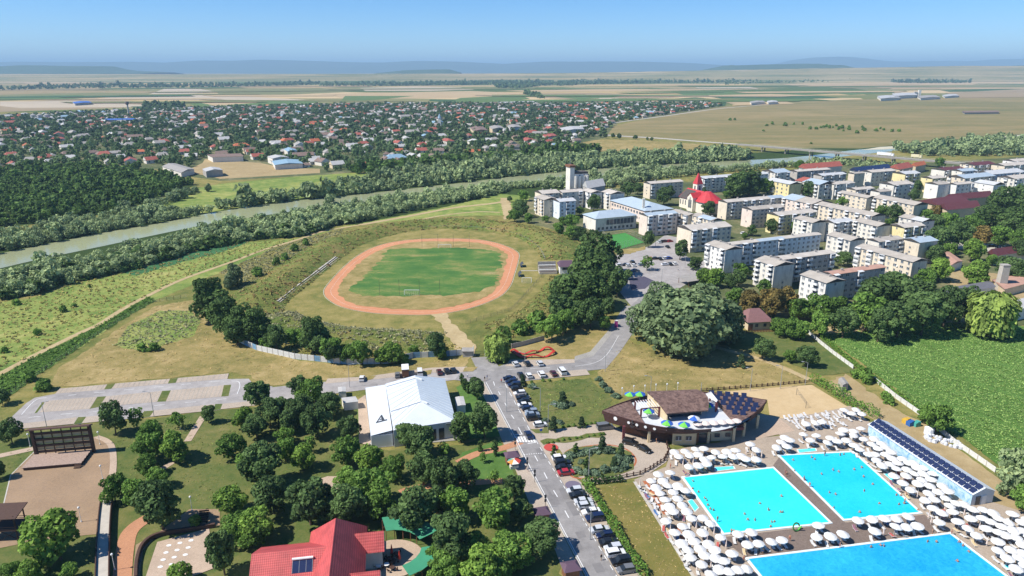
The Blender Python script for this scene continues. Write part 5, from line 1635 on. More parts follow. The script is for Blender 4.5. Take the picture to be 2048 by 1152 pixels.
far = dict(col_w=4.6,floors=4)
BL = [
    # nearest row, left to right
    ((1409.4,488.3),(1450.7,500.6),(1486.8,497),'bright','grey','white block with blue-tinted gable at the street corner',{}),
    ((1448,486),(1463,490),(1648.5,470.8),'blue','pale','very long block with a blue metal stretch of roof',dict(lit=False,roof2=('blue',0.3,0.58))),
    ((1504.4,520.9),(1549,533),(1589.6,527.9),'white','grey','white block with grey cracked gable behind the silver trees',{}),
    ((1545,514),(1566.8,519.5),(1668.7,505.9),'grey','pale','long shaded block joined to the cracked-gable block',dict(lit=False)),
    ((1600,549.9),(1652.5,566.6),(1691.5,561.3),'bright','grey','bright white block with blue gable nearest the crop field',{}),
    ((1645,545),(1665.5,549.9),(1776,535.8),'grey','rust','long block with rusty pinkish roof behind the dark trees',dict(lit=False)),
    ((1711.2,494.5),(1825.4,524.4),(1861.5,521.7),'cream','grey','long cream block whose sunlit front runs toward the willow',{}),
    ((1648.8,470.8),(1700.6,482),(1728.7,477.8),'white','grey','white block at the right end of the very long block',{}),
    ((1742.8,476.9),(1758.6,484),(1806,477.8),'white','grey','small white block with red awnings left of the blue-roofed one',{}),
    ((1803.5,477.8),(1839.5,485.7),(1869.4,479.5),'cream','blue','cream block with light blue metal roof at the right end',{}),
    # second row
    ((1356,452),(1383,461),(1467.6,454),'cream','pale','cream block with dark balconies facing the car park',dict(z=13.0,shade=True,lit=False)),
    ((1274,427.5),(1295,432),(1355,426.6),'pink','blue','pinkish block with light blue roof beside the turf court',dict(z=13.0,lit=False,shade=True)),
    ((1355,420.4),(1376,431),(1389,428),'cream','grey','narrow cream block behind the pinkish one',{}),
    ((1385,430),(1422,441.5),(1441,438),'cream','grey','cream block with half blue roof before the church',dict(roof2=('blue',0.35,0.95))),
    ((1483,415),(1505,420),(1573.5,415),'pink','grey','pink-gabled block with dark shaded front',dict(lit=False)),
    ((1434,401),(1454.5,405),(1573.5,395.6),'cream','pale','long cream-gabled block right of the church',dict(lit=False,roof2=('blue',0.75,1.0))),
    ((1533,426),(1557.7,431.6),(1631.5,423.7),'yellow','pale','bright yellow block in the middle of the town',{}),
    ((1585,437.4),(1624.8,446.2),(1654.7,443.6),'white','grey','short white block below the yellow one',{}),
    ((1653,440),(1668.7,446),(1705.7,441.8),'white','white','white block with bright metal roof and brown end',{}),
    ((1704.8,442.7),(1754.9,453.3),(1783,449.7),'white','grey','white block with double balconies on its bright front',{}),
    ((1783,448.9),(1809.4,455.9),(1851.5,451.5),'yellow','pale','pale yellow block with awnings near the right end',dict(lit=False,shade=True)),
    ((1791.8,434.8),(1844.5,443.6),(1866,440),'white','grey','low white block with partly blue roof by the green hill',dict(roof2=('white',0.5,1.0))),
    ((1621.3,409.3),(1743.5,433),(1769,429.5),'cream','grey','very long cream block with pink stretches in the third row',dict(col_w=4.0)),
    ((1575.6,395.2),(1623,409),(1654.7,403),'pink','grey','pink block with small blue roof piece behind the yellow block',dict(roof2=('blue',0.0,0.45),col_w=4.0)),
    ((1663.5,386.5),(1733.8,396.4),(1750,393.8),'cream','grey','cream yellow-fronted block in the third row',dict(col_w=4.0)),
    ((1748.7,395.2),(1828.7,411),(1853.3,407.6),'cream','grey','long white-balconied block left of the maroon roofs',dict(col_w=4.0)),
    # far rows
    ((1723,369),(1788.3,370.5),(1826.9,367),'white','pale','white block with clean pale roof above the third row',far),
    ((1739,381),(1760,384),(1784,382),'white','grey','small brown-gabled block above the third row',far),
    ((1690,377),(1712,380),(1745,376),'cream','pale','low pale-roofed block between the cream and blue-roofed ones',far),
    ((1525.5,361),(1579,369),(1598.4,366),'yellow','white','pale yellow block with white roof right of the dark conifers',far),
    ((1589.6,361),(1638.9,369.8),(1668.7,366),'white','blue','white block with a red roof piece',dict(col_w=4.6,floors=4,roof2=('red',0.0,0.3))),
    ((1655,365),(1668.7,369),(1711.8,366),'white','pale','white block right of the red roof piece',far),
    ((1519.3,341.6),(1551,346),(1575.6,343),'white','blue','white block with pale blue roof near the river',far),
    ((1580,341),(1595,343.5),(1656,338),'grey','pale','long shaded block near the river',far),
    ((1630,348.5),(1644,351.5),(1692.5,347.8),'grey','white','long shaded block with white roof, second near the river',far),
    ((1692.5,346),(1709,347.5),(1724,345),'cream','grey','small block between long shaded ones',far),
    ((1723,342),(1744,345),(1788,340.8),'white','pale','grey-fronted block below the dark solar roof',far),
    ((1784.8,345),(1811,348.7),(1839,346),'yellow','white','cream-yellow gabled block below the red roofs',far),
    ((1838,354.5),(1865.5,357.5),(1886.6,354.5),'yellow','pale','yellow gabled block at the upper right',far),
    ((1840,366.5),(1877,369.5),(1897,367),'bright','grey','white block with stacked balconies above the maroon roofs',far),
    ((1897,366.5),(1913.9,369.4),(1946.4,366),'bright','pale','white block right of the one with stacked balconies',far),
    ((1945.5,365),(1987.7,370.3),(2003,367),'bright','white','bright windowless white block by the green hill',dict(col_w=4.6,floors=4,lit=False)),
    ((1895,352),(1930,357),(1985,351),'cream','blue','long low block with pale roof at the upper right',far),
    ((1283.5,364.8),(1301,367.8),(1362,362),'cream','pale','cream-gabled block behind the blue-roofed school',dict(col_w=4.2)),
    ((1385.5,354.5),(1406.6,357),(1529.6,346.4),'bright','white','long white block behind the church tower',dict(col_w=4.2)),
    # left cluster
    ((1060.6,394.7),(1088,400.5),(1113,397),'cream','grey','cream block at the left end of the town',dict(col_w=4.0)),
    ((1100,399.5),(1119.5,404),(1154.7,402.6),'blue','white','white block with blue balconies at the left end of the town',dict(col_w=4.0,shade=True)),
    ((1066,383),(1085,388),(1115,384),'cream','pale','low block behind the leftmost cream block',dict(col_w=4.6)),
    ((1116,381.5),(1125,385.5),(1163.5,381),'white','pale','white-gabled block below the concrete tower',dict(col_w=4.6)),
    ((1163.5,381),(1182,386),(1200,383),'bright','pale','sunlit white block right of the tower foot',dict(col_w=4.6)),
    ((1196,384),(1220.6,388.5),(1248,386),'white','pale','white block behind the dark trees left of the school',dict(col_w=4.6)),
    # upper right, small
    ((1900,340),(1925,343),(1950,340),'white','blue','pale low block with blue roof at the upper right edge',far),
    ((1925,327),(1950,331),(1985,327),'cream','maroon','cream block with dark brown roof near the road ramp',far),
    ((1992,328),(2010,332),(2060,326),'cream','pale','long cream block at the right edge near the ramp',far),
    ((1950,344),(1985,349),(2040,342),'blue','white','blue-fronted low block at the right edge',far),
    ((1868,337),(1890,341),(1925,337),'white','maroon','low white block with brown roof at the upper right',far),
    ((2000,353),(2030,358),(2080,351),'white','pale','pale block at the right edge above the trees',far),
    ((2010,320),(2030,323),(2090,318),'bright','pale','white block at the top right of the town',far),
]
for L_,C_,R_,wall,roof,label,kw in BL:
    block(L_,C_,R_,wall,roof,label,**kw)

# red, orange and dark roofs near the bridge; maroon complex
M['solar'] = plain('solar_glass',rgb('#27304f'),0.2,0.1,0.5)
big_shed('market_hall',[(1598,334),(1612,338),(1684,332)],7,ROOFS['red'],'wall_white','broad dark red hall roof beside the river','building',4.0)
big_shed('sports_hall',[(1700,339),(1716,343),(1782,336)],8,M['solar'],'wall_white','hall with dark blue solar-covered roof near the bridge','building',3.0)
big_shed('town_house',[(1778,335),(1800,339),(1826,334)],8,ROOFS['red'],'wall_cream','house with crimson hipped roof right of the solar hall','house',4.0)
big_shed('town_house',[(1822,330),(1832,333),(1852,329)],7,'orange','wall_cream','house with orange roof right of the crimson one','house',3.0)
big_shed('school_wing',[(1838,402),(1880,412),(1940,404)],6.5,ROOFS['maroon'],'wall_cream','maroon-roofed wing at the left of the hillside complex','building',3.5)
big_shed('school_wing',[(1890,395),(1905,400),(1985,393)],7,ROOFS['maroon'],'wall_cream','maroon-roofed wing at the back of the hillside complex','building',3.5)
big_shed('school_wing',[(1878,412),(1895,420),(1960,414)],6.5,ROOFS['maroon'],'wall_cream','maroon-roofed front wing with cream wall under the trees','building',3.5)

# school with blue roofs
def hip_building(name,L_,C_,R_,z,rise,wall,roof,label,cat):
    A,C,Rr = G(*L_,z),G(*C_,z),G(*R_,z)
    b = (A - C).dot(BX); a = (Rr - C).dot(AX)
    root = empty(name,(C.x,C.y,0))
    q0 = [Vector((0,0,0)),AX * a,AX * a + BX * b,BX * b]
    mb = MB(); mb.prism([(p.x,p.y) for p in q0],0,z); mb.obj('wall',WALLS[wall],root)
    e = 0.8; u = Vector((0,0,z + 0.1))
    q = [q0[0] - AX * e - BX * e + u,q0[1] + AX * e - BX * e + u,q0[2] + AX * e + BX * e + u,q0[3] - AX * e + BX * e + u]
    up = Vector((0,0,rise)); h = min(a,b) * 0.5
    mb = MB()
    if a >= b:
        r1,r2 = (q[0] + q[3]) / 2 + AX * h + up,(q[1] + q[2]) / 2 - AX * h + up
        mb.poly([q[0],q[1],r2,r1]); mb.poly([q[2],q[3],r1,r2]); mb.poly([q[3],q[0],r1]); mb.poly([q[1],q[2],r2])
    else:
        r1,r2 = (q[0] + q[1]) / 2 + BX * h + up,(q[2] + q[3]) / 2 - BX * h + up
        mb.poly([q[1],q[2],r2,r1]); mb.poly([q[3],q[0],r1,r2]); mb.poly([q[0],q[1],r1]); mb.poly([q[2],q[3],r2])
    mb.poly(list(reversed(q)))
    ro = mb.obj('roof',ROOFS[roof],root)
    tag(root,label,cat)
    return root,a,b,ro


root,a,b,ro = hip_building('school_gym',(1168,428.6),(1191.6,437.8),(1271.6,429.9),8.5,3.2,'white','blue','school gym with pale blue roof and tall dark windows','school')
ang = math.atan2(AX.y,AX.x)
for i in range(8):
    p = AX * (a * (0.3 + 0.085 * i))
    mb = MB(); mb.box((0,-0.05,0),(2.2,0.12,3.4)); mb.obj('window',M['pane'],root,loc=(p.x,p.y,5.6)).rotation_euler = (0,0,ang)
for i in range(9):
    p = AX * (a * (0.08 + 0.1 * i))
    mb = MB(); mb.box((0,-0.05,0),(1.6,0.12,1.6)); mb.obj('window',M['pane'],root,loc=(p.x,p.y,1.8)).rotation_euler = (0,0,ang)
p = BX * (b * 0.5) - AX * 0.2 + Vector((0,0,9.2))
root,a,b,ro = hip_building('school_building',(1228.5,400),(1290,422),(1338,415),9.0,3.6,'pink','blue','long school building with pale blue hipped roof','school')
for i in range(12):
    for z in (3.0,6.6):
        p = BX * (b * (0.05 + 0.08 * i)) - AX * 0.05
        place('window',WIN,root,(p.x,p.y,z),(0,0,math.atan2(-BX.y,-BX.x)),(1.2,1,1.2))
p = BX * 5 + AX * 2
mb = MB(); mb.box((p.x,p.y,10.5),(1.6,1.6,12)); mb.obj('chimney',M['wall_white'],ro)
# fenced turf court
pts = [(1213,472),(1263,468),(1286,486),(1232,503)]
o = sheet('turf_court',[(1205,473),(1250,466),(1288,485),(1228,502)],5,M['turf'],'small green artificial turf court beside the school','sports court')
P = [G(*p) for p in [(1205,473),(1228,502),(1288,485),(1250,466),(1205,473)]]
root = empty('court_fence',P[0])
rail = MB(P[0])
for s0,s1 in zip(P,P[1:]):
    n = max(3,int((s1 - s0).length / 3))
    for i in range(n):
        p = s0.lerp(s1,i / n); mb = MB(P[0]); mb.bar(p,p + Vector((0,0,4)),0.06,4); mb.obj('post',M['grey_metal'],root).location = (0,0,0)
    for z in (0.1,1.3,2.6,4): rail.bar(s0 + Vector((0,0,z)),s1 + Vector((0,0,z)),0.035,3)
rail.obj('rail',M['grey_metal'],root).location = (0,0,0)
tag(root,'grey mesh fence round the turf court','fence')

# concrete mill tower and gabled hall
p = G(1142,398); root = empty('mill_tower',(p.x,p.y,0),R(20))
s = metres_per_px(G(1142,385))
mb = MB(); mb.box((-5 * s * 0.6,0,13),(9 * s,8,26)); mb.obj('stair_tower',WALLS['white'],root)
mb = MB(); mb.box((-5 * s * 0.6,0,26.7),(12 * s,9.5,1.6)); mb.obj('tower_cap',M['wood_brown'],root)
mb = MB(); mb.box((16 * s,0,10.2),(28 * s,8,20.4)); mb.obj('silo_body',WALLS['white'],root)
for i in range(4):
    x = 4.5 * s + i * 7.6 * s
    mb = MB(); mb.bar((x,-4.0,0),(x,-4.0,19),3.4 * s,10); mb.obj('silo_bay',WALLS['white'],root)
mb = MB(); mb.box((16 * s,0,21.2),(27 * s,8,1.6)); mb.obj('parapet',M['gable_dark'],root)
for x in (3,12,21):
    mb = MB(); mb.box((x * s + 4,-4.1,19.3),(1.0,0.12,1.2)); mb.obj('window',M['pane'],root)
mb = MB(); mb.bar((-3 * s,0,27),(-3 * s,0,33),0.12,5); mb.obj('antenna',M['grey_metal'],root)
mb = MB(); mb.box((32 * s,0,7),(8 * s,7,14)); mb.obj('conveyor_frame',M['wood_brown'],root)
tag(root,'derelict white concrete mill tower with silo bays','tower')
big_shed('gabled_hall',[(1166,371),(1176,377),(1210,371)],13,'pale','wall_grey','grey gabled hall beside the mill tower','building',4.5)

# church
p = G(1400,424); root = empty('church',(p.x,p.y,0),R(-66))
M['church_wall'] = plain('church_render',rgb('#e6dcc8'),0.85,0.06,0.5)
M['church_red'] = plain('church_red_roof',rgb('#b8363a'),0.55,0.1,0.5)
hw,hl,hh = 7.5,14,8.0
mb = MB(); mb.box((-10,6,hh / 2),(26,15,hh)); mb.obj('nave_wall',M['church_wall'],root)
mb = MB(); y0,y1,ym = -2.3,14.3,6
for sgn,yy in ((1,y0),(-1,y1)):
    f = [(-23.6,yy,hh - 0.2),(-4,yy,hh - 0.2),(-4,ym,hh + 6),(-23.6,ym,hh + 6)]
    mb.poly(f if sgn > 0 else f[::-1])
mb.obj('nave_roof',M['church_red'],root)
mb = MB(); mb.poly([(-23.2,y0 - 0.0,hh - 0.12),(-12,y0,hh - 0.12),(-12,ym - 1.2,hh + 5.3),(-23.2,ym - 1.2,hh + 5.3)]); mb.obj('solar_array',M['gable_dark'],root)
# broad polygonal east end
ring,ring2 = [],[]
for k in range(12):
    t_ = 6.2832 * k / 12
    ring.append((2 + 11 * math.cos(t_),6 + 10.5 * math.sin(t_),hh)); ring2.append((2 + 10 * math.cos(t_),6 + 9.5 * math.sin(t_)))
mb = MB(); mb.prism(ring2,0,hh); mb.obj('apse_wall',M['church_wall'],root)
mb = MB(); mb.hexa([(x,y,hh) for x,y,z in ring],[(0 + 2.2 * math.cos(6.2832 * k / 12),6 + 2.2 * math.sin(6.2832 * k / 12),hh + 6.6) for k in range(12)]); mb.obj('apse_roof',M['church_red'],root)
mb = MB(); mb.box((-6,-3.5,5.2),(6.5,3.2,10.4)); mb.poly([(-9.25,-5.1,10.4),(-2.75,-5.1,10.4),(-6,-5.1,13.2)]); mb.obj('transept_wall',M['church_wall'],root)
mb = MB(); mb.poly([(-9.6,-5.5,10.1),(-6,-5.5,13.5),(-6,4,13.5),(-9.6,4,10.1)]); mb.poly([(-2.4,-5.5,10.1),(-2.4,4,10.1),(-6,4,13.5),(-6,-5.5,13.5)]); mb.obj('transept_roof',M['church_red'],root)
for x,w_,z,h_ in [(-7.3,1.0,5.5,6.0),(-4.7,1.0,5.5,6.0),(-6.0,1.0,6.5,7.6)]:
    mb = MB(); mb.box((x,-5.13,z),(w_,0.1,h_)); mb.obj('window',M['pane'],root)
for i in range(5):
    mb = MB(); mb.box((-21.5 + i * 2.9,-1.55,4.6),(0.9,0.12,3.6)); mb.obj('window',M['pane'],root)
mb = MB(); mb.box((-21,13,8.5),(5,5,17)); tw = mb.obj('tower',M['church_wall'],root)
mb = MB(); mb.hexa([(-23.8,10.2,17),(-18.2,10.2,17),(-18.2,15.8,17),(-23.8,15.8,17)],[(-21.2,12.8,25),(-20.8,12.8,25),(-20.8,13.2,25),(-21.2,13.2,25)]); mb.obj('spire',M['church_red'],tw)
for x,y,sx,sy in [(-21,10.46,1.5,0.12),(-18.46,13,0.12,1.5),(-23.54,13,0.12,1.5)]:
    mb = MB(); mb.box((x,y,13.8),(sx,sy,3.6)); mb.obj('belfry_opening',M['pane'],tw)
mb = MB(); mb.box((12,16,3),(12,10,6)); mb.obj('parish_wall',M['church_wall'],root)
mb = MB(); mb.hexa([(5.4,10.4,6),(18.6,10.4,6),(18.6,21.6,6),(5.4,21.6,6)],[(10,15.5,9.5),(14,15.5,9.5),(14,16.5,9.5),(10,16.5,9.5)]); mb.obj('parish_roof',M['church_red'],root)
tag(root,'cream church with bright red roof and slim red-spired tower','church')

# buildings right of the blocks
big_shed('brick_shed',[(1876,511),(1902,530),(1925,522)],4,ROOFS['rust'],'wall_white','shed with orange tiled roof below the street','shed',1.0)
big_shed('long_shed',[(1882,578),(1895,590),(1990,574)],4.5,plain('dark_grey_roof',rgb('#66656a'),0.7,0.1,0.5),'wall_white','white shed with flat dark grey roof before the chimney','shed',0.6)
big_shed('villa',[(1976,505),(1990,512),(2080,500)],5,ROOFS['maroon'],'wall_cream','house with wide brown roof at the right edge','house',3.0)
big_shed('workshop',[(2000,608),(2025,622),(2080,608)],5,'pale','wall_white','white workshop with light roof behind the weeping willow','building',1.0)
big_shed('workshop',[(1985,560),(2010,578),(2070,562)],4,ROOFS['rust'],'wall_cream','pinkish low workshop behind the chimney','building',0.8)
p = G(1999,584); root = empty('brick_chimney',p)
mb = MB(); mb.hexa([(-1.9,-1.6,0),(1.9,-1.6,0),(1.9,1.6,0),(-1.9,1.6,0)],[(-1.6,-1.3,13),(1.6,-1.3,13),(1.6,1.3,13),(-1.6,1.3,13)]); mb.obj('shaft',M['concrete'],root)
mb = MB(); mb.box((0,0,13.2),(3.5,2.9,0.5)); mb.obj('cap',M['wall_grey'],root)
tag(root,'thick grey square chimney stack above the willow','chimney')
sheet('street',[(1860,490),(1900,478),(2060,500),(2250,520),(2250,545),(2048,520),(1960,500),(1900,498)],3,M['concrete'],'pale street at the foot of the green hill','road')
sheet('yard',[(1900,540),(1970,545),(2100,560),(2100,640),(2020,620),(1960,600),(1900,570)],3,M['soil'],'pale yard round the workshops at the right','yard')
sheet('rubble_strip',[(1640,655),(1760,650),(1880,640),(1960,632),(1960,642),(1860,650),(1720,664),(1640,668)],3,M['soil'],'strip of pale rubble along the crop field','ground')

# cottage with maroon roof
p = G(1517,660); root = empty('cottage',(p.x,p.y,0),R(8))
s = metres_per_px(p)
W,D = 50 * s,9.0
mb = MB(); mb.box((0,D / 2,2.0),(W * 0.92,D,4.0)); mb.obj('wall',M['wall_cream'],root)
mb = MB(); mb.hexa([(-W / 2 - 0.6,-1.2,3.8),(W / 2 + 0.6,-1.2,3.8),(W / 2 + 0.6,D + 0.8,3.8),(-W / 2 - 0.6,D + 0.8,3.8)],[(-W * 0.22,D * 0.5,7.4),(W * 0.22,D * 0.5,7.4),(W * 0.22,D * 0.6,7.4),(-W * 0.22,D * 0.6,7.4)]); mb.obj('roof',plain('cottage_roof_tiles',rgb('#7d5a58'),0.8,0.12,1.0),root)
for x in (-W * 0.1,W * 0.25):
    mb = MB(); mb.box((x,-0.05,2.0),(1.2,0.12,1.3)); mb.obj('window',M['pane'],root)
mb = MB(); mb.box((-W * 0.36,-0.05,1.4),(2.0,0.12,2.6)); mb.obj('door',M['wood_brown'],root)
tag(root,'cottage with mauve hipped roof among the trees','house')
P = [G(*p) for p in [(1493,666),(1548,664),(1556,652)]]
root = empty('picket_fence',P[0])
for s0,s1 in zip(P,P[1:]):
    n = int((s1 - s0).length / 0.6)
    for i in range(n):
        p = s0.lerp(s1,i / n) - P[0]
        mb = MB(); mb.box((0,0,0.6),(0.4,0.06,1.2)); mb.obj('picket',M['wood_brown'],root,loc=(p.x,p.y,0))
tag(root,'reddish brown picket fence round the cottage','fence')
# street cafe roof (left of the blocks)
p = G(1395,566); root = empty('cafe_pavilion',(p.x,p.y,0),R(25))
mb = MB(); mb.box((-2,0,3.2),(15,9,0.25),tilt=0.06); mb.obj('roof',M['roofs']['grey'],root)
for x in (-8.5,-2,4):
    for y in (-3.8,3.8): mb = MB(); mb.bar((x,y,0),(x,y,3.1),0.12,5); mb.obj('post',M['wood_brown'],root)
mb = MB(); mb.box((7.2,0,1.9),(3.0,4,3.8)); mb.obj('kiosk_wall',plain('ochre_render',rgb('#b58a4a'),0.8,0.1,0.6),root)
mb = MB(); mb.hexa([(5.3,-2.5,3.8),(9.1,-2.5,3.8),(9.1,2.5,3.8),(5.3,2.5,3.8)],[(7,-0.2,5.4),(7.4,-0.2,5.4),(7.4,0.2,5.4),(7,0.2,5.4)]); mb.obj('kiosk_roof',M['wood_dark'],root)
tag(root,'open cafe pavilion with grey roof and ochre kiosk','pavilion')
# plaza in front of the blocks
sheet('street',[(1262,612),(1240,585),(1225,560),(1232,512),(1260,505),(1300,492),(1330,470),(1370,478),(1352,505),(1390,520),(1440,528),(1440,545),(1400,552),(1362,575),(1330,590),(1290,600)],3,M['asphalt_pale'],'asphalt plaza and car park before the blocks','road')
sheet('playground',[(1258,558),(1288,553),(1308,562),(1290,578),(1262,580)],5,plain('rubber_playground',rgb('#4c4858'),0.9,0.2,1.0),'dark rubber playground at the plaza','playground')
sheet('dry_verge',[(1225,500),(1275,497),(1290,492),(1290,499),(1260,508),(1228,508)],5,M['dry'],'dry verge below the turf court','grass')
# ------------------------------------------------------------------ the park, left foreground
Z2 = zoom(480,800,3.2)
plaza = sheet('plaza',Z1([(-60,800),(20,755),(60,590),(200,450),(540,372),(610,395),(650,445),(652,575),(600,690),(572,800),(552,920),(480,925),(160,965),(-60,1010)]),3,M['paver_park'],'brown paved plaza before the open-air stage','plaza')
ribbon('plaza_border',Z1([(540,375),(600,400),(630,450),(630,575),(585,690)]),1.6,4,M['paver_pink'],parent=plaza)
kerb_line('kerb',[G(*p) for p in Z1([(0,772),(20,755),(60,590),(200,450)])],plaza)
sheet('path',Z1([(-60,490),(0,470),(190,430),(195,450),(0,492),(-60,510)]),3,M['paver_pink'],'pale path leading to the stage from the left','path')
ribbon('path',[(407,832),(392,856),(375,883)],2.0,3,M['paver_pink'],'straight pale path across the park lawn','path',k=1)
ribbon('path',[(345,925),(325,938)],1.8,3,M['paver_pink'],'short pale path under the acacias','path',k=1)
ribbon('path',[(243,1170),(250,1100),(262,1062),(300,1035),(345,1020)],3.6,3,M['paver_red'],'reddish path beside the footbridge','path')
ribbon('path',[(916,926),(954,908),(1004,897),(1042,884)],2.6,3,M['paver_red'],'reddish path curving from the avenue into the park','path')
ribbon('path',[(800,986),(840,975),(960,965),(1005,962)],2.4,3,M['paver_red'],'reddish path between the lindens','path')
sheet('patio',Z2([(500,510),(560,490),(640,490),(640,590),(590,600),(540,560)]),3,M['paver_pink'],'pale round patio among the trees','patio')
sheet('plaza',Z1([(780,1180),(800,1010),(880,930),(1230,870),(1230,780),(1060,780),(900,900),(760,980),(740,1180)]),3,M['paver_park'],'paved terrace with benches behind the playground','plaza')
pg = sheet('playground',Z1([(815,1160),(880,965),(1170,888),(1200,1110),(1060,1165)]),5,M['paver_pink'],'pale paved playground with rows of white discs','playground')
for r_ in range(4):
    for c_ in range(3):
        x,y = 945 + c_ * 62 - r_ * 16,985 + r_ * 40 - c_ * 14
        p = G(*Z1([(x,y)])[0])
        mb = MB(); mb.prism([(p.x + 0.55 * math.cos(0.628 * i),p.y + 0.4 * math.sin(0.628 * i)) for i in range(10)],0.15,0.22); mb.obj('disc',M['white_line'],pg)
P = smooth([G(*p) for p in Z1([(762,1175),(768,1080),(800,990),(880,935),(1040,905),(1205,880)])],6)
root = empty('curved_wall',P[0])
A,B_ = offset(P,0.3),offset(P,-0.3)
mb = MB(P[0])
for i in range(len(P) - 1):
    mb.hexa([(q.x,q.y,0) for q in (B_[i],B_[i + 1],A[i + 1],A[i])],[(q.x,q.y,1.1) for q in (B_[i],B_[i + 1],A[i + 1],A[i])])
mb.obj('wall',M['wood_dark'],root).location = (0,0,0)
tag(root,'low dark curved wall round the playground','wall')

# footbridge with railings
P = smooth([G(*p) for p in [(215,1004),(211,1040),(208,1090),(206,1170)]],5)
root = empty('footbridge',P[0])
def strip_obj(name,P,d0,d1,z0,z1,m_,root):
    A,B_ = offset(P,d1),offset(P,d0)
    mb = MB(P[0])
    for i in range(len(P) - 1):
        mb.hexa([(q.x,q.y,z0) for q in (B_[i],B_[i + 1],A[i + 1],A[i])],[(q.x,q.y,z1) for q in (B_[i],B_[i + 1],A[i + 1],A[i])])
    mb.obj(name,M[m_],root).location = (0,0,0)
strip_obj('deck',P,-1.1,1.1,0.9,1.2,'concrete',root)
strip_obj('side_beam',P,1.12,1.3,0,1.7,'wood_dark',root)
strip_obj('side_beam',P,-1.3,-1.12,0,1.7,'wood_dark',root)
tag(root,'raised concrete footbridge with dark side rails','footbridge')

# open-air stage
a,b = G(73,914),G(190,904)
root = empty('open_air_stage',(a.x,a.y,0),math.atan2(b.y - a.y,b.x - a.x))
W = (b - a).length
H_ = 8.2
for x in (0.2,W - 0.2):
    mb = MB(); mb.box((x,0,H_ / 2),(0.7,0.9,H_)); mb.obj('post',M['wood_dark'],root)
for i in range(1,6):
    mb = MB(); mb.box((W * i / 6,0.15,H_ / 2),(0.18,0.3,H_)); mb.obj('strut',M['wood_dark'],root)
for z in (1.5,3.3,5.1,6.9):
    mb = MB(); mb.box((W / 2,0,z),(W,0.5,0.55)); mb.obj('beam',M['wood_dark'],root)
M['canvas'] = plain('pale_canvas',rgb('#b9ab86'),0.8,0.12,1.0)
for z in (2.4,4.2,6.0):
    for i in range(6):
        mb = MB(); mb.box((W * (i + 0.5) / 6,0.35,z),(W / 6 - 0.25,0.06,1.15)); mb.obj('panel',M['canvas'],root)
mb = MB(); mb.box((W / 2,-0.5,H_ + 0.3),(W + 1.0,2.4,0.3),tilt=-0.3); mb.obj('roof',plain('stage_roof',rgb('#5d4339'),0.85,0.12,1.5),root)
for i in range(14):      # planked platform
    mb = MB(); mb.box((W / 2 - 0.5,-0.7 - i * 0.48,0.95),(W - 0.4 + (i % 3) * 0.12,0.46,0.14)); mb.obj('plank',[plain('stage_plank',rgb('#a08a7c'),0.8,0.25,2.0)] if i == 0 else [bpy.data.materials['stage_plank']],root)
mb = MB(); mb.box((W / 2 - 0.5,-3.8,0.42),(W - 0.8,6.4,0.84)); mb.obj('platform',M['wood_dark'],root)
mb = MB()
for k in range(4): mb.box((W - 1.4,-7.4 - k * 0.3,0.8 - 0.2 * k),(1.6,0.3,0.14))
mb.obj('steps',M['wood_dark'],root)
tag(root,'dark wooden open-air stage with slatted back wall','stage')

# wooden lookout hut on stilts
p = G(22,1072); root = empty('lookout_hut',(p.x,p.y,0),R(5))
mb = MB(); mb.box((-1,0,6.4),(9,5.2,0.22),tilt=0.16); mb.obj('roof',M['wood_dark'],root)
for x in (-4.5,2.6):
    for y in (-1.8,1.8):
        mb = MB(); mb.bar((x,y,0),(x,y,6.3),0.16,5); mb.obj('post',M['wood_dark'],root)
mb = MB(); mb.box((-1,0,2.8),(8,4.4,0.2)); mb.obj('platform',M['wood_dark'],root)
for y in (-2.1,2.1):
    mb = MB(); mb.box((-1,y,3.7),(8,0.08,0.1)); mb.box((-1,y,3.2),(8,0.08,0.1)); mb.obj('railing',M['wood_brown'],root)
mb = MB()
for x0,x1 in ((-4.5,-1),(-1,2.6)):
    mb.bar((x0,-1.8,0.3),(x1,-1.8,2.7),0.08,4); mb.bar((x1,-1.8,0.3),(x0,-1.8,2.7),0.08,4)
mb.obj('brace',M['wood_dark'],root)
mb = MB()
for k in range(9): mb.box((3.4 + k * 0.32,0,2.7 - k * 0.3),(0.32,1.3,0.1))
mb.obj('stairs',M['wood_dark'],root)
tag(root,'dark wooden lookout hut on stilts at the left edge','hut')

# benches
for i,(x,y) in enumerate([(1142,808),(1140,832),(1135,856)]):
    p = G(*Z1([(x,y)])[0]); root = empty('park_bench',p,R(10))
    mb = MB(); mb.box((0,0,0.45),(2.2,0.5,0.08)); mb.obj('seat',M['wood_dark'],root)
    mb = MB(); mb.box((0,0.3,0.8),(2.2,0.08,0.45),tilt=0.2); mb.obj('backrest',M['wood_dark'],root)
    for s in (-0.9,0.9):
        mb = MB(); mb.box((s,0,0.21),(0.1,0.45,0.42)); mb.obj('leg',M['dark_metal'],root)
    tag(root,f'dark park bench, {ordinal(i + 1)} of three from the stage side','bench','park benches')

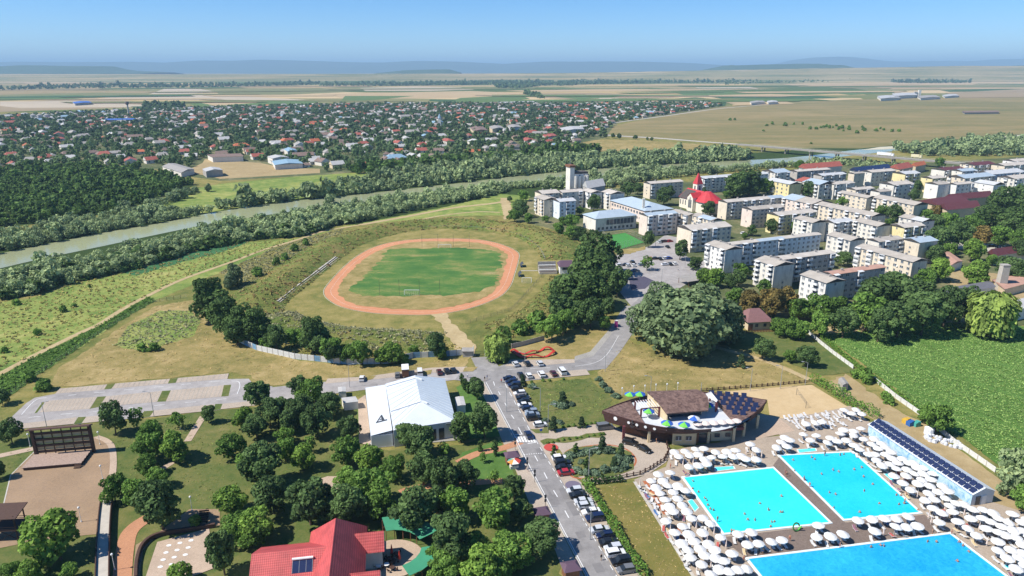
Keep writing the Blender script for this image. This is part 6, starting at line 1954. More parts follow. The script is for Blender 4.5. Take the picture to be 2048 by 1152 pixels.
# ------------------------------------------------------------------ white hall
M['white_sheet'] = plain('white_sheet_roof',rgb('#ccd2d8'),0.45,0.05,0.3)
M['pale_sheet'] = plain('pale_blue_sheet_roof',rgb('#aeb9c1'),0.45,0.05,0.3)
M['hall_wall'] = plain('white_hall_wall',rgb('#c9ced2'),0.7,0.06,0.5)
ZE = 5.2
Am,Bm,Cm,Dm = G(771,768,ZE),G(889.7,757,ZE),G(912,842,ZE),G(787,861,ZE)
org = Vector((Dm.x,Dm.y,0))
root = empty('white_hall',org)
foot = [Vector((p.x,p.y,0)) - org for p in (Dm,Cm,Bm,Am)]
mb = MB(); mb.prism([(p.x,p.y) for p in foot],0,ZE); mb.obj('wall',M['hall_wall'],root)
D0,C0,B0,A0 = [p + Vector((0,0,ZE + 0.06)) for p in foot]
R1 = D0.lerp(C0,0.5).lerp(A0.lerp(B0,0.5),0.36) + Vector((0,0,2.0))
R2 = A0.lerp(B0,0.5) + Vector((0,0,2.0))
mb = MB(); mb.poly([D0,R1,R2,A0]); lf = mb.obj('roof_slope',M['white_sheet'],root)
mb = MB(); mb.poly([D0,C0,R1]); mb.obj('roof_slope',M['white_sheet'],root)
mb = MB(); mb.poly([C0,B0,R2,R1]); rs = mb.obj('roof_slope',M['pale_sheet'],root)
mb = MB(); mb.poly([A0,R2,B0]); mb.obj('rear_gable',M['hall_wall'],root)
for f in (0.36,0.92):
    p0 = A0.lerp(D0,1 - f) ; p1 = R1.lerp(R2,(f - 0.36) / 0.64)
    mb = MB(); mb.bar(p0.lerp(p1,0.02) + Vector((0,0,0.2)),p1 + Vector((0,0,0.15)),0.32,4); mb.obj('roof_duct',M['white_paint'],root)
    q = p1.lerp(C0.lerp(B0,(f - 0.2)),0.2)
    mb = MB(); mb.bar(p1 + Vector((0,0,0.25)),q + Vector((0,0,0.3)),0.3,4); mb.obj('roof_duct',M['white_paint'],root)
for i in range(9):      # standing seams
    p0,p1 = A0.lerp(D0,(i + 0.5) / 9),R2.lerp(R1,(i + 0.5) / 9)
    mb = MB(); mb.bar(p0 + Vector((0,0,0.03)),p1 + Vector((0,0,0.03)),0.04,4); mb.obj('seam',M['pale_sheet'],lf)
for i in range(14):
    p0,p1 = C0.lerp(B0,(i + 0.5) / 14),R1.lerp(R2,(i + 0.5) / 14)
    mb = MB(); mb.bar(p0 + Vector((0,0,0.03)),p1 + Vector((0,0,0.03)),0.04,4); mb.obj('seam',M['white_sheet'],rs)
d = (C0 - D0).normalized(); ang = math.atan2(d.y,d.x)
for f,w_,h_,z_ in [(0.50,1.5,3.4,2.0),(0.63,1.5,3.4,2.0),(0.76,1.5,3.4,2.0)]:
    p = D0.lerp(C0,f); mb = MB(); mb.box((0,-0.06,0),(w_,0.14,h_)); mb.obj('window',M['glass_dark'],root,loc=(p.x,p.y,z_)).rotation_euler = (0,0,ang)
for f in (0.42,0.88):
    p = D0.lerp(C0,f); mb = MB(); mb.box((0,-0.05,0),(1.6,0.12,0.5)); mb.obj('vent',M['grey_metal'],root,loc=(p.x,p.y,4.6)).rotation_euler = (0,0,ang)
# lower left wing
ZW = 3.8
La,Lb,Lc = G(731,776,ZW),G(742,872,ZW),G(785,868,ZW)
wf = [Vector((p.x,p.y,0)) - org for p in (Lb,Lc)] + [foot[3] + (foot[3] - foot[2]).normalized() * 0.05,Vector((La.x,La.y,0)) - org]
mb = MB(); mb.prism([(p.x,p.y) for p in wf],0,ZW); mb.obj('wing_wall',M['hall_wall'],root)
mb = MB(); e0,e1,e2,e3 = [p + Vector((0,0,ZW + 0.08)) for p in wf]; up = Vector((0,0,1.1))
mb.poly([e0,e1 + up,e2 + up,e3]); wr = mb.obj('wing_roof',M['white_sheet'],root)
# dark emblem on the wing roof
c = e0.lerp(e3,0.26).lerp((e1 + up).lerp(e2 + up,0.26),0.55); ex = ((e1 + up) - e0).normalized(); ey = (e3 - e0).normalized(); n_ = ex.cross(ey).normalized() * 0.05
mb = MB(); E = lambda x,y: c + ex * x + ey * y + n_
mb.poly([E(-1.6,-1.6),E(1.7,-1.6),E(1.7,-0.9),E(-1.2,-0.9)]); mb.poly([E(-1.6,-1.5),E(-0.9,-0.8),E(0.5,2.2),E(0.3,2.6)]); mb.poly([E(0.2,-0.9),E(1.0,-0.9),E(0.5,2.4),E(0.1,2.2)]); mb.poly([E(-0.5,-0.4),E(0.9,-0.3),E(0.8,0.3),E(-0.2,0.2)])
mb.obj('emblem',M['dark_metal'],wr)
tag(root,'large white hall with ribbed light metal roof','hall')
sheet('forecourt',[(716,800),(731,790),(742,884),(740,892),(718,886)],4,M['paver_pink'],'pale paving along the left side of the white hall','paving')
sheet('forecourt',[(738,890),(742,884),(925,872),(928,880),(742,897)],4,M['paver_grey'],'narrow paving before the white hall','paving')
# annex boxes
for pts,z,lab in [([(683,796),(688,806),(716,803)],2.6,'white flat-roofed container left of the white hall'),([(676,775),(677,784),(692,783)],2.2,'small white trailer by the street'),([(910,795),(914,812),(931,810)],2.6,'low white annex right of the white hall')]:
    big_shed('container_box',pts,z,'pale','wall_white',lab,'container',0.15)

# ------------------------------------------------------------------ red-roofed restaurant
M['red_tile'],nt,N,L,b = new_mat('red_tile_sheet')
co = obj_coord(nt,kind='Object')
wv = N.new('ShaderNodeTexWave'); wv.inputs['Scale'].default_value = 0.8; wv.bands_direction = 'X'; L.new(co,wv.inputs['Vector'])
wv2 = N.new('ShaderNodeTexWave'); wv2.inputs['Scale'].default_value = 0.75; wv2.bands_direction = 'Y'; L.new(co,wv2.inputs['Vector'])
f = math_node(nt,'ADD',math_node(nt,'MULTIPLY',wv.outputs['Fac'],0.5),math_node(nt,'MULTIPLY',wv2.outputs['Fac'],0.5))
L.new(mix(nt,1.0,ramp(nt,f,[(0.1,rgb('#a03c3c')),(0.9,rgb('#c65a56'))]),ramp(nt,noise(nt,0.4,4,0.6,co),[(0.34,c3(0.78)),(0.5,c3(0.98)),(0.66,c3(1.12))]),'MULTIPLY'),b.inputs['Base Color'])
b.inputs['Roughness'].default_value = 0.6
bump(nt,b,f,0.5,0.06)
a,b_ = G(522,1103,9.5),G(655,1089,9.5)
ang = math.atan2(b_.y - a.y,b_.x - a.x)
o = G(655,1089,9.5)
root = empty('restaurant',(o.x,o.y,0),ang)
Lw = (b_ - a).length + 1
def gable_roof(name,x0,x1,y0,y1,axis,ze,zr,root,m_,e=0.5,hip0=0.0,hip1=0.0,wall='wall_white',sub='roof'):
    mb = MB(); mb.box(((x0 + x1) / 2,(y0 + y1) / 2,ze / 2),(x1 - x0,y1 - y0,ze)); mb.obj('wall',M[wall],root)
    X0,X1,Y0,Y1 = x0 - e,x1 + e,y0 - e,y1 + e
    z0 = ze - 0.15
    mb = MB()
    if axis == 'x':
        ym = (y0 + y1) / 2
        r0,r1 = (X0 + hip0,ym,zr),(X1 - hip1,ym,zr)
        mb.poly([(X0,Y0,z0),(X1,Y0,z0),r1,r0]); mb.poly([(X1,Y1,z0),(X0,Y1,z0),r0,r1])
        mb.poly([(X0,Y1,z0),(X0,Y0,z0),r0],0 if hip0 else 1); mb.poly([(X1,Y0,z0),(X1,Y1,z0),r1],0 if hip1 else 1)
    else:
        xm = (x0 + x1) / 2
        r0,r1 = (xm,Y0 + hip0,zr),(xm,Y1 - hip1,zr)
        mb.poly([(X1,Y0,z0),(X1,Y1,z0),r1,r0]); mb.poly([(X0,Y1,z0),(X0,Y0,z0),r0,r1])
        mb.poly([(X0,Y0,z0),(X1,Y0,z0),r0],0 if hip0 else 1); mb.poly([(X1,Y1,z0),(X0,Y1,z0),r1],0 if hip1 else 1)
    mb.poly([(X0,Y1,z0 - 0.05),(X1,Y1,z0 - 0.05),(X1,Y0,z0 - 0.05),(X0,Y0,z0 - 0.05)],1)
    return mb.obj(sub,[M[m_],M[wall]],root)
r1_ = gable_roof('w',-Lw,0.5,-8.0,7.0,'x',5.0,9.5,root,'red_tile',0.7)
r2_ = gable_roof('c',-4.0,6.5,-13,10.5,'y',5.0,10.8,root,'red_tile',0.7,0.0,4.5)
r3_ = gable_roof('d',5.5,10.4,3.0,8.0,'x',4.6,7.4,root,'red_tile',0.5)
r4_ = gable_roof('d',4.5,9.8,-9.5,-4.4,'x',4.6,7.6,root,'red_tile',0.5)
for x,y in ((10.45,5.5),(9.85,-6.9)):
    mb = MB(); mb.box((x,y,4.9),(0.1,1.6,1.5)); mb.obj('window',M['glass_dark'],root)
    mb = MB(); mb.box((x,y,2.0),(0.1,3.0,2.4)); mb.obj('window',M['glass_dark'],root)
mb = MB(); mb.box((1.2,-13.1,4.4),(2.0,0.1,1.6)); mb.obj('window',M['glass_dark'],root)
# solar heater on the near slope
mb = MB(); mb.box((-4.6,-3.6,7.75),(3.9,2.4,0.12),tilt=0.55); sp = mb.obj('solar_panel',M['solar'],root)
mb = MB()
for x in (-6.5,-5.2,-3.9,-2.7): mb.box((x,-3.6,7.84),(0.05,2.4,0.05),tilt=0.55)
mb.obj('frame',M['grey_metal'],sp)
mb = MB(); mb.bar((-6.6,-2.4,8.75),(-2.6,-2.4,8.75),0.25,8); mb.obj('tank',M['white_paint'],sp)
tag(root,'restaurant with big red tiled roof in the foreground','restaurant')
# green-roofed round terrace
M['green_roof'] = plain('green_sheet_roof',rgb('#3f8a68'),0.5,0.08,0.5)
c = G(786,1118); root = empty('terrace_pavilion',(c.x,c.y,0))
floor = MB(); floor.prism([(6.6 * math.cos(0.2618 * i),6.2 * math.sin(0.2618 * i)) for i in range(24)],0,0.25); floor.obj('floor',M['paver_pink'],root)
def arc_roof(a0,a1,n,r0,r1):
    for i in range(n):
        t0,t1 = R(a0 + (a1 - a0) * i / n),R(a0 + (a1 - a0) * (i + 1) / n)
        mb = MB(); mb.hexa([(r0 * math.cos(t0),r0 * math.sin(t0),2.7),(r1 * math.cos(t0),r1 * math.sin(t0),3.4),(r1 * math.cos(t1),r1 * math.sin(t1),3.4),(r0 * math.cos(t1),r0 * math.sin(t1),2.7)],
                           [(r0 * math.cos(t0),r0 * math.sin(t0),2.8),(r1 * math.cos(t0),r1 * math.sin(t0),3.5),(r1 * math.cos(t1),r1 * math.sin(t1),3.5),(r0 * math.cos(t1),r0 * math.sin(t1),2.8)])
        mb.obj('roof_panel',M['green_roof'],root)
        for rr in (r0 + 0.2,r1 - 0.2):
            mb = MB(); mb.bar((rr * math.cos(t0),rr * math.sin(t0),0),(rr * math.cos(t0),rr * math.sin(t0),2.8),0.09,5); mb.obj('post',M['wood_brown'],root)
        mb = MB(); mb.hexa([((r1 - 0.3) * math.cos(t0),(r1 - 0.3) * math.sin(t0),0),(r1 * math.cos(t0),r1 * math.sin(t0),0),(r1 * math.cos(t1),r1 * math.sin(t1),0),((r1 - 0.3) * math.cos(t1),(r1 - 0.3) * math.sin(t1),0)],
                           [((r1 - 0.3) * math.cos(t0),(r1 - 0.3) * math.sin(t0),1.0),(r1 * math.cos(t0),r1 * math.sin(t0),1.0),(r1 * math.cos(t1),r1 * math.sin(t1),1.0),((r1 - 0.3) * math.cos(t1),(r1 - 0.3) * math.sin(t1),1.0)]); mb.obj('parapet',M['wood_brown'],root)
arc_roof(112,28,5,6.2,10.4)
arc_roof(2,-62,4,6.2,10.6)
tag(root,'round terrace with green roof segments beside the restaurant','pavilion')
for i,(x,y) in enumerate([(873,985),(973,985),(1023,1025)]):
    p = G(*Z2([(x,y + 20)])[0]); root = empty('closed_parasol',(p.x,p.y,0.25))
    mb = MB(); mb.bar((0,0,0),(0,0,3.0),0.05,5); mb.obj('pole',M['grey_metal'],root)
    mb = MB(); mb.bar((0,0,0.9),(0,0,2.9),0.34,7,0,0.08); mb.obj('canopy',M['red_metal'],root)
    tag(root,f'closed red parasol, {ordinal(i + 1)} from the left on the round terrace','parasol','closed red parasols')
for i,(x,y) in enumerate([(905,1020),(955,1035),(985,1050),(1000,1005),(975,1095),(890,1085),(940,1075)]):
    p = G(*Z2([(x,y)])[0]); root = empty('terrace_table',(p.x,p.y,0.25))
    mb = MB(); mb.bar((0,0,0.7),(0,0,0.76),0.6,10); mb.obj('table_top',M['wood_dark'] if i < 5 else M['white_paint'],root)
    mb = MB(); mb.bar((0,0,0),(0,0,0.7),0.06,5); mb.box((0,0,0.03),(0.6,0.6,0.06)); mb.obj('leg',M['dark_metal'],root)
    tag(root,f'round cafe table, {ordinal(i + 1)} from the back of the terrace','table','cafe tables')
    for k in range(3):
        t_ = k * 2.1 + i
        q = empty('terrace_chair',(p.x + 0.95 * math.cos(t_),p.y + 0.95 * math.sin(t_),0.25),t_ + math.pi / 2)
        mb = MB(); mb.box((0,0,0.45),(0.45,0.45,0.06)); mb.obj('seat',M['wood_dark'],q)
        mb = MB(); mb.box((0,-0.22,0.75),(0.45,0.05,0.5)); mb.obj('backrest',M['wood_dark'],q)
        for lx in (-0.18,0.18):
            for ly in (-0.18,0.18): mb = MB(); mb.box((lx,ly,0.21),(0.04,0.04,0.42)); mb.obj('leg',M['dark_metal'],q)
        tag(q,f'{ordinal(k + 1)} dark chair at the {ordinal(i + 1)} cafe table of the terrace','chair','cafe chairs')
# bin, kiosks
p = G(797,1052); root = empty('blue_container',p)
mb = MB(); mb.box((0,0,0.75),(1.7,1.3,1.5)); mb.obj('bin',plain('blue_plastic',rgb('#3f78b0'),0.5,0.1,1.0),root)
mb = MB(); mb.box((0,0,1.58),(1.8,1.4,0.14)); mb.obj('lid',M['white_paint'],root)
tag(root,'blue refuse container behind the green-roofed terrace','container')
for (u,v,w_,lab) in [(1024,925,3.2,'brown-roofed kiosk on the sidewalk near the crossing'),(1083,1040,3.0,'brown-roofed kiosk farther down the sidewalk'),(1141,1152,3.0,'brown-roofed kiosk at the lower edge by the avenue')]:
    p = G(u,v); root = empty('street_kiosk',p,R(14))
    mb = MB(); mb.box((0,0,1.2),(w_,2.6,2.4)); mb.obj('wall',M['wood_brown'],root)
    mb = MB(); mb.hexa([(-w_ / 2 - 0.4,-1.7,2.4),(w_ / 2 + 0.4,-1.7,2.4),(w_ / 2 + 0.4,1.7,2.4),(-w_ / 2 - 0.4,1.7,2.4)],[(-w_ / 2 + 0.5,-0.2,3.1),(w_ / 2 - 0.5,-0.2,3.1),(w_ / 2 - 0.5,0.2,3.1),(-w_ / 2 + 0.5,0.2,3.1)]); mb.obj('roof',M['purple_roof'],root)
    mb = MB(); mb.box((w_ / 2 + 0.03,0,1.5),(0.08,2.0,1.1)); mb.obj('counter_window',M['glass_dark'],root)
    tag(root,lab,'kiosk')
# toy stall under a patched awning
p = G(1028,936); root = empty('market_stall',p,R(14))
cols = ['#c94a3a','#e4e0d4','#5c9a8a','#d88a3a','#e4e0d4','#c94a3a']
for i,cc in enumerate(cols):
    t0,t1 = i * 1.0472,(i + 1) * 1.0472
    mb = MB(); mb.poly([(0,0,2.7),(1.9 * math.cos(t0),1.9 * math.sin(t0),2.1),(1.9 * math.cos(t1),1.9 * math.sin(t1),2.1)]); mb.obj('awning_panel',plain('awning_' + str(i),rgb(cc),0.7,0.1,1.0),root)
mb = MB(); mb.bar((0,0,0),(0,0,2.7),0.05,5); mb.obj('pole',M['grey_metal'],root)
mb = MB(); mb.box((0,0,0.45),(2.2,1.2,0.9)); mb.obj('counter',M['wall_white'],root)
tag(root,'market stall under a colourful round awning','stall')

# red ribbon sculpture
P = smooth([G(*p) for p in Z5([(1290,850),(1340,878),(1420,882),(1500,880),(1560,860),(1555,838),(1500,832),(1450,850),(1380,862),(1310,848)])],6,True)
root = empty('red_sculpture',P[0])
A,B_ = offset(P,0.5,True),offset(P,-0.5,True)
for s in range(4):
    mb = MB(P[0]); n = len(P)
    for i in range(n * s // 4,n * (s + 1) // 4):
        j = (i + 1) % n
        za,zb = 0.8 + 0.5 * math.sin(i * 0.6),0.8 + 0.5 * math.sin(j * 0.6)
        mb.hexa([(B_[i].x,B_[i].y,za - 0.15),(B_[j].x,B_[j].y,zb - 0.15),(A[j].x,A[j].y,zb - 0.15),(A[i].x,A[i].y,za - 0.15)],[(B_[i].x,B_[i].y,za),(B_[j].x,B_[j].y,zb),(A[j].x,A[j].y,zb),(A[i].x,A[i].y,za)])
    mb.obj('band',M['red_metal'],root).location = (0,0,0)
for i in range(0,len(P),6):
    mb = MB(P[0]); mb.bar((P[i].x,P[i].y,0),(P[i].x,P[i].y,0.7),0.15,5); mb.obj('support',M['dark_metal'],root).location = (0,0,0)
tag(root,'winding red ribbon-like pump track on the dry grass','sculpture')

# ------------------------------------------------------------------ trees of the park and town
def T1(l): return [(0 + a / 2.796,740 + b / 2.796,w * 1.05 / 2.796,*r_) for a,b,w,*r_ in l]
def T2(l): return [(480 + a / 3.2,800 + b / 3.2,w * 1.07 / 3.2,*r_) for a,b,w,*r_ in l]
def T3(l): return [(660 + a / 3.2,690 + b / 3.2,w / 3.2,*r_) for a,b,w,*r_ in l]
def T4(l): return [(a / 2.88,460 + b / 2.88,w / 2.88,*r_) for a,b,w,*r_ in l]
def T5(l): return [(620 + a / 3.2,440 + b / 3.2,w / 3.2,*r_) for a,b,w,*r_ in l]
def T6(l): return [(1000 + a * .2604,320 + b * .2604,w * .2604,*r_) for a,b,w,*r_ in l]
def TP(l): return l
trees('of the park around the stage and lawn','park trees near the stage',T1([(630,262,150,'linden',1.2),(760,270,110,'sparse'),(850,340,150,'acacia'),(825,430,160,'acacia'),(820,520,140,'acacia'),(990,425,160,'bright'),(990,272,100,'sparse'),(1160,248,85,'linden'),
    (1445,130,150,'linden'),(55,348,115,'linden'),(5,150,80,'linden'),(245,82,75,'shrub'),(1290,425,145,'acacia'),(630,660,160,'acacia'),(760,690,170,'acacia'),(890,755,250,'linden'),(1090,842,70,'bright'),(870,600,130,'acacia'),
    (310,925,290,'bright'),(270,1050,130,'acacia'),(60,1125,130,'acacia'),(1000,1130,110,'bright'),(170,1130,140,'bright'),(390,1120,110,'acacia'),(-20,560,90,'linden')]))
trees('in the clump between car park and white hall','park trees by the car park',T1([(1670,92,120,'linden'),(1755,115,140,'acacia'),(1850,185,130,'linden'),(1360,262,120,'bright'),(1430,310,130,'linden'),(1500,240,140,'linden'),(1565,215,130,'linden'),(1650,225,140,'linden'),
    (1770,285,160,'linden'),(1590,365,120,'acacia'),(1740,412,90,'sparse'),(1690,200,120,'linden'),(1610,290,120,'linden')]))
trees('in the grove behind the red-roofed restaurant','park trees behind the restaurant',T1([(1370,505,120,'acacia'),(1480,515,230,'linden',1.1),(1590,452,130,'acacia'),(1690,492,140,'bright'),(1280,725,160,'bright'),(1520,695,200,'linden'),(1725,735,240,'linden'),(1430,855,180,'bright'),
    (1330,872,190,'acacia'),(1240,1025,200,'linden',1.15)]) + T2([(690,172,140,'linden'),(680,315,210,'acacia'),(835,375,160,'bright'),(690,495,160,'acacia'),(840,560,250,'acacia'),(690,655,240,'linden'),(890,655,220,'acacia'),(100,840,200,'acacia'),(960,760,80,'spruce'),(590,720,160,'linden')]))
trees('in the grove between restaurant and avenue','park trees along the avenue',T2([(1055,215,140,'linden'),(1150,265,180,'linden'),(1410,180,120,'poplar',0.8),(1565,115,180,'linden',1.25),(990,430,170,'acacia'),(1170,440,200,'linden'),(1320,490,170,'linden',1.2),(1455,480,150,'linden'),
    (1135,690,270,'linden'),(1380,665,230,'acacia'),(1640,680,300,'acacia'),(1755,560,140,'linden'),(1345,865,280,'linden'),(1720,960,260,'acacia'),(1945,860,220,'linden'),(1320,1070,220,'acacia'),(1560,1065,260,'bright'),(1640,1090,210,'acacia'),
    (1630,490,85,'sparse'),(1555,370,65,'sparse'),(1800,700,140,'linden'),(1490,930,170,'acacia'),(1260,640,170,'linden'),(1800,1010,170,'acacia'),(1250,980,160,'acacia'),(1310,310,90,'sparse')]) + T3([(940,280,130,'linden')]))
trees('near the white hall and avenue','columnar thujas',T3([(840,210,22,'thuja'),(862,245,26,'thuja'),(885,268,24,'thuja'),(1055,655,32,'thuja'),(1572,658,26,'thuja'),(1640,762,28,'thuja'),(1430,670,26,'thuja'),(960,640,24,'thuja')]))
trees('on the ornamental lawns by the avenue','ornamental conifers',T3([(1490,332,66,'spruce'),(1610,490,52,'spruce'),(1432,500,66,'spruce'),(1238,222,56,'spruce'),(1745,632,64,'spruce'),(1865,678,64,'spruce'),(1815,748,60,'spruce')]))
trees('of the ornamental beds by the avenue','junipers',T3([(1440,375,66,'juniper'),(1490,385,80,'juniper'),(1545,375,60,'juniper'),(1295,262,80,'juniper'),(1380,480,60,'juniper'),(1470,490,66,'juniper'),(1720,215,66,'juniper'),(1745,250,80,'juniper'),(1780,285,80,'juniper'),(1830,320,70,'juniper'),
    (1540,700,90,'juniper'),(1600,690,80,'juniper'),(1650,680,90,'juniper'),(1700,665,90,'juniper'),(1780,670,100,'juniper'),(1850,720,100,'juniper'),(1900,730,90,'juniper'),(1880,775,100,'juniper'),(1830,790,80,'juniper'),(1580,800,90,'juniper'),(1640,815,90,'juniper'),(1700,820,90,'juniper'),(1760,790,90,'juniper'),(1610,745,70,'juniper'),(1520,735,70,'juniper')]))
trees('along the drive to the ship-shaped building','small drive shrubs',T3([(a,b,22,'shrub') for a,b in [(1490,520),(1525,515),(1565,512),(1640,505),(1670,500),(1700,497),(1725,495),(1425,620),(1460,610),(1495,605),(1530,600),(1575,592),(1605,588),(1650,582),(1690,575),(1730,570),(1750,568),(1395,622),(1290,235),(1365,225),(1405,222),(1495,215)]]))
trees('in the dark row left of the stadium','trees left of the stadium',T4([(1185,400,150,'poplar',1.0),(1245,440,130,'poplar',0.9),(1345,255,105,'silver',1.3),(1320,300,80,'silver'),(1295,500,140,'poplar',0.9),(1400,540,140,'poplar',0.8),(1470,550,140,'poplar',0.85),(1360,580,120,'poplar',0.8),
    (1590,620,130,'linden'),(1690,610,120,'acacia'),(1800,600,140,'poplar',0.85),(1910,690,130,'linden'),(1870,640,100,'linden'),(1480,240,70,'shrub'),(1590,180,50,'shrub'),(1640,150,50,'shrub'),(1700,100,50,'shrub'),(1760,70,45,'shrub'),(1540,640,90,'shrub'),(250,888,80,'shrub'),(365,455,40,'shrub'),(210,585,45,'shrub'),(425,430,30,'shrub'),(95,410,45,'shrub'),(515,322,22,'shrub'),(170,840,70,'shrub'),(25,690,40,'shrub'),(820,668,60,'shrub'),(885,672,60,'shrub')]))
trees('behind the concrete wall of the stadium','trees behind the stadium wall',T5([(60,750,160,'linden',1.1),(130,830,170,'acacia'),(240,850,130,'acacia'),(330,845,170,'acacia'),(520,845,150,'bright'),(450,870,110,'acacia'),(660,832,70,'acacia'),(810,800,140,'linden'),(840,840,100,'acacia'),(600,890,70,'shrub')]))
trees('beside the stadium gate','willows',T5([(1200,805,175,'weeping')]))
trees('in the big grove right of the stadium','grove right of the stadium',T5([(1850,200,250,'grove',0.95),(1760,300,240,'grove',0.9),(1870,330,230,'grove',0.9),(1640,440,240,'grove',0.85),(1760,430,260,'grove',0.85),(1850,470,200,'grove',0.8),(1610,560,200,'linden'),(1700,590,200,'grove',0.7),
    (1550,690,180,'acacia'),(1640,650,160,'acacia'),(1800,600,160,'linden'),(1900,560,120,'linden'),(1880,650,110,'acacia'),(1970,400,150,'linden'),(1600,60,60,'shrub'),(1680,70,110,'acacia'),(1460,640,120,'shrub'),(1240,740,140,'shrub'),(1350,680,120,'shrub')]))
trees('around the plaza and apartment blocks','street trees of the town',T6([(1140,612,95,'linden',1.1),(1385,690,135,'linden'),(1130,790,115,'sparse',0.9),(980,878,70,'linden'),(1500,785,95,'poplar',0.7),(1570,900,130,'bright'),(1670,910,140,'bright'),(1840,900,120,'linden'),(1880,580,60,'acacia'),
    (720,320,110,'linden',1.2),(800,300,70,'linden',1.1),(550,470,110,'acacia'),(480,460,80,'acacia'),(610,390,70,'acacia'),(150,360,130,'linden'),(110,420,110,'acacia'),(220,440,90,'acacia'),(350,450,60,'acacia'),(450,520,90,'acacia'),(600,560,100,'linden'),(75,300,40,'linden'),(180,270,90,'acacia'),
    (1260,270,130,'linden'),(1300,240,80,'linden'),(1600,370,100,'linden'),(1830,190,150,'poplar',0.7),(1920,200,120,'poplar',0.7),(1560,250,60,'linden'),(1740,260,70,'acacia'),(980,220,110,'linden'),(1060,210,90,'linden')]))
trees('in the silvery group by the street','silver poplars',TP([(1365,645,175,'silver',0.8),(1345,640,120,'silver',1.0),(1300,640,90,'silver',0.95),(1410,625,130,'silver',0.95),(1455,640,90,'silver'),(1380,672,110,'silver',0.85),(1320,600,70,'silver')]))
trees('between the blocks and the crop field','trees before the blocks',TP([(1500,600,60,'russet'),(1545,605,62,'russet'),(1575,600,50,'russet'),(1600,615,55,'acacia'),(1640,610,60,'acacia'),(1470,590,40,'acacia'),(1590,655,50,'acacia'),(1560,650,42,'acacia'),(1690,640,64,'linden'),(1735,625,76,'acacia'),(1790,585,100,'linden',1.0),(1745,590,60,'linden'),
    (1830,590,80,'linden'),(1850,625,80,'linden'),(1800,635,70,'linden'),(1895,615,70,'linden'),(1925,610,60,'linden'),(1760,650,60,'linden'),(1670,615,50,'acacia'),(1640,650,50,'acacia'),(1880,540,44,'bright'),(1855,560,50,'acacia'),(1530,575,34,'acacia'),(1650,520,26,'linden'),(1690,515,30,'linden'),(1620,560,30,'acacia')]))
trees('above the crop field at the right edge','willows',TP([(1987,625,88,'weeping',1.0)]))
trees('in the grassy plot beside the crop field','trees of the grassy plot',TP([(1525,695,42,'linden'),(1580,710,30,'acacia'),(1614,709,40,'linden',1.1),(1482,719,20,'spruce'),(1600,660,42,'acacia')]))
trees('at the right edge of the picture','trees at the right edge',TP([(2035,945,76,'willow',1.2),(2070,960,90,'acacia'),(1875,838,66,'acacia'),(1850,830,30,'acacia'),(1735,752,30,'shrub'),(1712,745,22,'shrub'),(1780,800,22,'shrub'),(1770,790,20,'shrub'),(2060,1000,70,'acacia')]))
trees('on the green hill at the right','trees of the green hill',TP([(2010,400,60,'grove',0.75),(2048,390,60,'grove',0.8),(1980,430,60,'grove',0.7),(2030,440,66,'grove',0.7),(1945,450,50,'acacia'),(1900,445,50,'acacia'),(1870,450,40,'linden'),(1920,470,50,'linden'),(1965,470,46,'russet'),(2000,470,50,'acacia'),(2045,480,50,'acacia'),(1880,480,46,'linden'),
    (1868,510,36,'linden'),(1900,500,30,'acacia'),(1955,545,56,'bright',0.9),(1945,500,46,'bright'),(2015,535,50,'linden'),(2050,545,46,'acacia'),(2040,500,36,'linden'),(1985,520,24,'acacia'),(2070,430,70,'grove',0.7),(1850,430,30,'acacia'),(1875,420,26,'russet')]))
trees('between the farther apartment blocks','courtyard trees',TP([(1617,380,28,'linden'),(1680,460,20,'linden'),(1590,455,26,'acacia'),(1545,450,30,'linden'),(1505,460,20,'linden'),(1690,405,30,'acacia'),(1765,420,30,'acacia'),(1790,425,30,'linden'),(1830,390,22,'linden'),(1440,445,20,'acacia'),(1420,415,24,'linden'),(1530,375,34,'acacia'),(1500,365,40,'poplar',0.7),(1470,372,34,'poplar',0.7),
    (1775,470,16,'acacia'),(1780,445,18,'acacia'),(1720,380,16,'linden'),(1835,372,18,'linden'),(1945,345,24,'acacia'),(1870,385,22,'acacia'),(1600,330,20,'acacia'),(1880,325,22,'acacia'),(1640,500,18,'acacia'),(1505,505,24,'acacia'),(1480,540,34,'acacia'),(1462,560,30,'linden')]))
# ------------------------------------------------------------------ pool ground
Z6 = zoom(1408,700,3.2)
Z5b = zoom(1180,740,4.8)
Z7 = zoom(1120,860,3.938)
Z8 = zoom(1528,860,3.938)
sheet('drive',[(1066,866),(1090,862),(1215,846),(1260,868),(1330,885),(1345,905),(1332,925),(1295,950),(1240,962),(1178,970),(1150,950),(1120,900),(1090,890)],3,M['paver_tan'],'paved drive from the avenue to the ship-shaped building','drive')
bed = sheet('planted_island',Z3([(1505,700),(1560,665),(1740,640),(1860,655),(1925,690),(1958,740),(1930,790),(1860,825),(1700,850),(1560,850),(1525,790)]),5,M['lawn'],'rounded planted island full of junipers','flower bed')
kerb_line('brick_edge',[G(*p) for p in Z3([(1505,700),(1560,665),(1740,640),(1860,655),(1925,690),(1958,740),(1930,790),(1860,825),(1700,850),(1560,850),(1525,790)])],bed,True,4,0.5,0.12,'paver_brickred')
sheet('verge',Z3([(1340,612),(1740,562),(1765,580),(1500,625),(1370,640)]),5,M['lawn'],'narrow planted verge between the two drive lanes','verge')
sheet('verge',Z3([(1280,540),(1390,530),(1395,560),(1300,570)]),5,M['lawn'],'small grass corner at the parking strip','verge')
deck = sheet('pool_deck',[(1268,960),(1332,934),(1342,902),(1400,890),(1560,872),(1530,840),(1560,832),(1700,812),(1745,850),(1945,992),(2110,1045),(2110,1180),(1400,1180)],3,M['paver_deck'],'paved sunbathing deck round the pools','pool deck')
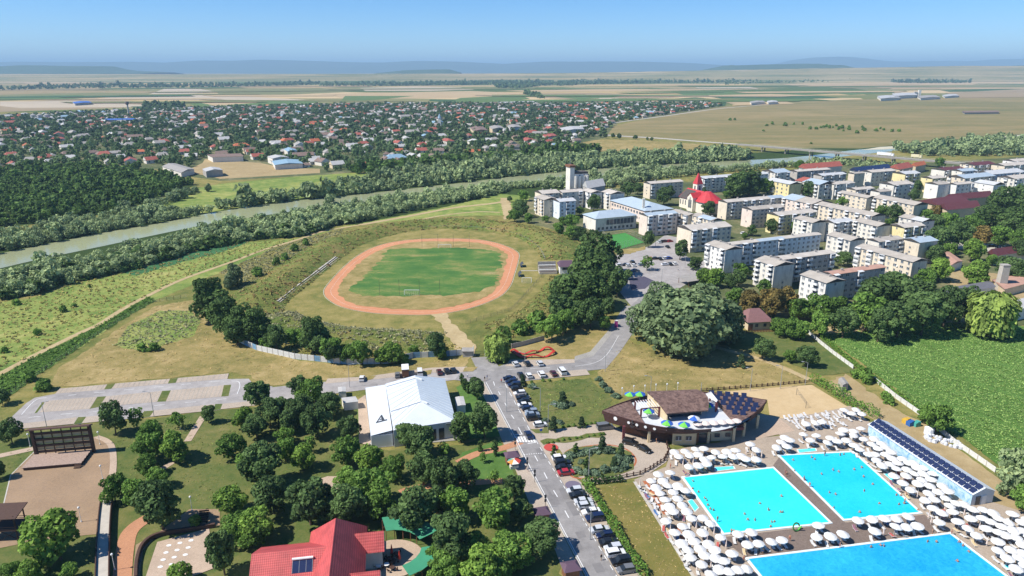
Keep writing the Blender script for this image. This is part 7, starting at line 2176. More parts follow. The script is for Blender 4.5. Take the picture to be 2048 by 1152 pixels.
sheet('wet_paving',[(1546,932),(1565,906),(1690,1046),(1668,1060)],5,M['paver_wet'],'wet walkway between the two upper pools','paving')
sheet('wet_paving',[(1440,1076),(1690,1046),(1850,1030),(1880,1066),(1490,1115)],4,M['paver_wet'],'wet walkway above the large lower pool','paving')
sheet('round_forecourt',[(1490,840),(1525,828),(1560,838),(1590,862),(1490,884),(1440,884)],4,M['paver_pink'],'pale round forecourt beside the ship-shaped building','forecourt')
sheet('sand_court',Z6([(120,268),(690,225),(920,365),(700,410),(500,440),(420,425),(405,320),(250,300)]),4,M['sand'],'beige sand court for beach volleyball','sand court')
for i,pts in enumerate([Z7([(650,405),(685,405),(850,660),(815,670)]),Z7([(895,760),(925,760),(1015,905),(985,910)]),Z7([(1090,1035),(1120,1035),(1190,1160),(1155,1160)])]):
    sheet('brick_band',pts,5,M['paver_brickred'],f'red brick band in the deck, {ordinal(i + 1)} piece from the top','paving')
sheet('concrete_edge',Z7([(575,412),(600,408),(1070,1165),(1040,1165)]),5,M['concrete'],'pale concrete edge between lawn and deck','kerb')


def pool(pts,tile,tint,label,cw=0.55):
    P = [G(*p) for p in pts]
    c = sum(P,Vector()) / len(P)
    root = empty('swimming_pool',(c.x,c.y,0))
    q = [p - c for p in P]
    a_ = sum(q[i].x * q[(i + 1) % len(q)].y - q[(i + 1) % len(q)].x * q[i].y for i in range(len(q)))
    if a_ < 0: q.reverse()
    mb = MB(); mb.poly([(p.x,p.y,0.21) for p in q]); mb.obj('basin',tile,root)
    m,nt,N,L,b = new_mat('pool_water')
    N.remove(b)
    tr = N.new('ShaderNodeBsdfTransparent'); tr.inputs['Color'].default_value = tint
    gl = N.new('ShaderNodeBsdfGlossy'); gl.inputs['Roughness'].default_value = 0.05
    fr = N.new('ShaderNodeFresnel'); fr.inputs['IOR'].default_value = 1.33
    bp = N.new('ShaderNodeBump'); bp.inputs['Strength'].default_value = 0.5; bp.inputs['Distance'].default_value = 0.06
    L.new(noise(nt,1.6,3,0.6,obj_coord(nt),1.0),bp.inputs['Height'])
    L.new(bp.outputs[0],gl.inputs['Normal']); L.new(bp.outputs[0],fr.inputs['Normal'])
    mx = N.new('ShaderNodeMixShader'); L.new(fr.outputs[0],mx.inputs[0]); L.new(tr.outputs[0],mx.inputs[1]); L.new(gl.outputs[0],mx.inputs[2])
    L.new(mx.outputs[0],N['Material Output'].inputs['Surface'])
    mb = MB(); mb.poly([(p.x,p.y,0.25) for p in q]); mb.obj('water_surface',m,root)
    n = len(q)
    for i in range(n):
        a,b2 = q[i],q[(i + 1) % n]
        d = (b2 - a).normalized(); nr = Vector((d.y,-d.x,0))
        mb = MB(); pts_ = [a - d * cw,b2 + d * 0.0,b2 + nr * cw,a + nr * cw - d * cw]
        mb.prism([(p.x,p.y) for p in pts_],0,0.30 + 0.002 * i); mb.obj('coping',M['coping'],root)
    tag(root,label,'swimming pool')


M['coping'] = plain('white_coping_tiles',rgb('#d9e4e6'),0.5,0.06,1.0)


def caustic_tile_mat(name,c,d,s=0.9):  # light rippling through the water is mottled into the tile colour
    m,nt,N,L,b = new_mat(name)
    co = obj_coord(nt)
    n1 = noise(nt,s,5,0.7,co,1.2)
    n2 = noise(nt,0.08,3,0.5,co)
    f = math_node(nt,'ADD',math_node(nt,'MULTIPLY',n1,0.6),math_node(nt,'MULTIPLY',n2,0.4))
    L.new(ramp(nt,f,[(0.35,c),(0.65,d)]),b.inputs['Base Color'])
    b.inputs['Roughness'].default_value = 0.4
    return m


pool([(1368,957),(1546,938),(1658,1046),(1448,1068)],caustic_tile_mat('aqua_pool_tiles',rgb('#48e4f4'),rgb('#66f0fa')),(0.62,0.98,1.0,1),'turquoise square pool, leftmost of the three')
pool([(1560,913),(1705,906),(1838,1026),(1688,1040)],caustic_tile_mat('blue_pool_tiles',rgb('#34cdf0'),rgb('#66e2f8')),(0.5,0.95,1.0,1),'bright blue pool beside the row of parasols and shed')
pool([(1497,1120),(1900,1070),(2018,1160),(2060,1200),(1560,1200)],caustic_tile_mat('deep_pool_tiles',rgb('#1c9cdc'),rgb('#66ccf4'),1.0),(0.55,0.95,1.0,1),'large deep blue pool at the lower right edge')
for i,pts in enumerate([Z8([(262,158),(405,148),(412,168),(275,182)]),Z8([(945,350),(985,345),(1055,415),(1040,428)]),Z8([(1882,1070),(1930,1062),(2050,1140),(2010,1150)]),Z5b([(1195,938),(1375,930),(1390,952),(1205,975)]),Z7([(1005,562),(1040,548),(1092,615),(1062,645)])]):
    P = [G(*p) for p in pts]
    c = sum(P,Vector()) / 4
    root = empty('foot_bath',(c.x,c.y,0))
    mb = MB(); mb.prism([((p.x - c.x) * 1.08,(p.y - c.y) * 1.08) for p in P],0,0.16); mb.obj('basin',M['coping'],root)
    mb = MB(); mb.prism([((p.x - c.x) * 0.94,(p.y - c.y) * 0.94) for p in P],0.15,0.175); mb.obj('water_surface',bpy.data.materials['aqua_pool_tiles'],root)
    tag(root,f'small turquoise foot bath {["above the bright blue pool", "right of the bright blue pool", "right of the deep blue pool", "above the turquoise pool", "left of the turquoise pool"][i]}','foot bath','foot baths')

# ------------------------------------------------------------------ ship-shaped building
M['hull'] = plain('brown_hull_boards',rgb('#4b2f2a'),0.75,0.14,1.2)
M['shingle'],nt,N,L,b = new_mat('brown_shingles')
co = obj_coord(nt)
v1 = N.new('ShaderNodeTexVoronoi'); v1.inputs['Scale'].default_value = 1.6; L.new(co,v1.inputs['Vector'])
sp_ = N.new('ShaderNodeSeparateColor'); L.new(v1.outputs['Color'],sp_.inputs[0])
L.new(ramp(nt,math_node(nt,'ADD',math_node(nt,'MULTIPLY',sp_.outputs[0],0.5),math_node(nt,'MULTIPLY',noise(nt,0.5,4,0.6,co),0.5)),[(0.25,rgb('#55403a')),(0.75,rgb('#7d645a'))]),b.inputs['Base Color'])
b.inputs['Roughness'].default_value = 0.9
M['deck_white'] = plain('pale_deck_tiles',rgb('#c4c8cc'),0.6,0.06,0.8)
M['stone_cream'] = plain('cream_stone_cladding',rgb('#cbb894'),0.8,0.12,1.5)
M['maroon'] = plain('maroon_paint',rgb('#6b3436'),0.7,0.1,1.0)
ZT,ZB = 6.4,3.2
TL,TR = G(1204,821,ZT),G(1534,800,ZT)
Nn = G(1388,860,ZT)
ch = (TR - TL); Lh = ch.length; chd = ch.normalized(); nn_ = Vector((chd.y,-chd.x,0))       # towards the camera
t_n = (Nn - TL).dot(chd) / Lh; w1 = (Nn - TL).dot(nn_) / (4 * t_n * (1 - t_n))
w2 = 9.0
org = Vector((TL.x,TL.y,0)); root = empty('ship_building',org)
def hull(t,side,inset=0.0,z=0.0):
    w = (w1 if side > 0 else w2)
    t2 = t
    p = TL.lerp(TR,t2) + nn_ * side * max(0.0,w * 4 * t * (1 - t) - inset * (1 if 0 < t < 1 else 0))
    return Vector((p.x - org.x,p.y - org.y,z))
NS = 28
ts = [i / NS for i in range(NS + 1)]
def shift(t,k): return k + (1 - 2 * k) * t
def zb(t):
    """Lower edge of the hull: deep at bow and stern, shallow amidships."""
    return ZT - (1.3 + 2.0 * min(1.0,abs(t - 0.55) / 0.5) ** 1.3)


for side,t0_,t1_ in ((1,0.0,0.56),(1,0.8,1.0),(-1,0.0,1.0)):
    mb = MB()
    tt_ = [t for t in ts if t0_ - 0.01 <= t <= t1_ + 0.01]
    for a,b_ in zip(tt_,tt_[1:]):
        lo0,lo1 = hull(shift(a,0.02),side,0.9,zb(a)),hull(shift(b_,0.02),side,0.9,zb(b_))
        hi0,hi1 = hull(a,side,0,ZT),hull(b_,side,0,ZT)
        i0,i1 = hull(a,side,0.3,ZT),hull(b_,side,0.3,ZT)
        j0,j1 = hull(a,side,0.3,ZT - 1.0),hull(b_,side,0.3,ZT - 1.0)
        for f in ([lo0,lo1,hi1,hi0],[hi0,hi1,i1,i0],[i0,i1,j1,j0]): mb.poly(f if side > 0 else f[::-1])
    hs = mb.obj('hull_side',M['hull'],root)
    for k in range(5):      # planks as slightly proud battens
        fr_ = 0.12 + k * 0.18
        mb = MB()
        for a,b_ in zip(tt_,tt_[1:]):
            p0 = hull(shift(a,0.02 * (1 - fr_)),side,0.9 * (1 - fr_) - 0.04,zb(a) + (ZT - zb(a)) * fr_); p1 = hull(shift(b_,0.02 * (1 - fr_)),side,0.9 * (1 - fr_) - 0.04,zb(b_) + (ZT - zb(b_)) * fr_)
            f = [p0,p1,p1 + Vector((0,0,0.06)),p0 + Vector((0,0,0.06))]
            mb.poly(f if side > 0 else f[::-1])
        mb.obj('batten',M['wood_dark'],hs)
def deck_poly(t0,t1,z,n=8,inset=0.3):
    tt = [t0 + (t1 - t0) * i / n for i in range(n + 1)]
    return [hull(t,1,inset,z) for t in tt] + [hull(t,-1,inset,z) for t in reversed(tt)]
mb = MB()
for a,b_ in zip(ts[1:-1],ts[2:-1]):
    mb.poly([hull(shift(a,0.02),1,0.9,zb(a) + 0.02),hull(shift(a,0.02),-1,0.9,zb(a) + 0.02),hull(shift(b_,0.02),-1,0.9,zb(b_) + 0.02),hull(shift(b_,0.02),1,0.9,zb(b_) + 0.02)])
mb.obj('underside',M['hull'],root)
mb = MB(); mb.poly(deck_poly(0.15,0.82,ZT - 0.95,14)); mb.obj('terrace_floor',M['deck_white'],root)
# shingled bow and stern, sloping down to the terrace
for t0,t1,nm in ((0.0,0.2,'bow_roof'),(0.70,1.0,'stern_roof')):
    mb = MB(); n = 6
    zf = (lambda t: ZT - 0.08 - (t / 0.2) * 0.25) if nm == 'bow_roof' else (lambda t: ZT - 0.08 + 0.0 * t)
    tt = [t0 + (t1 - t0) * i / n for i in range(n + 1)]
    for a,b_ in zip(tt,tt[1:]):
        mb.poly([hull(a,1,0.25,zf(a)),hull(b_,1,0.25,zf(b_)),hull(b_,-1,0.25,zf(b_)),hull(a,-1,0.25,zf(a))])
    e = t1 if nm == 'bow_roof' else t0
    f = [hull(e,1,0.25,zf(e)),hull(e,-1,0.25,zf(e)),hull(e,-1,0.25,ZT - 1),hull(e,1,0.25,ZT - 1)]
    mb.poly(f if nm == 'bow_roof' else f[::-1])
    mb.obj(nm,M['shingle'],root)
# portholes, anchor
for i,(x,y) in enumerate([(372,525),(450,542),(532,552),(618,560),(243,543)]):
    u,v = Z5b([(x,y)])[0]
    best = min((k / 400 for k in range(20,240)),key=lambda t: abs((lambda p: 1024 + FOCAL * (p.x) / (p.y * CS + (CAM_H - p.z) * SN))(hull(t,1,0.3,4.9) + org) - u))
    z = 5.3; c = hull(best,1,0.9 * (1 - (z - zb(best)) / (ZT - zb(best))) - 0.06,z); tdir = (hull(best + 0.01,1) - hull(best - 0.01,1)).normalized()
    mb = MB(); nrm = Vector((tdir.y,-tdir.x,0)); mb.bar(c - nrm * 0.1,c + nrm * 0.08,0.42 if i < 4 else 0.6,10); mb.obj('porthole',M['white_paint'],root)
best = 0.14; c = hull(best,1,0.2,5.2); tdir = (hull(best + 0.01,1) - hull(best - 0.01,1)).normalized()
mb = MB(); nrm = Vector((tdir.y,-tdir.x,0)); c = c + nrm * 0.25
mb.bar(c + Vector((0,0,0.9)),c - Vector((0,0,0.9)),0.1,5); mb.bar(c + Vector((0,0,0.5)) - tdir * 0.5,c + Vector((0,0,0.5)) + tdir * 0.5,0.09,5)
for s in (-1,1): mb.bar(c - Vector((0,0,0.9)),c - Vector((0,0,0.35)) + tdir * s * 0.75,0.1,5)
mb.bar(c + Vector((0,0,0.9)),c + Vector((0,0,1.2)),0.2,6); mb.obj('anchor',M['dark_metal'],root)
# upper pavilion: curved shingled roof on cream walls
FLc,FRc,NRc,NLc = [G(*Z5b([p])[0],z) - org for p,z in (((545,205),10.2),((1030,185),10.2),((1135,385),8.2),((735,418),8.2))]
mb = MB(); n = 8
grid = []
for j in range(n + 1):
    f = j / n
    row = []
    for i in range(n + 1):
        g = i / n
        p = FLc.lerp(FRc,g).lerp(NLc.lerp(NRc,g),f)
        bulge = math.sin(math.pi * f) * 0.9
        side_ = Vector((1,0,0)) * (math.sin(math.pi * f) * 1.6 * (g - 0.15)) 
        row.append(p + Vector((0,0,bulge)) + side_)
    grid.append(row)
for j in range(n):
    for i in range(n):
        mb.poly([grid[j + 1][i],grid[j + 1][i + 1],grid[j][i + 1],grid[j][i]])
        mb.poly([q - Vector((0,0,0.35)) for q in (grid[j][i],grid[j][i + 1],grid[j + 1][i + 1],grid[j + 1][i])])
edge = [grid[0][i] for i in range(n + 1)] + [grid[j][n] for j in range(1,n + 1)] + [grid[n][i] for i in range(n - 1,-1,-1)] + [grid[j][0] for j in range(n - 1,0,-1)]
for i in range(len(edge)):
    a,b_ = edge[i],edge[(i + 1) % len(edge)]; dz = Vector((0,0,0.35))
    mb.poly([a,b_,b_ - dz,a - dz])
mb.obj('pavilion_roof',M['shingle'],root,smooth=False)
def flat(p): return (p.x,p.y)
ins = lambda f,g: grid[0][0].lerp(grid[0][n],g).lerp(grid[n][0].lerp(grid[n][n],g),f)
mb = MB(); mb.prism([flat(ins(0.08,0.06)),flat(ins(0.08,0.94)),flat(ins(0.72,0.94)),flat(ins(0.72,0.06))],ZT - 0.95,8.2); mb.obj('pavilion_wall',M['stone_cream'],root)
mb = MB(); a,b_ = ins(0.735,0.1),ins(0.735,0.92); mb.hexa([(a.x,a.y,ZT - 0.9),(b_.x,b_.y,ZT - 0.9),(b_.x,b_.y + 0.1,ZT - 0.9),(a.x,a.y + 0.1,ZT - 0.9)],[(a.x,a.y,7.9),(b_.x,b_.y,7.9),(b_.x,b_.y + 0.1,7.9),(a.x,a.y + 0.1,7.9)]); mb.obj('window_wall',M['glass_dark'],root)
# side wing wall under the roof's left edge
a,b_ = ins(0.0,0.02),ins(0.98,0.02)
mb = MB(); mb.hexa([(a.x,a.y,ZT - 0.9),(b_.x,b_.y,ZT - 0.9),(b_.x + 0.3,b_.y,ZT - 0.9),(a.x + 0.3,a.y,ZT - 0.9)],[(a.x,a.y,9.6),(b_.x,b_.y,7.4),(b_.x + 0.3,b_.y,7.4),(a.x + 0.3,a.y,9.6)]); mb.obj('wing_wall',M['stone_cream'],root)
# pergolas
for pts,nm in (([(430,390),(487,460),(660,445),(600,370)],'left'),([(1085,325),(1205,400),(1215,385),(1150,300)],'right')):
    Q = [G(*Z5b([p])[0],ZT - 0.95) - org for p in pts]
    for q in Q:
        mb = MB(); mb.box((q.x,q.y,ZT + 0.45),(0.45,0.45,2.8)); mb.obj('pergola_post',M['maroon'],root)
    for a,b_ in ((Q[0],Q[3]),(Q[1],Q[2])):
        mb = MB(); mb.bar((a.x,a.y,ZT + 1.95),(b_.x,b_.y,ZT + 1.95),0.16,4); mb.obj('pergola_beam',M['maroon'],root)
    for i in range(8):
        a,b_ = Q[0].lerp(Q[3],i / 7),Q[1].lerp(Q[2],i / 7)
        mb = MB(); mb.bar((a.x,a.y,ZT + 2.15),(b_.x,b_.y,ZT + 2.15),0.1,4); mb.obj('pergola_slat',M['white_paint'],root)
# projecting balcony over the pool side
A_,B2 = G(*Z5b([(1000,600)])[0],3.6) - org,G(*Z5b([(1478,572)])[0],3.6) - org
dv = (B2 - A_).normalized(); bk = Vector((-dv.y,dv.x,0)) * 6
mb = MB(); mb.prism([(A_.x,A_.y),(B2.x,B2.y),(B2.x + bk.x,B2.y + bk.y),(A_.x + bk.x,A_.y + bk.y)],3.5,4.3); mb.obj('balcony_slab',M['maroon'],root)
mb = MB(); mb.box(((A_.x + B2.x) / 2,(A_.y + B2.y) / 2 + 0.1,5.0),((B2 - A_).length,0.12,0.08),math.atan2(dv.y,dv.x))
for i in range(22):
    p = A_.lerp(B2,i / 21); mb.box((p.x,p.y + 0.1,4.7),(0.06,0.06,0.8))
mb.obj('balcony_railing',M['maroon'],root)
# ground floor
def gf(pts,z1,nm,m_,z0=0.0):
    Q = [G(*Z5b([p])[0]) - org for p in pts]
    mb = MB(); mb.prism([flat(q) for q in Q],z0,z1); mb.obj(nm,M[m_],root); return Q
Q = gf([(785,720),(1012,722),(1030,660),(800,655)],4.1,'office_wall','stone_cream')
for x in (845,942):
    p = G(*Z5b([(x,722)])[0]) - org; mb = MB(); mb.box((p.x,p.y - 0.08,2.2),(1.5,0.14,1.1)); w_ = mb.obj('window',M['glass_dark'],root)
    mb = MB(); mb.box((p.x,p.y - 0.12,2.2),(0.1,0.16,1.1)); mb.box((p.x,p.y - 0.12,1.6),(1.7,0.18,0.1)); mb.obj('frame',M['white_paint'],w_)
Q = gf([(1040,690),(1370,672),(1390,600),(1050,610)],3.45,'lobby_wall','wall_cream')
for x,y,w_,h_,m_ in [(1065,697,2.6,2.6,'glass_dark'),(1120,694,2.0,2.6,'glass_dark'),(1215,684,1.4,1.1,'glass_dark'),(1318,678,1.4,1.1,'glass_dark')]:
    p = G(*Z5b([(x,y)])[0]) - org; mb = MB(); mb.box((p.x,p.y - 0.1,1.9 if h_ < 2 else 1.35),(w_,0.14,h_)); mb.obj('window',M[m_],root)
gf([(240,640),(700,690),(760,640),(500,560),(300,560)],3.2,'undercroft_wall','hull',0.0) if False else None
for x,y in ((320,672),(562,695),(1372,690),(1130,700),(1470,640),(1600,560)):
    p = G(*Z5b([(x,y)])[0]) - org; mb = MB(); mb.box((p.x,p.y,2.2),(0.7,0.7,4.4)); mb.obj('column',M['maroon'] if x < 500 else M['stone_cream'],root)
mb = MB(); mb.poly([hull(t,1,4.0,0.02) for t in (0.12,0.25,0.4,0.5)] + [hull(t,1,4.0,zb(t)) for t in (0.5,0.4,0.25,0.12)]); mb.obj('undercroft_wall',M['wood_brown'],root)
# solar collectors on the stern
pm = MB(); pm.box((0,0,0.6),(1.5,0.08,1.5),tilt=-0.6); SOL = pm.mesh('solar_panel',M['solar'])
k = 0
for rr in range(5):
    for cc_ in range(5):
        x,y = 1165 + rr * 48 + cc_ * 46 + 10,255 + cc_ * 22 + rr * 44 - cc_ * 10
        u,v = 1180 + (1165 + cc_ * 78 + rr * 56) / 4.8,740 + (235 + cc_ * 6 + rr * 46) / 4.8
        p = G(u,v,ZT) - org
        tq = ((p + org) - TL).dot(chd) / Lh; lq = ((p + org) - TL).dot(nn_)
        if not (0.69 < tq < 0.95 and -w2 * 4 * tq * (1 - tq) + 0.9 < lq < w1 * 4 * tq * (1 - tq) - 1.0): continue
        place('solar_panel',SOL,root,(p.x,p.y,ZT - 0.05),(0,0,R(-8)))
mb = MB(); p = G(*Z5b([(1063,235)])[0],ZT) - org; mb.bar((p.x,p.y,ZT - 1),(p.x,p.y,ZT + 4),0.07,5); mb.obj('mast',M['grey_metal'],root)
for i,(x,y) in enumerate([(308,215),(420,195),(527,190),(632,180),(738,175),(842,165)]):
    p = G(*Z5b([(x,y)])[0],ZT) - org; mb = MB(); mb.bar((p.x,p.y,ZT - 1),(p.x,p.y,ZT + 1.2),0.05,5); mb.bar((p.x,p.y,ZT + 1.2),(p.x,p.y,ZT + 1.6),0.22,6); mb.obj('deck_lamp',M['white_paint'],root)
tag(root,'ship-shaped brown restaurant building with shingled roof and terrace','building')

# ------------------------------------------------------------------ long shed with solar panels and painted wall
ZS = 3.2
A_,B2,C2 = G(1737.7,850,ZS),G(1945.5,989,ZS),G(1997,987,ZS)
org = Vector((B2.x,B2.y,0)); root = empty('solar_shed',org)
lv = (A_ - B2); lv.z = 0; wv_ = (C2 - B2); wv_.z = 0
wv_ = wv_ - lv * (wv_.dot(lv) / lv.dot(lv))
q = [Vector((0,0,0)),wv_,wv_ + lv,lv]
m,nt,N,L,b = new_mat('blue_mural')
co = obj_coord(nt)
L.new(ramp(nt,noise(nt,0.35,6,0.7,co,2.0),[(0.38,rgb('#6fa6c8')),(0.5,rgb('#a9c9dc')),(0.62,rgb('#c6d9e2'))]),b.inputs['Base Color']); b.inputs['Roughness'].default_value = 0.8
mb = MB(); mb.prism([flat(p) for p in q],0,ZS,0); mb.obj('wall',m,root)
mid0,mid1 = q[0].lerp(q[1],0.5) + Vector((0,0,ZS + 1.5)),q[3].lerp(q[2],0.5) + Vector((0,0,ZS + 1.5))
u = Vector((0,0,ZS + 0.05)); o0,o1 = lv.normalized() * 0.3,wv_.normalized() * 0.3
mb = MB(); e0,e1,e2,e3 = q[0] - o0 - o1 + u,q[1] - o0 + o1 + u,q[2] + o0 + o1 + u,q[3] + o0 - o1 + u
mb.poly([e0,mid0 - o0,mid1 + o0,e3]); mb.poly([e1,e2,mid1 + o0,mid0 - o0]); mb.obj('roof',M['white_sheet'],root)
mb = MB(); fw = -lv.normalized() * 0.06; mb.poly([q[0] + fw,q[1] + fw,q[1] + u + fw,mid0 + fw,q[0] + u + fw]); mb.obj('gable_wall',M['hall_wall'],root)
for f,nm,m_ in ((0.28,'door_opening','glass_dark'),(0.55,'door','white_paint')):
    p = q[0].lerp(q[1],f) + fw * 2; mb = MB(); mb.box((p.x,p.y,1.25),(1.3,0.14,2.5),math.atan2(wv_.y,wv_.x)); mb.obj(nm,M[m_],root)
slope = (mid0 - (q[0] + u)); sl = slope.length
pm = MB(); ex = lv.normalized(); ey = slope.normalized(); ez = ex.cross(ey); ez = -ez if ez.z < 0 else ez
NP = 22; pw = lv.length / NP
hx_,hy_ = ex * pw * 0.42,ey * sl * 0.2
lift_ = ez * 0.35
pm.hexa([-hx_ - hy_,hx_ - hy_,hx_ + hy_ + lift_,-hx_ + hy_ + lift_] if ex.cross(ey).z > 0 else [-hx_ + hy_ + lift_,hx_ + hy_ + lift_,hx_ - hy_,-hx_ - hy_],[p + ez * 0.08 for p in ([-hx_ - hy_,hx_ - hy_,hx_ + hy_ + lift_,-hx_ + hy_ + lift_] if ex.cross(ey).z > 0 else [-hx_ + hy_ + lift_,hx_ + hy_ + lift_,hx_ - hy_,-hx_ - hy_])])
SOL2 = pm.mesh('solar_panel',M['solar'])
for i in range(NP):
    for f in (0.25,0.74):
        p = q[0] + u + ex * pw * (i + 0.5) + slope * f + ez * 0.1
        place('solar_panel',SOL2,root,tuple(p))
tag(root,'long white shed with blue mural wall and roof full of solar panels','shed')

# sacks and heap behind the shed
M['tarp'] = plain('white_tarp',rgb('#c9ccd2'),0.6,0.15,0.8)
rr = random.Random(5)
for i in range(26):
    f = i / 25
    u_,v_ = 1408 + (1425 + 230 * f + rr.uniform(-12,12)) / 3.2,700 + (560 + 60 * f + rr.uniform(-22,22)) / 3.2
    p = G(u_,v_); s = rr.uniform(0.55,0.95)
    mb = MB(); mb.bar((0,0,0),(0,0,0.9 * s),0.85 * s,7,0,0.75 * s); mb.bar((0,0,0.9 * s),(0.1,0,1.35 * s),0.75 * s,7,0,0.3 * s)
    o = mb.obj('white_sack',M['tarp'],None,loc=(p.x,p.y,0)); o.rotation_euler = (rr.uniform(-0.2,0.2),rr.uniform(-0.2,0.2),rr.uniform(0,6))
    tag(o,f'white bulky sack, {ordinal(i + 1)} from the left in the heap behind the shed','sack','sacks behind the shed')
p = G(1857,868); o = MB(); o.bar((0,0,0),(0,0,1.9),1.3,12); o.bar((0,0,1.9),(0,0,2.3),1.3,12,0,0.4); o = o.obj('water_tank',M['white_paint'],None,loc=(p.x,p.y,0)); tag(o,'white plastic water tank beside the heap of sacks','tank')
for u_,v_,cc,lab in [(1812,846,'#c8a23a','yellow crate in the service yard'),(1820,851,'#2f5fa0','blue drum in the service yard'),(1832,852,'#4aa294','teal tarpaulin bundle in the service yard')]:
    p = G(u_,v_); mb = MB(); mb.box((0,0,0.7),(1.9,1.5,1.3),0.3); mb.box((0.2,0,1.45),(1.4,1.2,0.3),0.5); o = mb.obj('yard_crate',plain('crate_' + cc[1:],rgb(cc),0.6,0.15,1.0),None,loc=(p.x,p.y,0)); tag(o,lab,'crate')
big_shed('garden_shed',[(1677,758),(1686,770),(1697,767)],2.4,'grey','wall_grey','small grey shed behind the hedge','shed',0.3)


# ------------------------------------------------------------------ hedges and dark fences
def hedge(pts,w,h,label,seed,fol='hedge'):
    P = smooth([G(*p) for p in pts],5)
    r = np.random.default_rng(seed)
    seg = np.array([(p.x,p.y) for p in P]); d = np.diff(seg,axis=0); ln = np.hypot(d[:,0],d[:,1]); n = int(ln.sum() * 46)
    k = r.choice(len(ln),n,p=ln / ln.sum()); f = r.uniform(0,1,n)
    c = seg[k] + d[k] * f[:,None]; nr = np.stack([-d[k,1],d[k,0]],1) / ln[k][:,None]
    wob = 1 + 0.15 * np.sin(c[:,0] * 1.7) + 0.1 * np.sin(c[:,1] * 2.3)
    face = r.integers(0,3,n); s = r.uniform(-1,1,n)
    off = np.where(face == 0,s,np.where(face == 1,1,-1)) * w / 2 * wob
    z = np.where(face == 0,h * wob + r.normal(0,0.08,n),r.uniform(0.05,1,n) * h * wob)
    p = np.stack([c[:,0] + nr[:,0] * off,c[:,1] + nr[:,1] * off,z],1)
    nm = np.stack([nr[:,0] * np.sign(off) * (face > 0),nr[:,1] * np.sign(off) * (face > 0),(face == 0) + 0.2],1) + r.normal(0,0.45,(n,3))
    v,q_ = leaf_quads(p,nm,0.24,r)
    o = P[0]
    v -= np.array([o.x,o.y,0])
    ob = place('hedge',np_mesh('hedge',v,q_,FOL[fol],np.repeat(r.uniform(0,1,n),4)),None,(o.x,o.y,0))
    tag(ob,label,'hedge')


hedge([(1170,968),(1205,1020),(1245,1085),(1290,1160)],1.5,1.7,'long clipped hedge between parked cars and dry lawn',301)
hedge([(1172,968),(1200,966),(1245,962)],1.3,1.5,'short dark hedge at the top of the dry lawn',302,'thuja')
hedge([(1624,760),(1665,785),(1705,812),(1758,838)],2.4,2.6,'tall hedge along the sand court',303)
hedge([(1640,672),(1700,722),(1760,768),(1830,818),(1900,872)],1.6,1.2,'rough green margin along the crop field',304)


def post_fence(pts,step,h,label,name='post_fence'):
    P = [G(*p) for p in pts]
    root = empty(name,P[0])
    pm = MB(); pm.box((0,0,h / 2),(0.3,0.3,h)); pm = pm.mesh('post',M['wood_dark'])
    rail = MB(P[0])
    for a,b_ in zip(P,P[1:]):
        n = max(1,round((b_ - a).length / step))
        for i in range(n):
            p = a.lerp(b_,i / n) - P[0]; place('post',pm,root,(p.x,p.y,0))
        for z in (0.35,h * 0.7): rail.bar(a + Vector((0,0,z)),b_ + Vector((0,0,z)),0.09,4)
    rail.obj('rail',M['wood_dark'],root).location = (0,0,0)
    tag(root,label,'fence')


post_fence([(1333,890),(1337,905),(1328,922),(1300,940),(1280,950),(1240,958),(1200,966)],1.8,1.3,'dark wooden post fence between drive and pool deck')
post_fence([(1402,783),(1470,778),(1545,772),(1620,765)],2.0,1.2,'dark wooden post fence behind the sand court')
P0 = [G(*p) for p in [(21,792),(104,731),(243,640),(306,606),(375,595)]]
root = empty('wire_fence',P0[0])
pm = MB(); pm.bar((0,0,0),(0,0,1.7),0.07,4); pm = pm.mesh('post',M['wood_dark']); rail = MB(P0[0])
for a,b_ in zip(P0,P0[1:]):
    n = round((b_ - a).length / 3)
    for i in range(n): p = a.lerp(b_,i / n) - P0[0]; place('post',pm,root,(p.x,p.y,0))
    for z in (0.4,0.9,1.5): rail.bar(a + Vector((0,0,z)),b_ + Vector((0,0,z)),0.02,3)
rail.obj('wire',M['grey_metal'],root).location = (0,0,0)
tag(root,'wire fence on dark posts along the weed strip','fence')
# volleyball net
a,b_ = G(*Z6([(650,375)])[0]),G(*Z6([(590,290)])[0]); root = empty('volleyball_net',a)
for p in (a,b_): mb = MB(a); mb.bar(p,p + Vector((0,0,2.5)),0.06,5); mb.obj('post',M['dark_metal'],root).location = (0,0,0)
mb = MB(a)
for z in (1.5,1.83,2.16,2.45): mb.bar(a + Vector((0,0,z)),b_ + Vector((0,0,z)),0.02,3)
mb.obj('net',M['dark_metal'],root).location = (0,0,0); tag(root,'volleyball net across the sand court','net')

# ------------------------------------------------------------------ parasols and loungers
M['lounger_plastic'] = plain('white_plastic',c3(0.62,0.61,0.59),0.5,0.08,1.0)
M['parasol_white'] = plain('white_parasol_cloth',c3(0.68,0.67,0.64),0.8,0.1,1.0)
M['parasol_blush'] = plain('blush_parasol_cloth',rgb('#dccbc0'),0.8,0.05,1.0)
M['parasol_green'] = plain('green_parasol_cloth',rgb('#6cc04a'),0.8,0.05,1.0)
M['parasol_blue'] = plain('blue_parasol_cloth',rgb('#2f5fb4'),0.8,0.05,1.0)


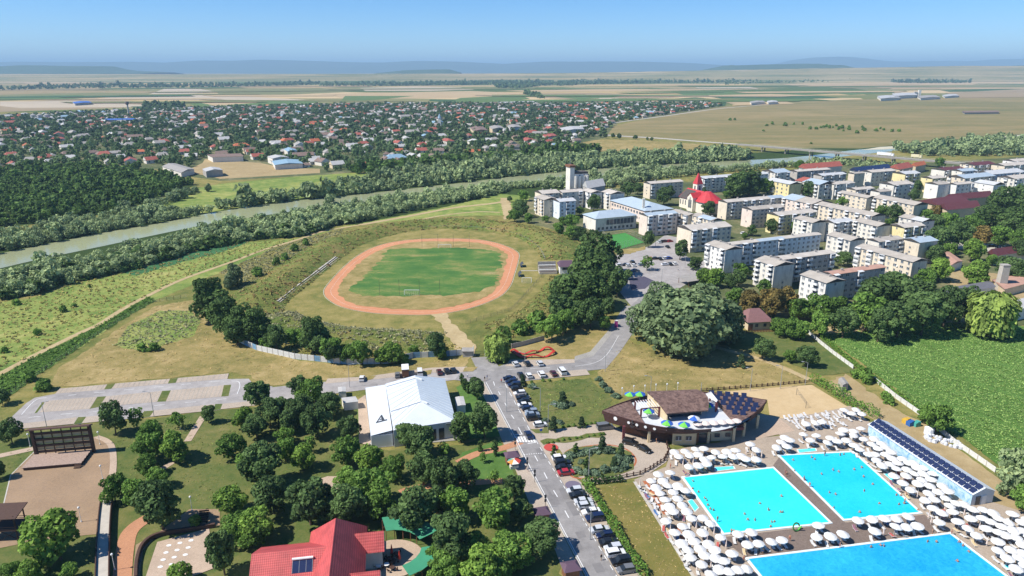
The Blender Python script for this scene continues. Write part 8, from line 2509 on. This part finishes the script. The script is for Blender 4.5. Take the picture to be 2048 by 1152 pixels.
def canopy_mesh(mats,r_=1.33,n=10,h=0.55,alt=False):
    mb = MB()
    ring = [(r_ * math.cos(6.2832 * i / n),r_ * math.sin(6.2832 * i / n),2.15) for i in range(n)]
    mid = [(0.55 * r_ * math.cos(6.2832 * i / n),0.55 * r_ * math.sin(6.2832 * i / n),2.15 + h * 0.58) for i in range(n)]
    for i in range(n):
        j = (i + 1) % n; m_ = (i // (n // 4) % 2) if alt else 0
        mb.poly([ring[i],ring[j],mid[j],mid[i]],m_); mb.poly([mid[i],mid[j],(0,0,2.15 + h)],m_)
        mb.poly([ring[i],(ring[i][0],ring[i][1],1.98),(ring[j][0],ring[j][1],1.98),ring[j]],m_)
    return mb.mesh('canopy',mats)


CAN = canopy_mesh(M['parasol_white']); CANB = canopy_mesh(M['parasol_blush']); CANC = canopy_mesh([M['parasol_green'],M['parasol_blue']],1.7,8,0.75,True)
CAND = canopy_mesh([M['parasol_blue'],M['parasol_white']],1.7,8,0.75,True)
mb = MB(); mb.bar((0,0,0),(0,0,2.65),0.035,5); mb.bar((0,0,0),(0,0,0.08),0.3,8); POLE = mb.mesh('pole',M['white_paint'])
mb = MB(); mb.bar((0,0,0.75),(0,0,2.3),0.2,6,0,0.06); CLOSED = mb.mesh('canopy',M['parasol_blush'])
mb = MB()
mb.box((0,-0.35,0.32),(0.62,1.25,0.07)); mb.box((0,0.55,0.5),(0.62,0.75,0.07),tilt=0.55)
for x in (-0.26,0.26):
    for y in (-0.85,0.2): mb.box((x,y,0.15),(0.06,0.06,0.3))
LOUNGE = mb.mesh('sun_lounger',M['lounger_plastic'])
mb = MB()
mb.box((0,-0.35,0.32),(0.62,1.25,0.07)); mb.box((0,0.55,0.5),(0.62,0.75,0.07),tilt=0.55); mb.box((0,-0.3,0.37),(0.56,1.2,0.05),0,1); mb.box((0,0.55,0.56),(0.56,0.7,0.04),0,1,tilt=0.55)
for x in (-0.26,0.26):
    for y in (-0.85,0.2): mb.box((x,y,0.15),(0.06,0.06,0.3))
TOWELS = [plain('towel_' + str(i),rgb(c_),0.9,0.1,2.0) for i,c_ in enumerate(['#b0564f','#4d6f9e','#c9b48a','#8a5f6e'])]
LOUNGE_T = []
for tw_ in TOWELS:
    me = mb.mesh('sun_lounger',[M['lounger_plastic'],tw_]); LOUNGE_T.append(me)
GROUPS = [
    ('left of the turquoise pool',Z7([(770,340),(870,332),(718,395),(815,390),(752,440),(843,432),(932,427),(790,492),(890,482),(990,470),(828,543),(922,533),(868,590),(960,580),(893,632),(1000,632),(1040,690),(838,708),(1130,685),(965,752),(1178,728),(1015,810),(1120,795),(960,882),(1268,838),(1095,925),(1000,938),(1140,980),(1030,998),(1360,968),(1295,1028),(1460,1080),(1180,1130),(1330,1110),(1060,870),(1170,885),(1225,1000),(1115,1050),(1400,1095),(1255,1080),(905,800),(1230,935)])),
    ('above the turquoise pool',Z7([(900,163),(935,200),(985,160),(1018,190),(1062,145),(1135,140),(1095,187),(1130,222),(1160,258),(1200,212),(1225,165),(1085,270),(1015,280),(1290,205),(1320,160),(1360,200),(1385,155),(1425,195),(1470,220),(1497,103),(1540,145),(1545,222)])),
    ('below the turquoise pool',Z7([(1405,810),(1505,795),(1480,893),(1568,885),(1660,870),(1755,858)]) + Z8([(440,745),(420,830),(520,825),(615,810)])),
    ('above the bright blue pool',Z8([(95,125),(180,122),(130,88),(165,50),(205,72),(310,30),(370,72),(420,38),(490,92),(525,55),(590,85),(650,72),(600,25)]) + Z6([(895,380),(970,375),(950,402),(1010,402),(655,465),(705,457),(760,453),(900,505),(960,515),(1010,500)])),
    ('right of the bright blue pool',Z8([(715,115),(760,150),(790,65),(845,105),(820,185),(880,185),(890,228),(905,140),(925,265),(960,185),(990,262),(1010,215),(1050,300),(1055,255),(1115,350),(1125,302),(1145,255),(1185,340),(1205,290),(1095,410),(1255,335),(1240,385),(1155,460),(1305,430),(1325,385),(1295,490),(1375,480),(1280,545),(1430,530),(1460,475),(960,130),(1005,165),(1095,218),(1180,250),(1255,290),(1335,340),(1405,430),(1345,540),(1215,410),(1025,355),(870,60),(930,100),(700,30)])),
    ('below the bright blue pool',Z8([(740,700),(860,690),(955,690),(1040,685),(1130,670),(870,785),(1035,755),(1125,752),(1215,745)])),
    ('above the deep blue pool at the right',Z8([(1400,645),(1390,720),(1500,640),(1510,570),(1580,575),(1540,715),(1640,690),(1650,620),(1605,765),(1730,690),(1680,820),(1850,690),(1765,770),(1855,800),(1965,655),(1850,870),(1990,840),(2030,720),(1845,940),(1950,935),(2010,1005),(1730,620),(1800,640),(1460,590),(1340,610),(1880,755),(1920,715),(1905,815),(1960,775),(1790,715),(2040,785),(2045,895),(1920,1000),(2045,960),(2090,700),(2090,840),(2100,1000),(1990,1080),(2060,1060)])),
]
lounge_spots = []
ang_p = R(9)
for where,pts in GROUPS:
    pts = sorted(pts)
    for i,(u_,v_) in enumerate(pts):
        p = G(u_,v_,2.4)
        s = random.uniform(0.93,1.08)
        root = empty('parasol',(p.x,p.y,0),random.uniform(0,6),(s,s,1))
        c_ = place('canopy',CAN,root); c_.rotation_euler = (random.gauss(0,0.07),random.gauss(0,0.07),0)
        place('pole',POLE,root)
        tag(root,f'open white parasol, {ordinal(i + 1)} from the left {where}','parasol','white parasols of the pool')
        for sx,sy in ((-0.95,-0.45),(0.65,0.6)): lounge_spots.append((p.x + sx + 0.2,p.y + sy + random.uniform(-0.4,0.4),where))
# coloured parasols on the ship's terrace
for i,(x,y,me,lab) in enumerate([(385,225,CANC,'green and blue'),(480,222,CANC,'blue and green'),(740,500,CANC,'blue and green'),(905,515,CANC,'green and blue'),(1000,455,CAND,'blue and white'),(1035,505,CANB,'pale pink'),(1110,502,CANB,'pale pink'),(1190,498,CANB,'pale pink'),(1270,492,CANB,'pale pink'),(1350,486,CANB,'pale pink'),(1410,478,CANB,'pale pink'),(565,385,CANC,'green and blue'),(1135,325,CANC,'green and blue')]):
    zb = ZT - 0.95 if i not in (5,6,7,8,9,10) else 4.3
    p = G(*Z5b([(x,y)])[0],zb + 2.4); root = empty('terrace_parasol',(p.x,p.y,zb),R(20))
    place('canopy',me,root); place('pole',POLE,root)
    tag(root,f'{lab} parasol, {ordinal(i + 1)} on the terrace of the ship-shaped building','parasol','terrace parasols')
# closed parasols
for i,(u_,v_) in enumerate(sorted(Z7([(970,250),(1050,240),(630,410),(870,770),(935,660),(1075,745),(1160,850),(1215,790),(1215,920),(1310,890),(1080,1070),(1190,1050),(1240,1130),(1470,160),(1515,190),(1590,185),(1255,980)]) + Z8([(1300,660),(1360,560),(1430,600),(1580,640),(1760,870),(1700,750),(945,790),(1320,700),(1210,500)]))):
    p = G(u_,v_,1.6); root = empty('closed_parasol',(p.x,p.y,0))
    place('canopy',CLOSED,root); place('pole',POLE,root)
    tag(root,f'closed blush parasol, {ordinal(i + 1)} from the left on the pool deck','parasol','closed parasols of the deck')
# open rows of loungers
for (x0,y0,x1,y1,n,zf,where) in [(515,440,1000,405,22,Z6,'in the open rows above the bright blue pool'),(530,455,900,430,18,Z6,'in the open rows above the bright blue pool'),(580,500,900,480,14,Z6,'in the open rows above the bright blue pool'),(560,480,860,460,14,Z6,'in the open rows above the bright blue pool'),
                                       (610,430,790,690,14,Z7,'along the edge of the dry lawn'),(825,770,1050,1120,14,Z7,'along the edge of the dry lawn')]:
    for i in range(n):
        f = (i + 0.5) / n
        p = G(*zf([(x0 + (x1 - x0) * f,y0 + (y1 - y0) * f)])[0])
        if random.random() < 0.85: lounge_spots.append((p.x + random.gauss(0,0.5),p.y + random.gauss(0,0.5),where))
lounge_spots.sort(key=lambda q: q[1])
more_loungers = lounge_spots[300:]
lounge_spots = lounge_spots[:300]
mb = MB()
for x,y,_ in more_loungers:
    a = ang_p + random.gauss(0,0.18); n0 = len(mb.v); ca,sa = math.cos(a),math.sin(a)
    mb.v += [Vector((v.co.x * ca - v.co.y * sa + x,v.co.x * sa + v.co.y * ca + y,v.co.z + 0.09)) for v in LOUNGE.vertices]
    for f_ in LOUNGE.polygons: mb.f.append([n0 + k for k in f_.vertices]); mb.m.append(0)
tag(mb.obj('sun_loungers',M['lounger_plastic']),'farther white sun loungers above the pools','sun loungers',None,'stuff')
bywhere = {}
for x,y,where in lounge_spots: bywhere.setdefault(where,[]).append((x,y))
for where,lst in bywhere.items():
    lst.sort(key=lambda p: p[0] / p[1])
    for i,(x,y) in enumerate(lst):
        me = LOUNGE if random.random() < 0.82 else random.choice(LOUNGE_T)
        o = place('sun_lounger',me,None,(x,y,0.09),(0,0,ang_p + random.choice([0,0,0,math.pi]) + random.gauss(0,0.3)))
        o.data = me
        tag(o,f'white sun lounger, {ordinal(i + 1)} from the left {where}','sun lounger','sun loungers of the pool')
# ------------------------------------------------------------------ cars
PAINT = {'white': c3(0.75),'silver': c3(0.55,0.57,0.59),'grey': c3(0.16,0.165,0.17),'black': c3(0.012),'navy': (0.012,0.02,0.06,1),'red': (0.42,0.02,0.03,1),'maroon': (0.07,0.012,0.018,1),'blue': (0.02,0.06,0.3,1),'steel': c3(0.25,0.3,0.36)}
CP = {}
for k,c in PAINT.items():
    m,nt,N,L,b = new_mat(k + '_car_paint')
    L.new(ramp(nt,noise(nt,3.0,3,0.5,obj_coord(nt)),[(0.3,tuple(x * 0.93 for x in c[:3]) + (1,)),(0.7,c)]),b.inputs['Base Color'])
    b.inputs['Roughness'].default_value = 0.3; b.inputs['Coat Weight'].default_value = 0.6; b.inputs['Coat Roughness'].default_value = 0.08
    CP[k] = m
M['car_glass'] = plain('car_glass',c3(0.02,0.025,0.03),0.08,0.1,1.0)
M['headlight'] = plain('headlight_glass',c3(0.7),0.15,0.05,2.0)


def loft(mb,secs,m=0):
    """secs: (x, z0, z1, half width low, half width top)"""
    rings = [[(x,-w0,z0),(x,w0,z0),(x,w1,z1),(x,-w1,z1)] for x,z0,z1,w0,w1 in secs]
    for a,b in zip(rings,rings[1:]):
        for i in range(4):
            j = (i + 1) % 4
            mb.poly([a[i],b[i],b[j],a[j]][::-1] if False else [a[i],a[j],b[j],b[i]][::-1],m)
    mb.poly(rings[0][::1],m); mb.poly(rings[-1][::-1],m)


CARS = {}


def car_meshes(kind,paint):
    if (kind,paint) in CARS: return CARS[(kind,paint)]
    if kind == 'van':
        body = [(-2.5,0.4,1.1,0.9,0.92),(-2.45,0.3,1.25,0.95,0.95),(1.5,0.3,1.2,0.95,0.95),(2.35,0.3,1.05,0.92,0.88),(2.5,0.4,0.85,0.85,0.8)]
        cab = [(-2.45,1.22,1.9,0.94,0.84),(1.0,1.18,1.95,0.94,0.84),(1.85,1.1,1.16,0.9,0.88)]
        roof = [(-2.4,1.9,2.02,0.84,0.78),(1.05,1.93,2.0,0.84,0.78)]; wx,wr = 1.6,0.34
    elif kind == 'suv':
        body = [(-2.2,0.45,0.95,0.85,0.88),(-2.1,0.32,1.05,0.92,0.9),(0.9,0.32,1.02,0.92,0.9),(2.0,0.32,0.92,0.9,0.84),(2.2,0.45,0.75,0.82,0.76)]
        cab = [(-2.0,1.03,1.55,0.88,0.7),(-1.5,1.03,1.66,0.88,0.72),(0.4,1.0,1.66,0.88,0.72),(1.15,0.98,1.02,0.86,0.84)]
        roof = [(-1.95,1.54,1.62,0.78,0.72),(-1.4,1.64,1.72,0.78,0.72),(0.5,1.63,1.71,0.78,0.72)]; wx,wr = 1.35,0.36
    elif kind == 'sedan':
        body = [(-2.25,0.45,0.8,0.8,0.8),(-2.15,0.28,0.92,0.88,0.84),(-1.2,0.26,0.93,0.9,0.86),(0.9,0.26,0.9,0.9,0.86),(2.0,0.28,0.78,0.87,0.78),(2.25,0.42,0.62,0.78,0.7)]
        cab = [(-1.6,0.9,0.93,0.82,0.8),(-0.95,0.9,1.38,0.84,0.64),(0.3,0.9,1.4,0.84,0.64),(1.15,0.87,0.9,0.82,0.8)]
        roof = [(-1.1,1.33,1.41,0.72,0.66),(0.42,1.34,1.42,0.72,0.66)]; wx,wr = 1.38,0.32
    else:
        body = [(-2.0,0.45,0.85,0.8,0.82),(-1.92,0.28,0.95,0.87,0.84),(0.8,0.26,0.93,0.88,0.85),(1.85,0.28,0.8,0.86,0.78),(2.05,0.42,0.62,0.76,0.7)]
        cab = [(-1.88,0.92,0.97,0.82,0.8),(-1.45,0.92,1.42,0.84,0.66),(0.25,0.9,1.46,0.84,0.66),(1.1,0.88,0.92,0.82,0.8)]
        roof = [(-1.55,1.38,1.46,0.73,0.67),(0.36,1.42,1.5,0.73,0.67)]; wx,wr = 1.25,0.31
    a = MB(); loft(a,body); a = a.mesh('body',CP[paint])
    b = MB(); loft(b,cab); b = b.mesh('glasshouse',M['car_glass'])
    c = MB(); loft(c,roof); c = c.mesh('roof',CP[paint])
    CARS[(kind,paint)] = (a,b,c,wx,wr)
    return CARS[(kind,paint)]


WHEEL = {}
for wr in (0.34,0.36,0.32,0.31):
    mb = MB(); mb.bar((0,-0.11,0),(0,0.11,0),wr,10,0); mb.bar((0,-0.12,0),(0,0.12,0),wr * 0.55,8,1); WHEEL[wr] = mb.mesh('wheel',[M['rubber'],M['grey_metal']])
mb = MB(); mb.box((0,0,0),(0.12,0.34,0.14)); LAMP = mb.mesh('headlight',M['headlight'])


def car(u,v,ang,kind,paint,label,group,detail=True):
    p = G(u,v,0.6)
    name = {'van': 'van','suv': 'parked_car','sedan': 'parked_car','hatch': 'parked_car'}[kind]
    root = empty(name,(p.x,p.y,0.14),ang)
    a,b,c,wx,wr = car_meshes(kind,paint)
    place('body',a,root); place('glasshouse',b,root); place('roof',c,root)
    if detail:
        for x in (-wx,wx):
            for y in (-0.8,0.8): place('wheel',WHEEL[wr],root,(x,y,wr))
        xx = max(q.co.x for q in a.vertices)
        for y in (-0.6,0.6): place('headlight',LAMP,root,(xx - 0.1,y,0.66))
    tag(root,label,'van' if kind == 'van' else 'car',group)


PERP = R(12)            # nose away from the avenue
n_ = 0
for x,y,kind,paint in [(115,478,'hatch','silver'),(145,515,'sedan','black'),(185,562,'sedan','silver'),(205,597,'hatch','silver'),(245,645,'sedan','white'),(275,695,'suv','navy'),(315,785,'sedan','silver'),(355,830,'hatch','navy'),(385,885,'sedan','black'),(420,930,'hatch','silver'),(440,975,'suv','white'),(480,1035,'suv','black'),(520,1100,'hatch','grey')]:
    u,v = Z7([(x,y)])[0]; n_ += 1
    car(u,v,PERP + random.choice([0,math.pi]),kind,paint,f'{paint} {dict(suv="SUV", hatch="hatchback", sedan="saloon")[kind]}, {ordinal(n_)} from the top in the row beside the hedge','cars parked beside the hedge')
n_ = 0
for x,y,kind,paint in [(1150,214,'sedan','navy'),(1160,234,'hatch','navy'),(1180,257,'suv','navy'),(1197,280,'hatch','black'),(1215,309,'hatch','white'),(1235,338,'sedan','black'),(1240,361,'hatch','black'),(1247,385,'sedan','white'),(1268,407,'hatch','navy'),(1290,427,'hatch','steel'),(1295,446,'sedan','steel'),(1303,468,'suv','black'),(1345,510,'hatch','white')]:
    u,v = Z3([(x,y)])[0]; n_ += 1
    car(u,v,PERP + random.choice([0,math.pi]),kind,paint,f'{paint} {dict(suv="SUV", hatch="hatchback", sedan="saloon")[kind]}, {ordinal(n_)} from the top in the row along the ornamental lawn','cars parked along the ornamental lawn')
for x,y,kind,paint,lab in [(1467,724,'hatch','white','white hatchback at the head of the row by the planted island'),(1490,757,'suv','black','black SUV second in the row by the planted island'),(1495,785,'sedan','black','black saloon third in the row by the planted island'),(1512,816,'sedan','red','bright red saloon by the planted island')]:
    u,v = Z3([(x,y)])[0]; car(u,v,PERP,kind,paint,lab,'cars parked by the planted island')
road_ang = math.atan2(G(1019,859).y - G(1060,940).y,G(1019,859).x - G(1060,940).x)
u,v = Z3([(1270,575)])[0]; car(u,v,road_ang,'sedan','navy','dark blue saloon driving on the avenue by the zebra crossing','cars on the avenue')
for x,y,kind,paint,lab,ang in [(1760,528,'van','grey','grey van parked under the bow of the ship-shaped building',R(12)),(1922,625,'suv','black','black SUV parked by the entrance of the ship-shaped building',R(-25)),(2012,665,'sedan','black','black saloon beside the dark post fence',R(-50)),
                                    (205,215,'hatch','white','small white hatchback alone behind the white hall',R(95)),(432,192,'hatch','grey','grey hatchback beside the box truck',R(100)),(575,178,'van','white','white van right of the box truck',R(100)),(700,174,'sedan','maroon','dark maroon saloon behind the white hall',R(105)),(748,166,'sedan','black','black saloon, left of two near the stadium drive',R(108)),(790,163,'hatch','black','black hatchback nearest the stadium drive',R(108)),
                                    (1187,122,'hatch','silver','silver hatchback below the red sculpture',R(108)),(1262,119,'hatch','black','black hatchback below the red sculpture',R(108)),(1343,119,'hatch','silver','silver hatchback right of the black one below the sculpture',R(108)),(1220,192,'sedan','black','black saloon beside the small conifer',R(105)),(1272,197,'hatch','white','white hatchback in the bays above the ornamental lawn',R(105)),(1352,189,'suv','white','white SUV in the bays above the ornamental lawn',R(105)),(1430,182,'sedan','maroon','dark red saloon in the bays above the ornamental lawn',R(105)),(1485,172,'van','white','white van in the bays above the ornamental lawn',R(105))]:
    u,v = Z3([(x,y)])[0]; car(u,v,ang,kind,paint,lab,'cars around the street junction')
ZT2 = zoom(1160,380,5.689)
n_ = {}
for x,y,kind,paint in [(805,780,'hatch','red'),(860,778,'sedan','black'),(910,782,'sedan','black'),(975,778,'hatch','white'),(1012,776,'hatch','blue'),(970,846,'sedan','white'),(1025,842,'sedan','black'),(1075,838,'hatch','white'),(900,590,'hatch','silver'),(940,586,'sedan','black'),(975,584,'hatch','maroon'),(1022,582,'hatch','red'),(995,646,'sedan','black'),(455,854,'hatch','white'),(525,850,'sedan','black'),(595,824,'suv','black'),(605,858,'hatch','white'),(630,914,'sedan','grey'),(430,954,'hatch','white'),(470,954,'hatch','grey'),(1860,492,'hatch','white'),(1935,514,'sedan','black'),(540,858,'hatch','silver'),(700,850,'hatch','steel')]:
    u,v = ZT2([(x,y)])[0]; n_[paint] = n_.get(paint,0) + 1
    car(u,v,R(random.choice([15,100,100,25])),kind,paint,f'{paint} car, {ordinal(n_[paint])} of that colour on the plaza before the blocks','cars on the town plaza',False)
for i,(u,v,paint) in enumerate([(1935,487,'white'),(1950,488,'silver'),(1985,492,'black'),(2010,495,'white'),(1880,500,'silver')]):
    car(u,v,R(10),'hatch',paint,f'{paint} hatchback, {ordinal(i + 1)} in the street below the green hill','cars below the green hill',False)
# box truck
u,v = Z3([(483,195)])[0]; p = G(u,v); root = empty('box_truck',(p.x,p.y,0.12),R(100))
mb = MB(); mb.box((-0.8,0,2.1),(4.6,2.3,2.5)); mb.obj('cargo_box',M['wood_brown'],root)
mb = MB(); mb.box((-0.8,0,3.42),(4.7,2.4,0.14)); mb.obj('box_roof',M['white_paint'],root)
mb = MB(); mb.box((2.5,0,1.5),(1.8,2.1,2.1)); mb.obj('cab',M['white_paint'],root)
for x in (-2.2,2.4):
    for y in (-1.0,1.0): mb = MB(); mb.bar((x,y - 0.15,0.45),(x,y + 0.15,0.45),0.45,10); mb.obj('wheel',M['rubber'],root)
tag(root,'box truck with white roof and brown rear behind the white hall','truck')

# ------------------------------------------------------------------ lamps
mb = MB(); mb.bar((0,0,0),(0,0,3.6),0.07,6,0,0.05); mb.bar((0,0,0),(0,0,0.3),0.16,6); POST_S = mb.mesh('post',M['white_paint'])
mb = MB()
for k in range(4):
    a0,a1 = -1.2 + k * 0.7,-1.2 + (k + 1) * 0.7
    mb.bar((0,0,3.85 + 0.28 * math.sin(a0)),(0,0,3.85 + 0.28 * math.sin(min(a1,1.5))),0.28 * math.cos(a0),8,0,0.28 * math.cos(min(a1,1.5)))
GLOBE = mb.mesh('globe',M['white_paint'])
spots = Z1([(560,418),(575,612),(456,852),(170,430),(643,1120),(1075,790),(1010,335)])
for i,(u,v) in enumerate(sorted(spots)):
    p = G(u,v); root = empty('globe_lamp',(p.x,p.y,0.1)); place('post',POST_S,root); place('globe',GLOBE,root)
    tag(root,f'white globe lamp, {ordinal(i + 1)} from the left in the park','street lamp','globe lamps of the park')
mb = MB(); mb.bar((0,0,0),(0,0,8.0),0.1,6,0,0.06); mb.bar((0,0,8.0),(1.6,0,8.4),0.05,5); POST_T = mb.mesh('post',M['grey_metal'])
mb = MB(); mb.box((1.8,0,8.38),(0.7,0.28,0.14)); HEAD_T = mb.mesh('lamp_head',M['grey_metal'])
spots = Z1([(262,320),(862,262)]) + Z3([(126,272),(1247,190),(1760,170),(1395,545),(1655,845),(1345,430),(1130,430)]) + ZT2([(1193,885),(858,650),(1718,1080),(925,1090)]) + [(1180,1080),(1300,800),(1500,783),(1560,778),(1610,770),(1790,560)]
for i,(u,v) in enumerate(sorted(spots)):
    p = G(u,v); root = empty('street_lamp',(p.x,p.y,0.05),random.choice([0,math.pi])); place('post',POST_T,root); place('lamp_head',HEAD_T,root)
    tag(root,f'tall grey street lamp, {ordinal(i + 1)} from the left','street lamp','tall street lamps')
mb = MB(); mb.bar((0,0,0),(0,0,3.8),0.06,6); POST_B = mb.mesh('post',M['dark_metal'])
mb = MB(); mb.box((0,0,3.2),(0.5,0.12,0.9)); mb.box((0,0,2.1),(0.5,0.12,0.8)); SIGN_B = mb.mesh('banner',M['dark_metal'])
for i,(x,y) in enumerate([(1185,672),(1262,800),(1378,1045),(1310,880)]):
    u,v = Z3([(x,y)])[0]; p = G(u,v); root = empty('banner_post',(p.x,p.y,0.05),R(14)); place('post',POST_B,root); place('banner',SIGN_B,root)
    tag(root,f'black banner post, {ordinal(i + 1)} from the top along the sidewalk','post','banner posts')
# pink advertising column on the curved street
p = G(1232,655); root = empty('advertising_column',(p.x,p.y,0))
mb = MB(); mb.box((0,0,1.4),(1.3,0.5,2.8)); mb.obj('panel',plain('magenta_poster',rgb('#b03a86'),0.6,0.15,1.5),root)
mb = MB(); mb.box((0,0,2.95),(1.4,0.6,0.3)); mb.obj('cap',M['white_paint'],root); tag(root,'magenta advertising panel beside the curved street','sign')
# blue parking sign
p = G(*Z3([(1350,590)])[0]); root = empty('parking_sign',(p.x,p.y,0.05),R(10))
mb = MB(); mb.bar((0,0,0),(0,0,2.2),0.04,5); mb.obj('post',M['grey_metal'],root)
mb = MB(); mb.box((0,-0.05,2.3),(0.7,0.05,0.7)); mb.obj('plate',M['parasol_blue'],root); tag(root,'blue square road sign at the drive','sign')

# green dragon-like slide ring by the turquoise pool
p = G(*Z8([(250,795)])[0]); root = empty('water_slide',(p.x,p.y,0.1),0.4,(0.7,0.7,0.7))
M['slide_green'] = plain('green_plastic',rgb('#3f7a3a'),0.4,0.2,1.0)
mb = MB()
for k in range(14):
    a0,a1 = k * 0.42,(k + 1) * 0.42
    mb.bar((1.3 * math.cos(a0),0.4 * math.sin(a0),1.4 + 1.2 * math.sin(a0)),(1.3 * math.cos(a1),0.4 * math.sin(a1),1.4 + 1.2 * math.sin(a1)),0.26,6)
mb.obj('tube',M['slide_green'],root)
mb = MB(); mb.bar((0.6,-0.2,0),(1.2,-0.9,1.9),0.25,6); mb.obj('ladder',M['parasol_green'],root); tag(root,'green ring-shaped water slide at the corner of the turquoise pool','water slide')

# ------------------------------------------------------------------ people
SKIN = plain('tanned_skin',rgb('#b07f62'),0.6,0.08,3.0)
HAIR = plain('dark_hair',rgb('#33261d'),0.7,0.1,3.0)


def person_mesh(name,joints,edges,radii,mats,zones):
    me = bpy.data.meshes.new(name); me.from_pydata(joints,edges,[])
    ob = bpy.data.objects.new(name,me); col.objects.link(ob)
    md = ob.modifiers.new('skin','SKIN')
    for i,s in enumerate(me.skin_vertices[0].data): s.radius = (radii[i],radii[i] * 0.85); s.use_root = (i == 0)
    sb_ = ob.modifiers.new('sub','SUBSURF'); sb_.levels = 1; sb_.render_levels = 1
    dg = bpy.context.evaluated_depsgraph_get()
    out = bpy.data.meshes.new_from_object(ob.evaluated_get(dg))
    bpy.data.objects.remove(ob)
    out.name = name; out.materials.clear()
    for m_ in mats: out.materials.append(m_)
    for p in out.polygons: p.material_index = zones(p.center); p.use_smooth = True
    return out


def standing(step=0.0,arm=0.0):
    j = [(0,0,0.95),(0,0,1.2),(0,0,1.42),(0,0,1.52),(0,0.02,1.62),(0,0,1.74),(0.18,0,1.42),(0.24,0.05 + arm,1.14),(0.25,0.12 + arm * 2,0.88),(-0.18,0,1.42),(-0.24,-0.05,1.14),(-0.25,0.05,0.88),
         (0.1,0,0.9),(0.11,step,0.5),(0.11,step * 0.6,0.08),(0.11,0.14 + step * 0.6,0.04),(-0.1,0,0.9),(-0.11,-step,0.5),(-0.11,-step * 1.4,0.08),(-0.11,0.14 - step * 1.4,0.04)]
    e = [(0,1),(1,2),(2,3),(3,4),(4,5),(2,6),(6,7),(7,8),(2,9),(9,10),(10,11),(0,12),(12,13),(13,14),(14,15),(0,16),(16,17),(17,18),(18,19)]
    r_ = [0.15,0.14,0.15,0.06,0.1,0.08,0.07,0.05,0.04,0.07,0.05,0.04,0.1,0.065,0.045,0.04,0.1,0.065,0.045,0.04]
    return j,e,r_


cl = {k: plain(k + '_cloth',rgb(c),0.85,0.1,3.0) for k,c in {'white': '#d8d6d0','black': '#24242a','blue': '#3a5a94','red': '#a8403c','beige': '#b8a684','pink': '#c8788c'}.items()}
PEOPLE = {}
j,e,r_ = standing(0.12,0.05)
for top,bot in (('white','blue'),('black','beige'),('blue','black'),('red','black'),('white','black')):
    PEOPLE[(top,bot)] = person_mesh('person',j,e,r_,[SKIN,cl[top],cl[bot],HAIR],lambda c: 3 if c.z > 1.68 else (0 if c.z > 1.47 else (1 if c.z > 0.95 and abs(c.x) < 0.3 else (0 if abs(c.x) > 0.2 and c.z > 0.8 else (2 if c.z > 0.4 else 0)))))
j2,e2,r2_ = standing(0.06,0.15)
for bot in ('black','red','blue','pink'):
    PEOPLE[('bather',bot)] = person_mesh('person',j2,e2,r2_,[SKIN,cl[bot],HAIR],lambda c: 2 if c.z > 1.68 else (1 if 0.72 < c.z < 1.02 and abs(c.x) < 0.22 else 0))
bathers = [k for k in PEOPLE if k[0] == 'bather']
walkers = [k for k in PEOPLE if k[0] != 'bather']


def people(pts,depth,where,group,keys,z=0.1):
    for i,(u,v) in enumerate(sorted(pts)):
        k = keys[i % len(keys)]
        p = G(u,v,z + (1.7 - depth) * 0.5)
        o = place('person',PEOPLE[k],None,(p.x,p.y,z - depth),(0,0,random.uniform(0,6.28)),(0.97,0.97,random.uniform(0.94,1.03)))
        what = f'person in {k[1]} swimwear' if k[0] == 'bather' else f'person in {k[0]} top and {k[1]} trousers'
        tag(o,f'{what} {where}, {ordinal(i + 1)} from the left','person',group)


people(Z7([(1140,530),(1155,545),(1092,482),(1165,585),(1210,625),(1575,572),(1640,622),(1745,515),(1738,640),(1755,640),(1455,655),(1480,700),(1535,700),(1665,715),(1690,715),(1048,395),(1045,455),(1185,615),(1370,790),(1660,755)]) + Z8([(35,620)]),1.0,'standing in the turquoise pool','bathers in the turquoise pool',bathers,0.22)
people(Z8([(455,340),(545,308),(590,322),(712,305),(785,362),(858,420),(790,472),(515,485),(565,500),(910,572),(1065,580),(1105,572),(1080,510),(755,640),(375,210),(400,225),(600,190),(630,185),(770,290),(230,230),(240,315),(1045,505),(1215,625),(550,605),(320,385)]),1.0,'swimming in the bright blue pool','bathers in the bright blue pool',bathers,0.22)
people(Z8([(920,900),(945,905),(845,915),(1360,875),(1540,875),(1570,905),(1615,950),(1525,1025),(1290,870)]),1.0,'in the deep blue pool','bathers in the deep blue pool',bathers,0.22)
people(Z8([(170,330),(180,345),(315,380),(205,850),(1110,560),(1480,800),(1330,800),(600,905),(1120,500),(480,185),(360,430)]) + Z7([(870,280),(990,350),(1350,800),(1600,950),(1450,1010),(1240,700),(760,80)]),0.0,'standing on the pool deck','bathers on the pool deck',bathers)
people(Z3([(990,215),(880,195),(1097,228),(1252,775),(1268,790),(1005,205)]) + Z7([(325,1000)]) + ZT2([(1118,805),(1118,900),(620,960)]) + [(1262,660)],0.0,'walking by the streets','people on the streets',walkers,0.1)
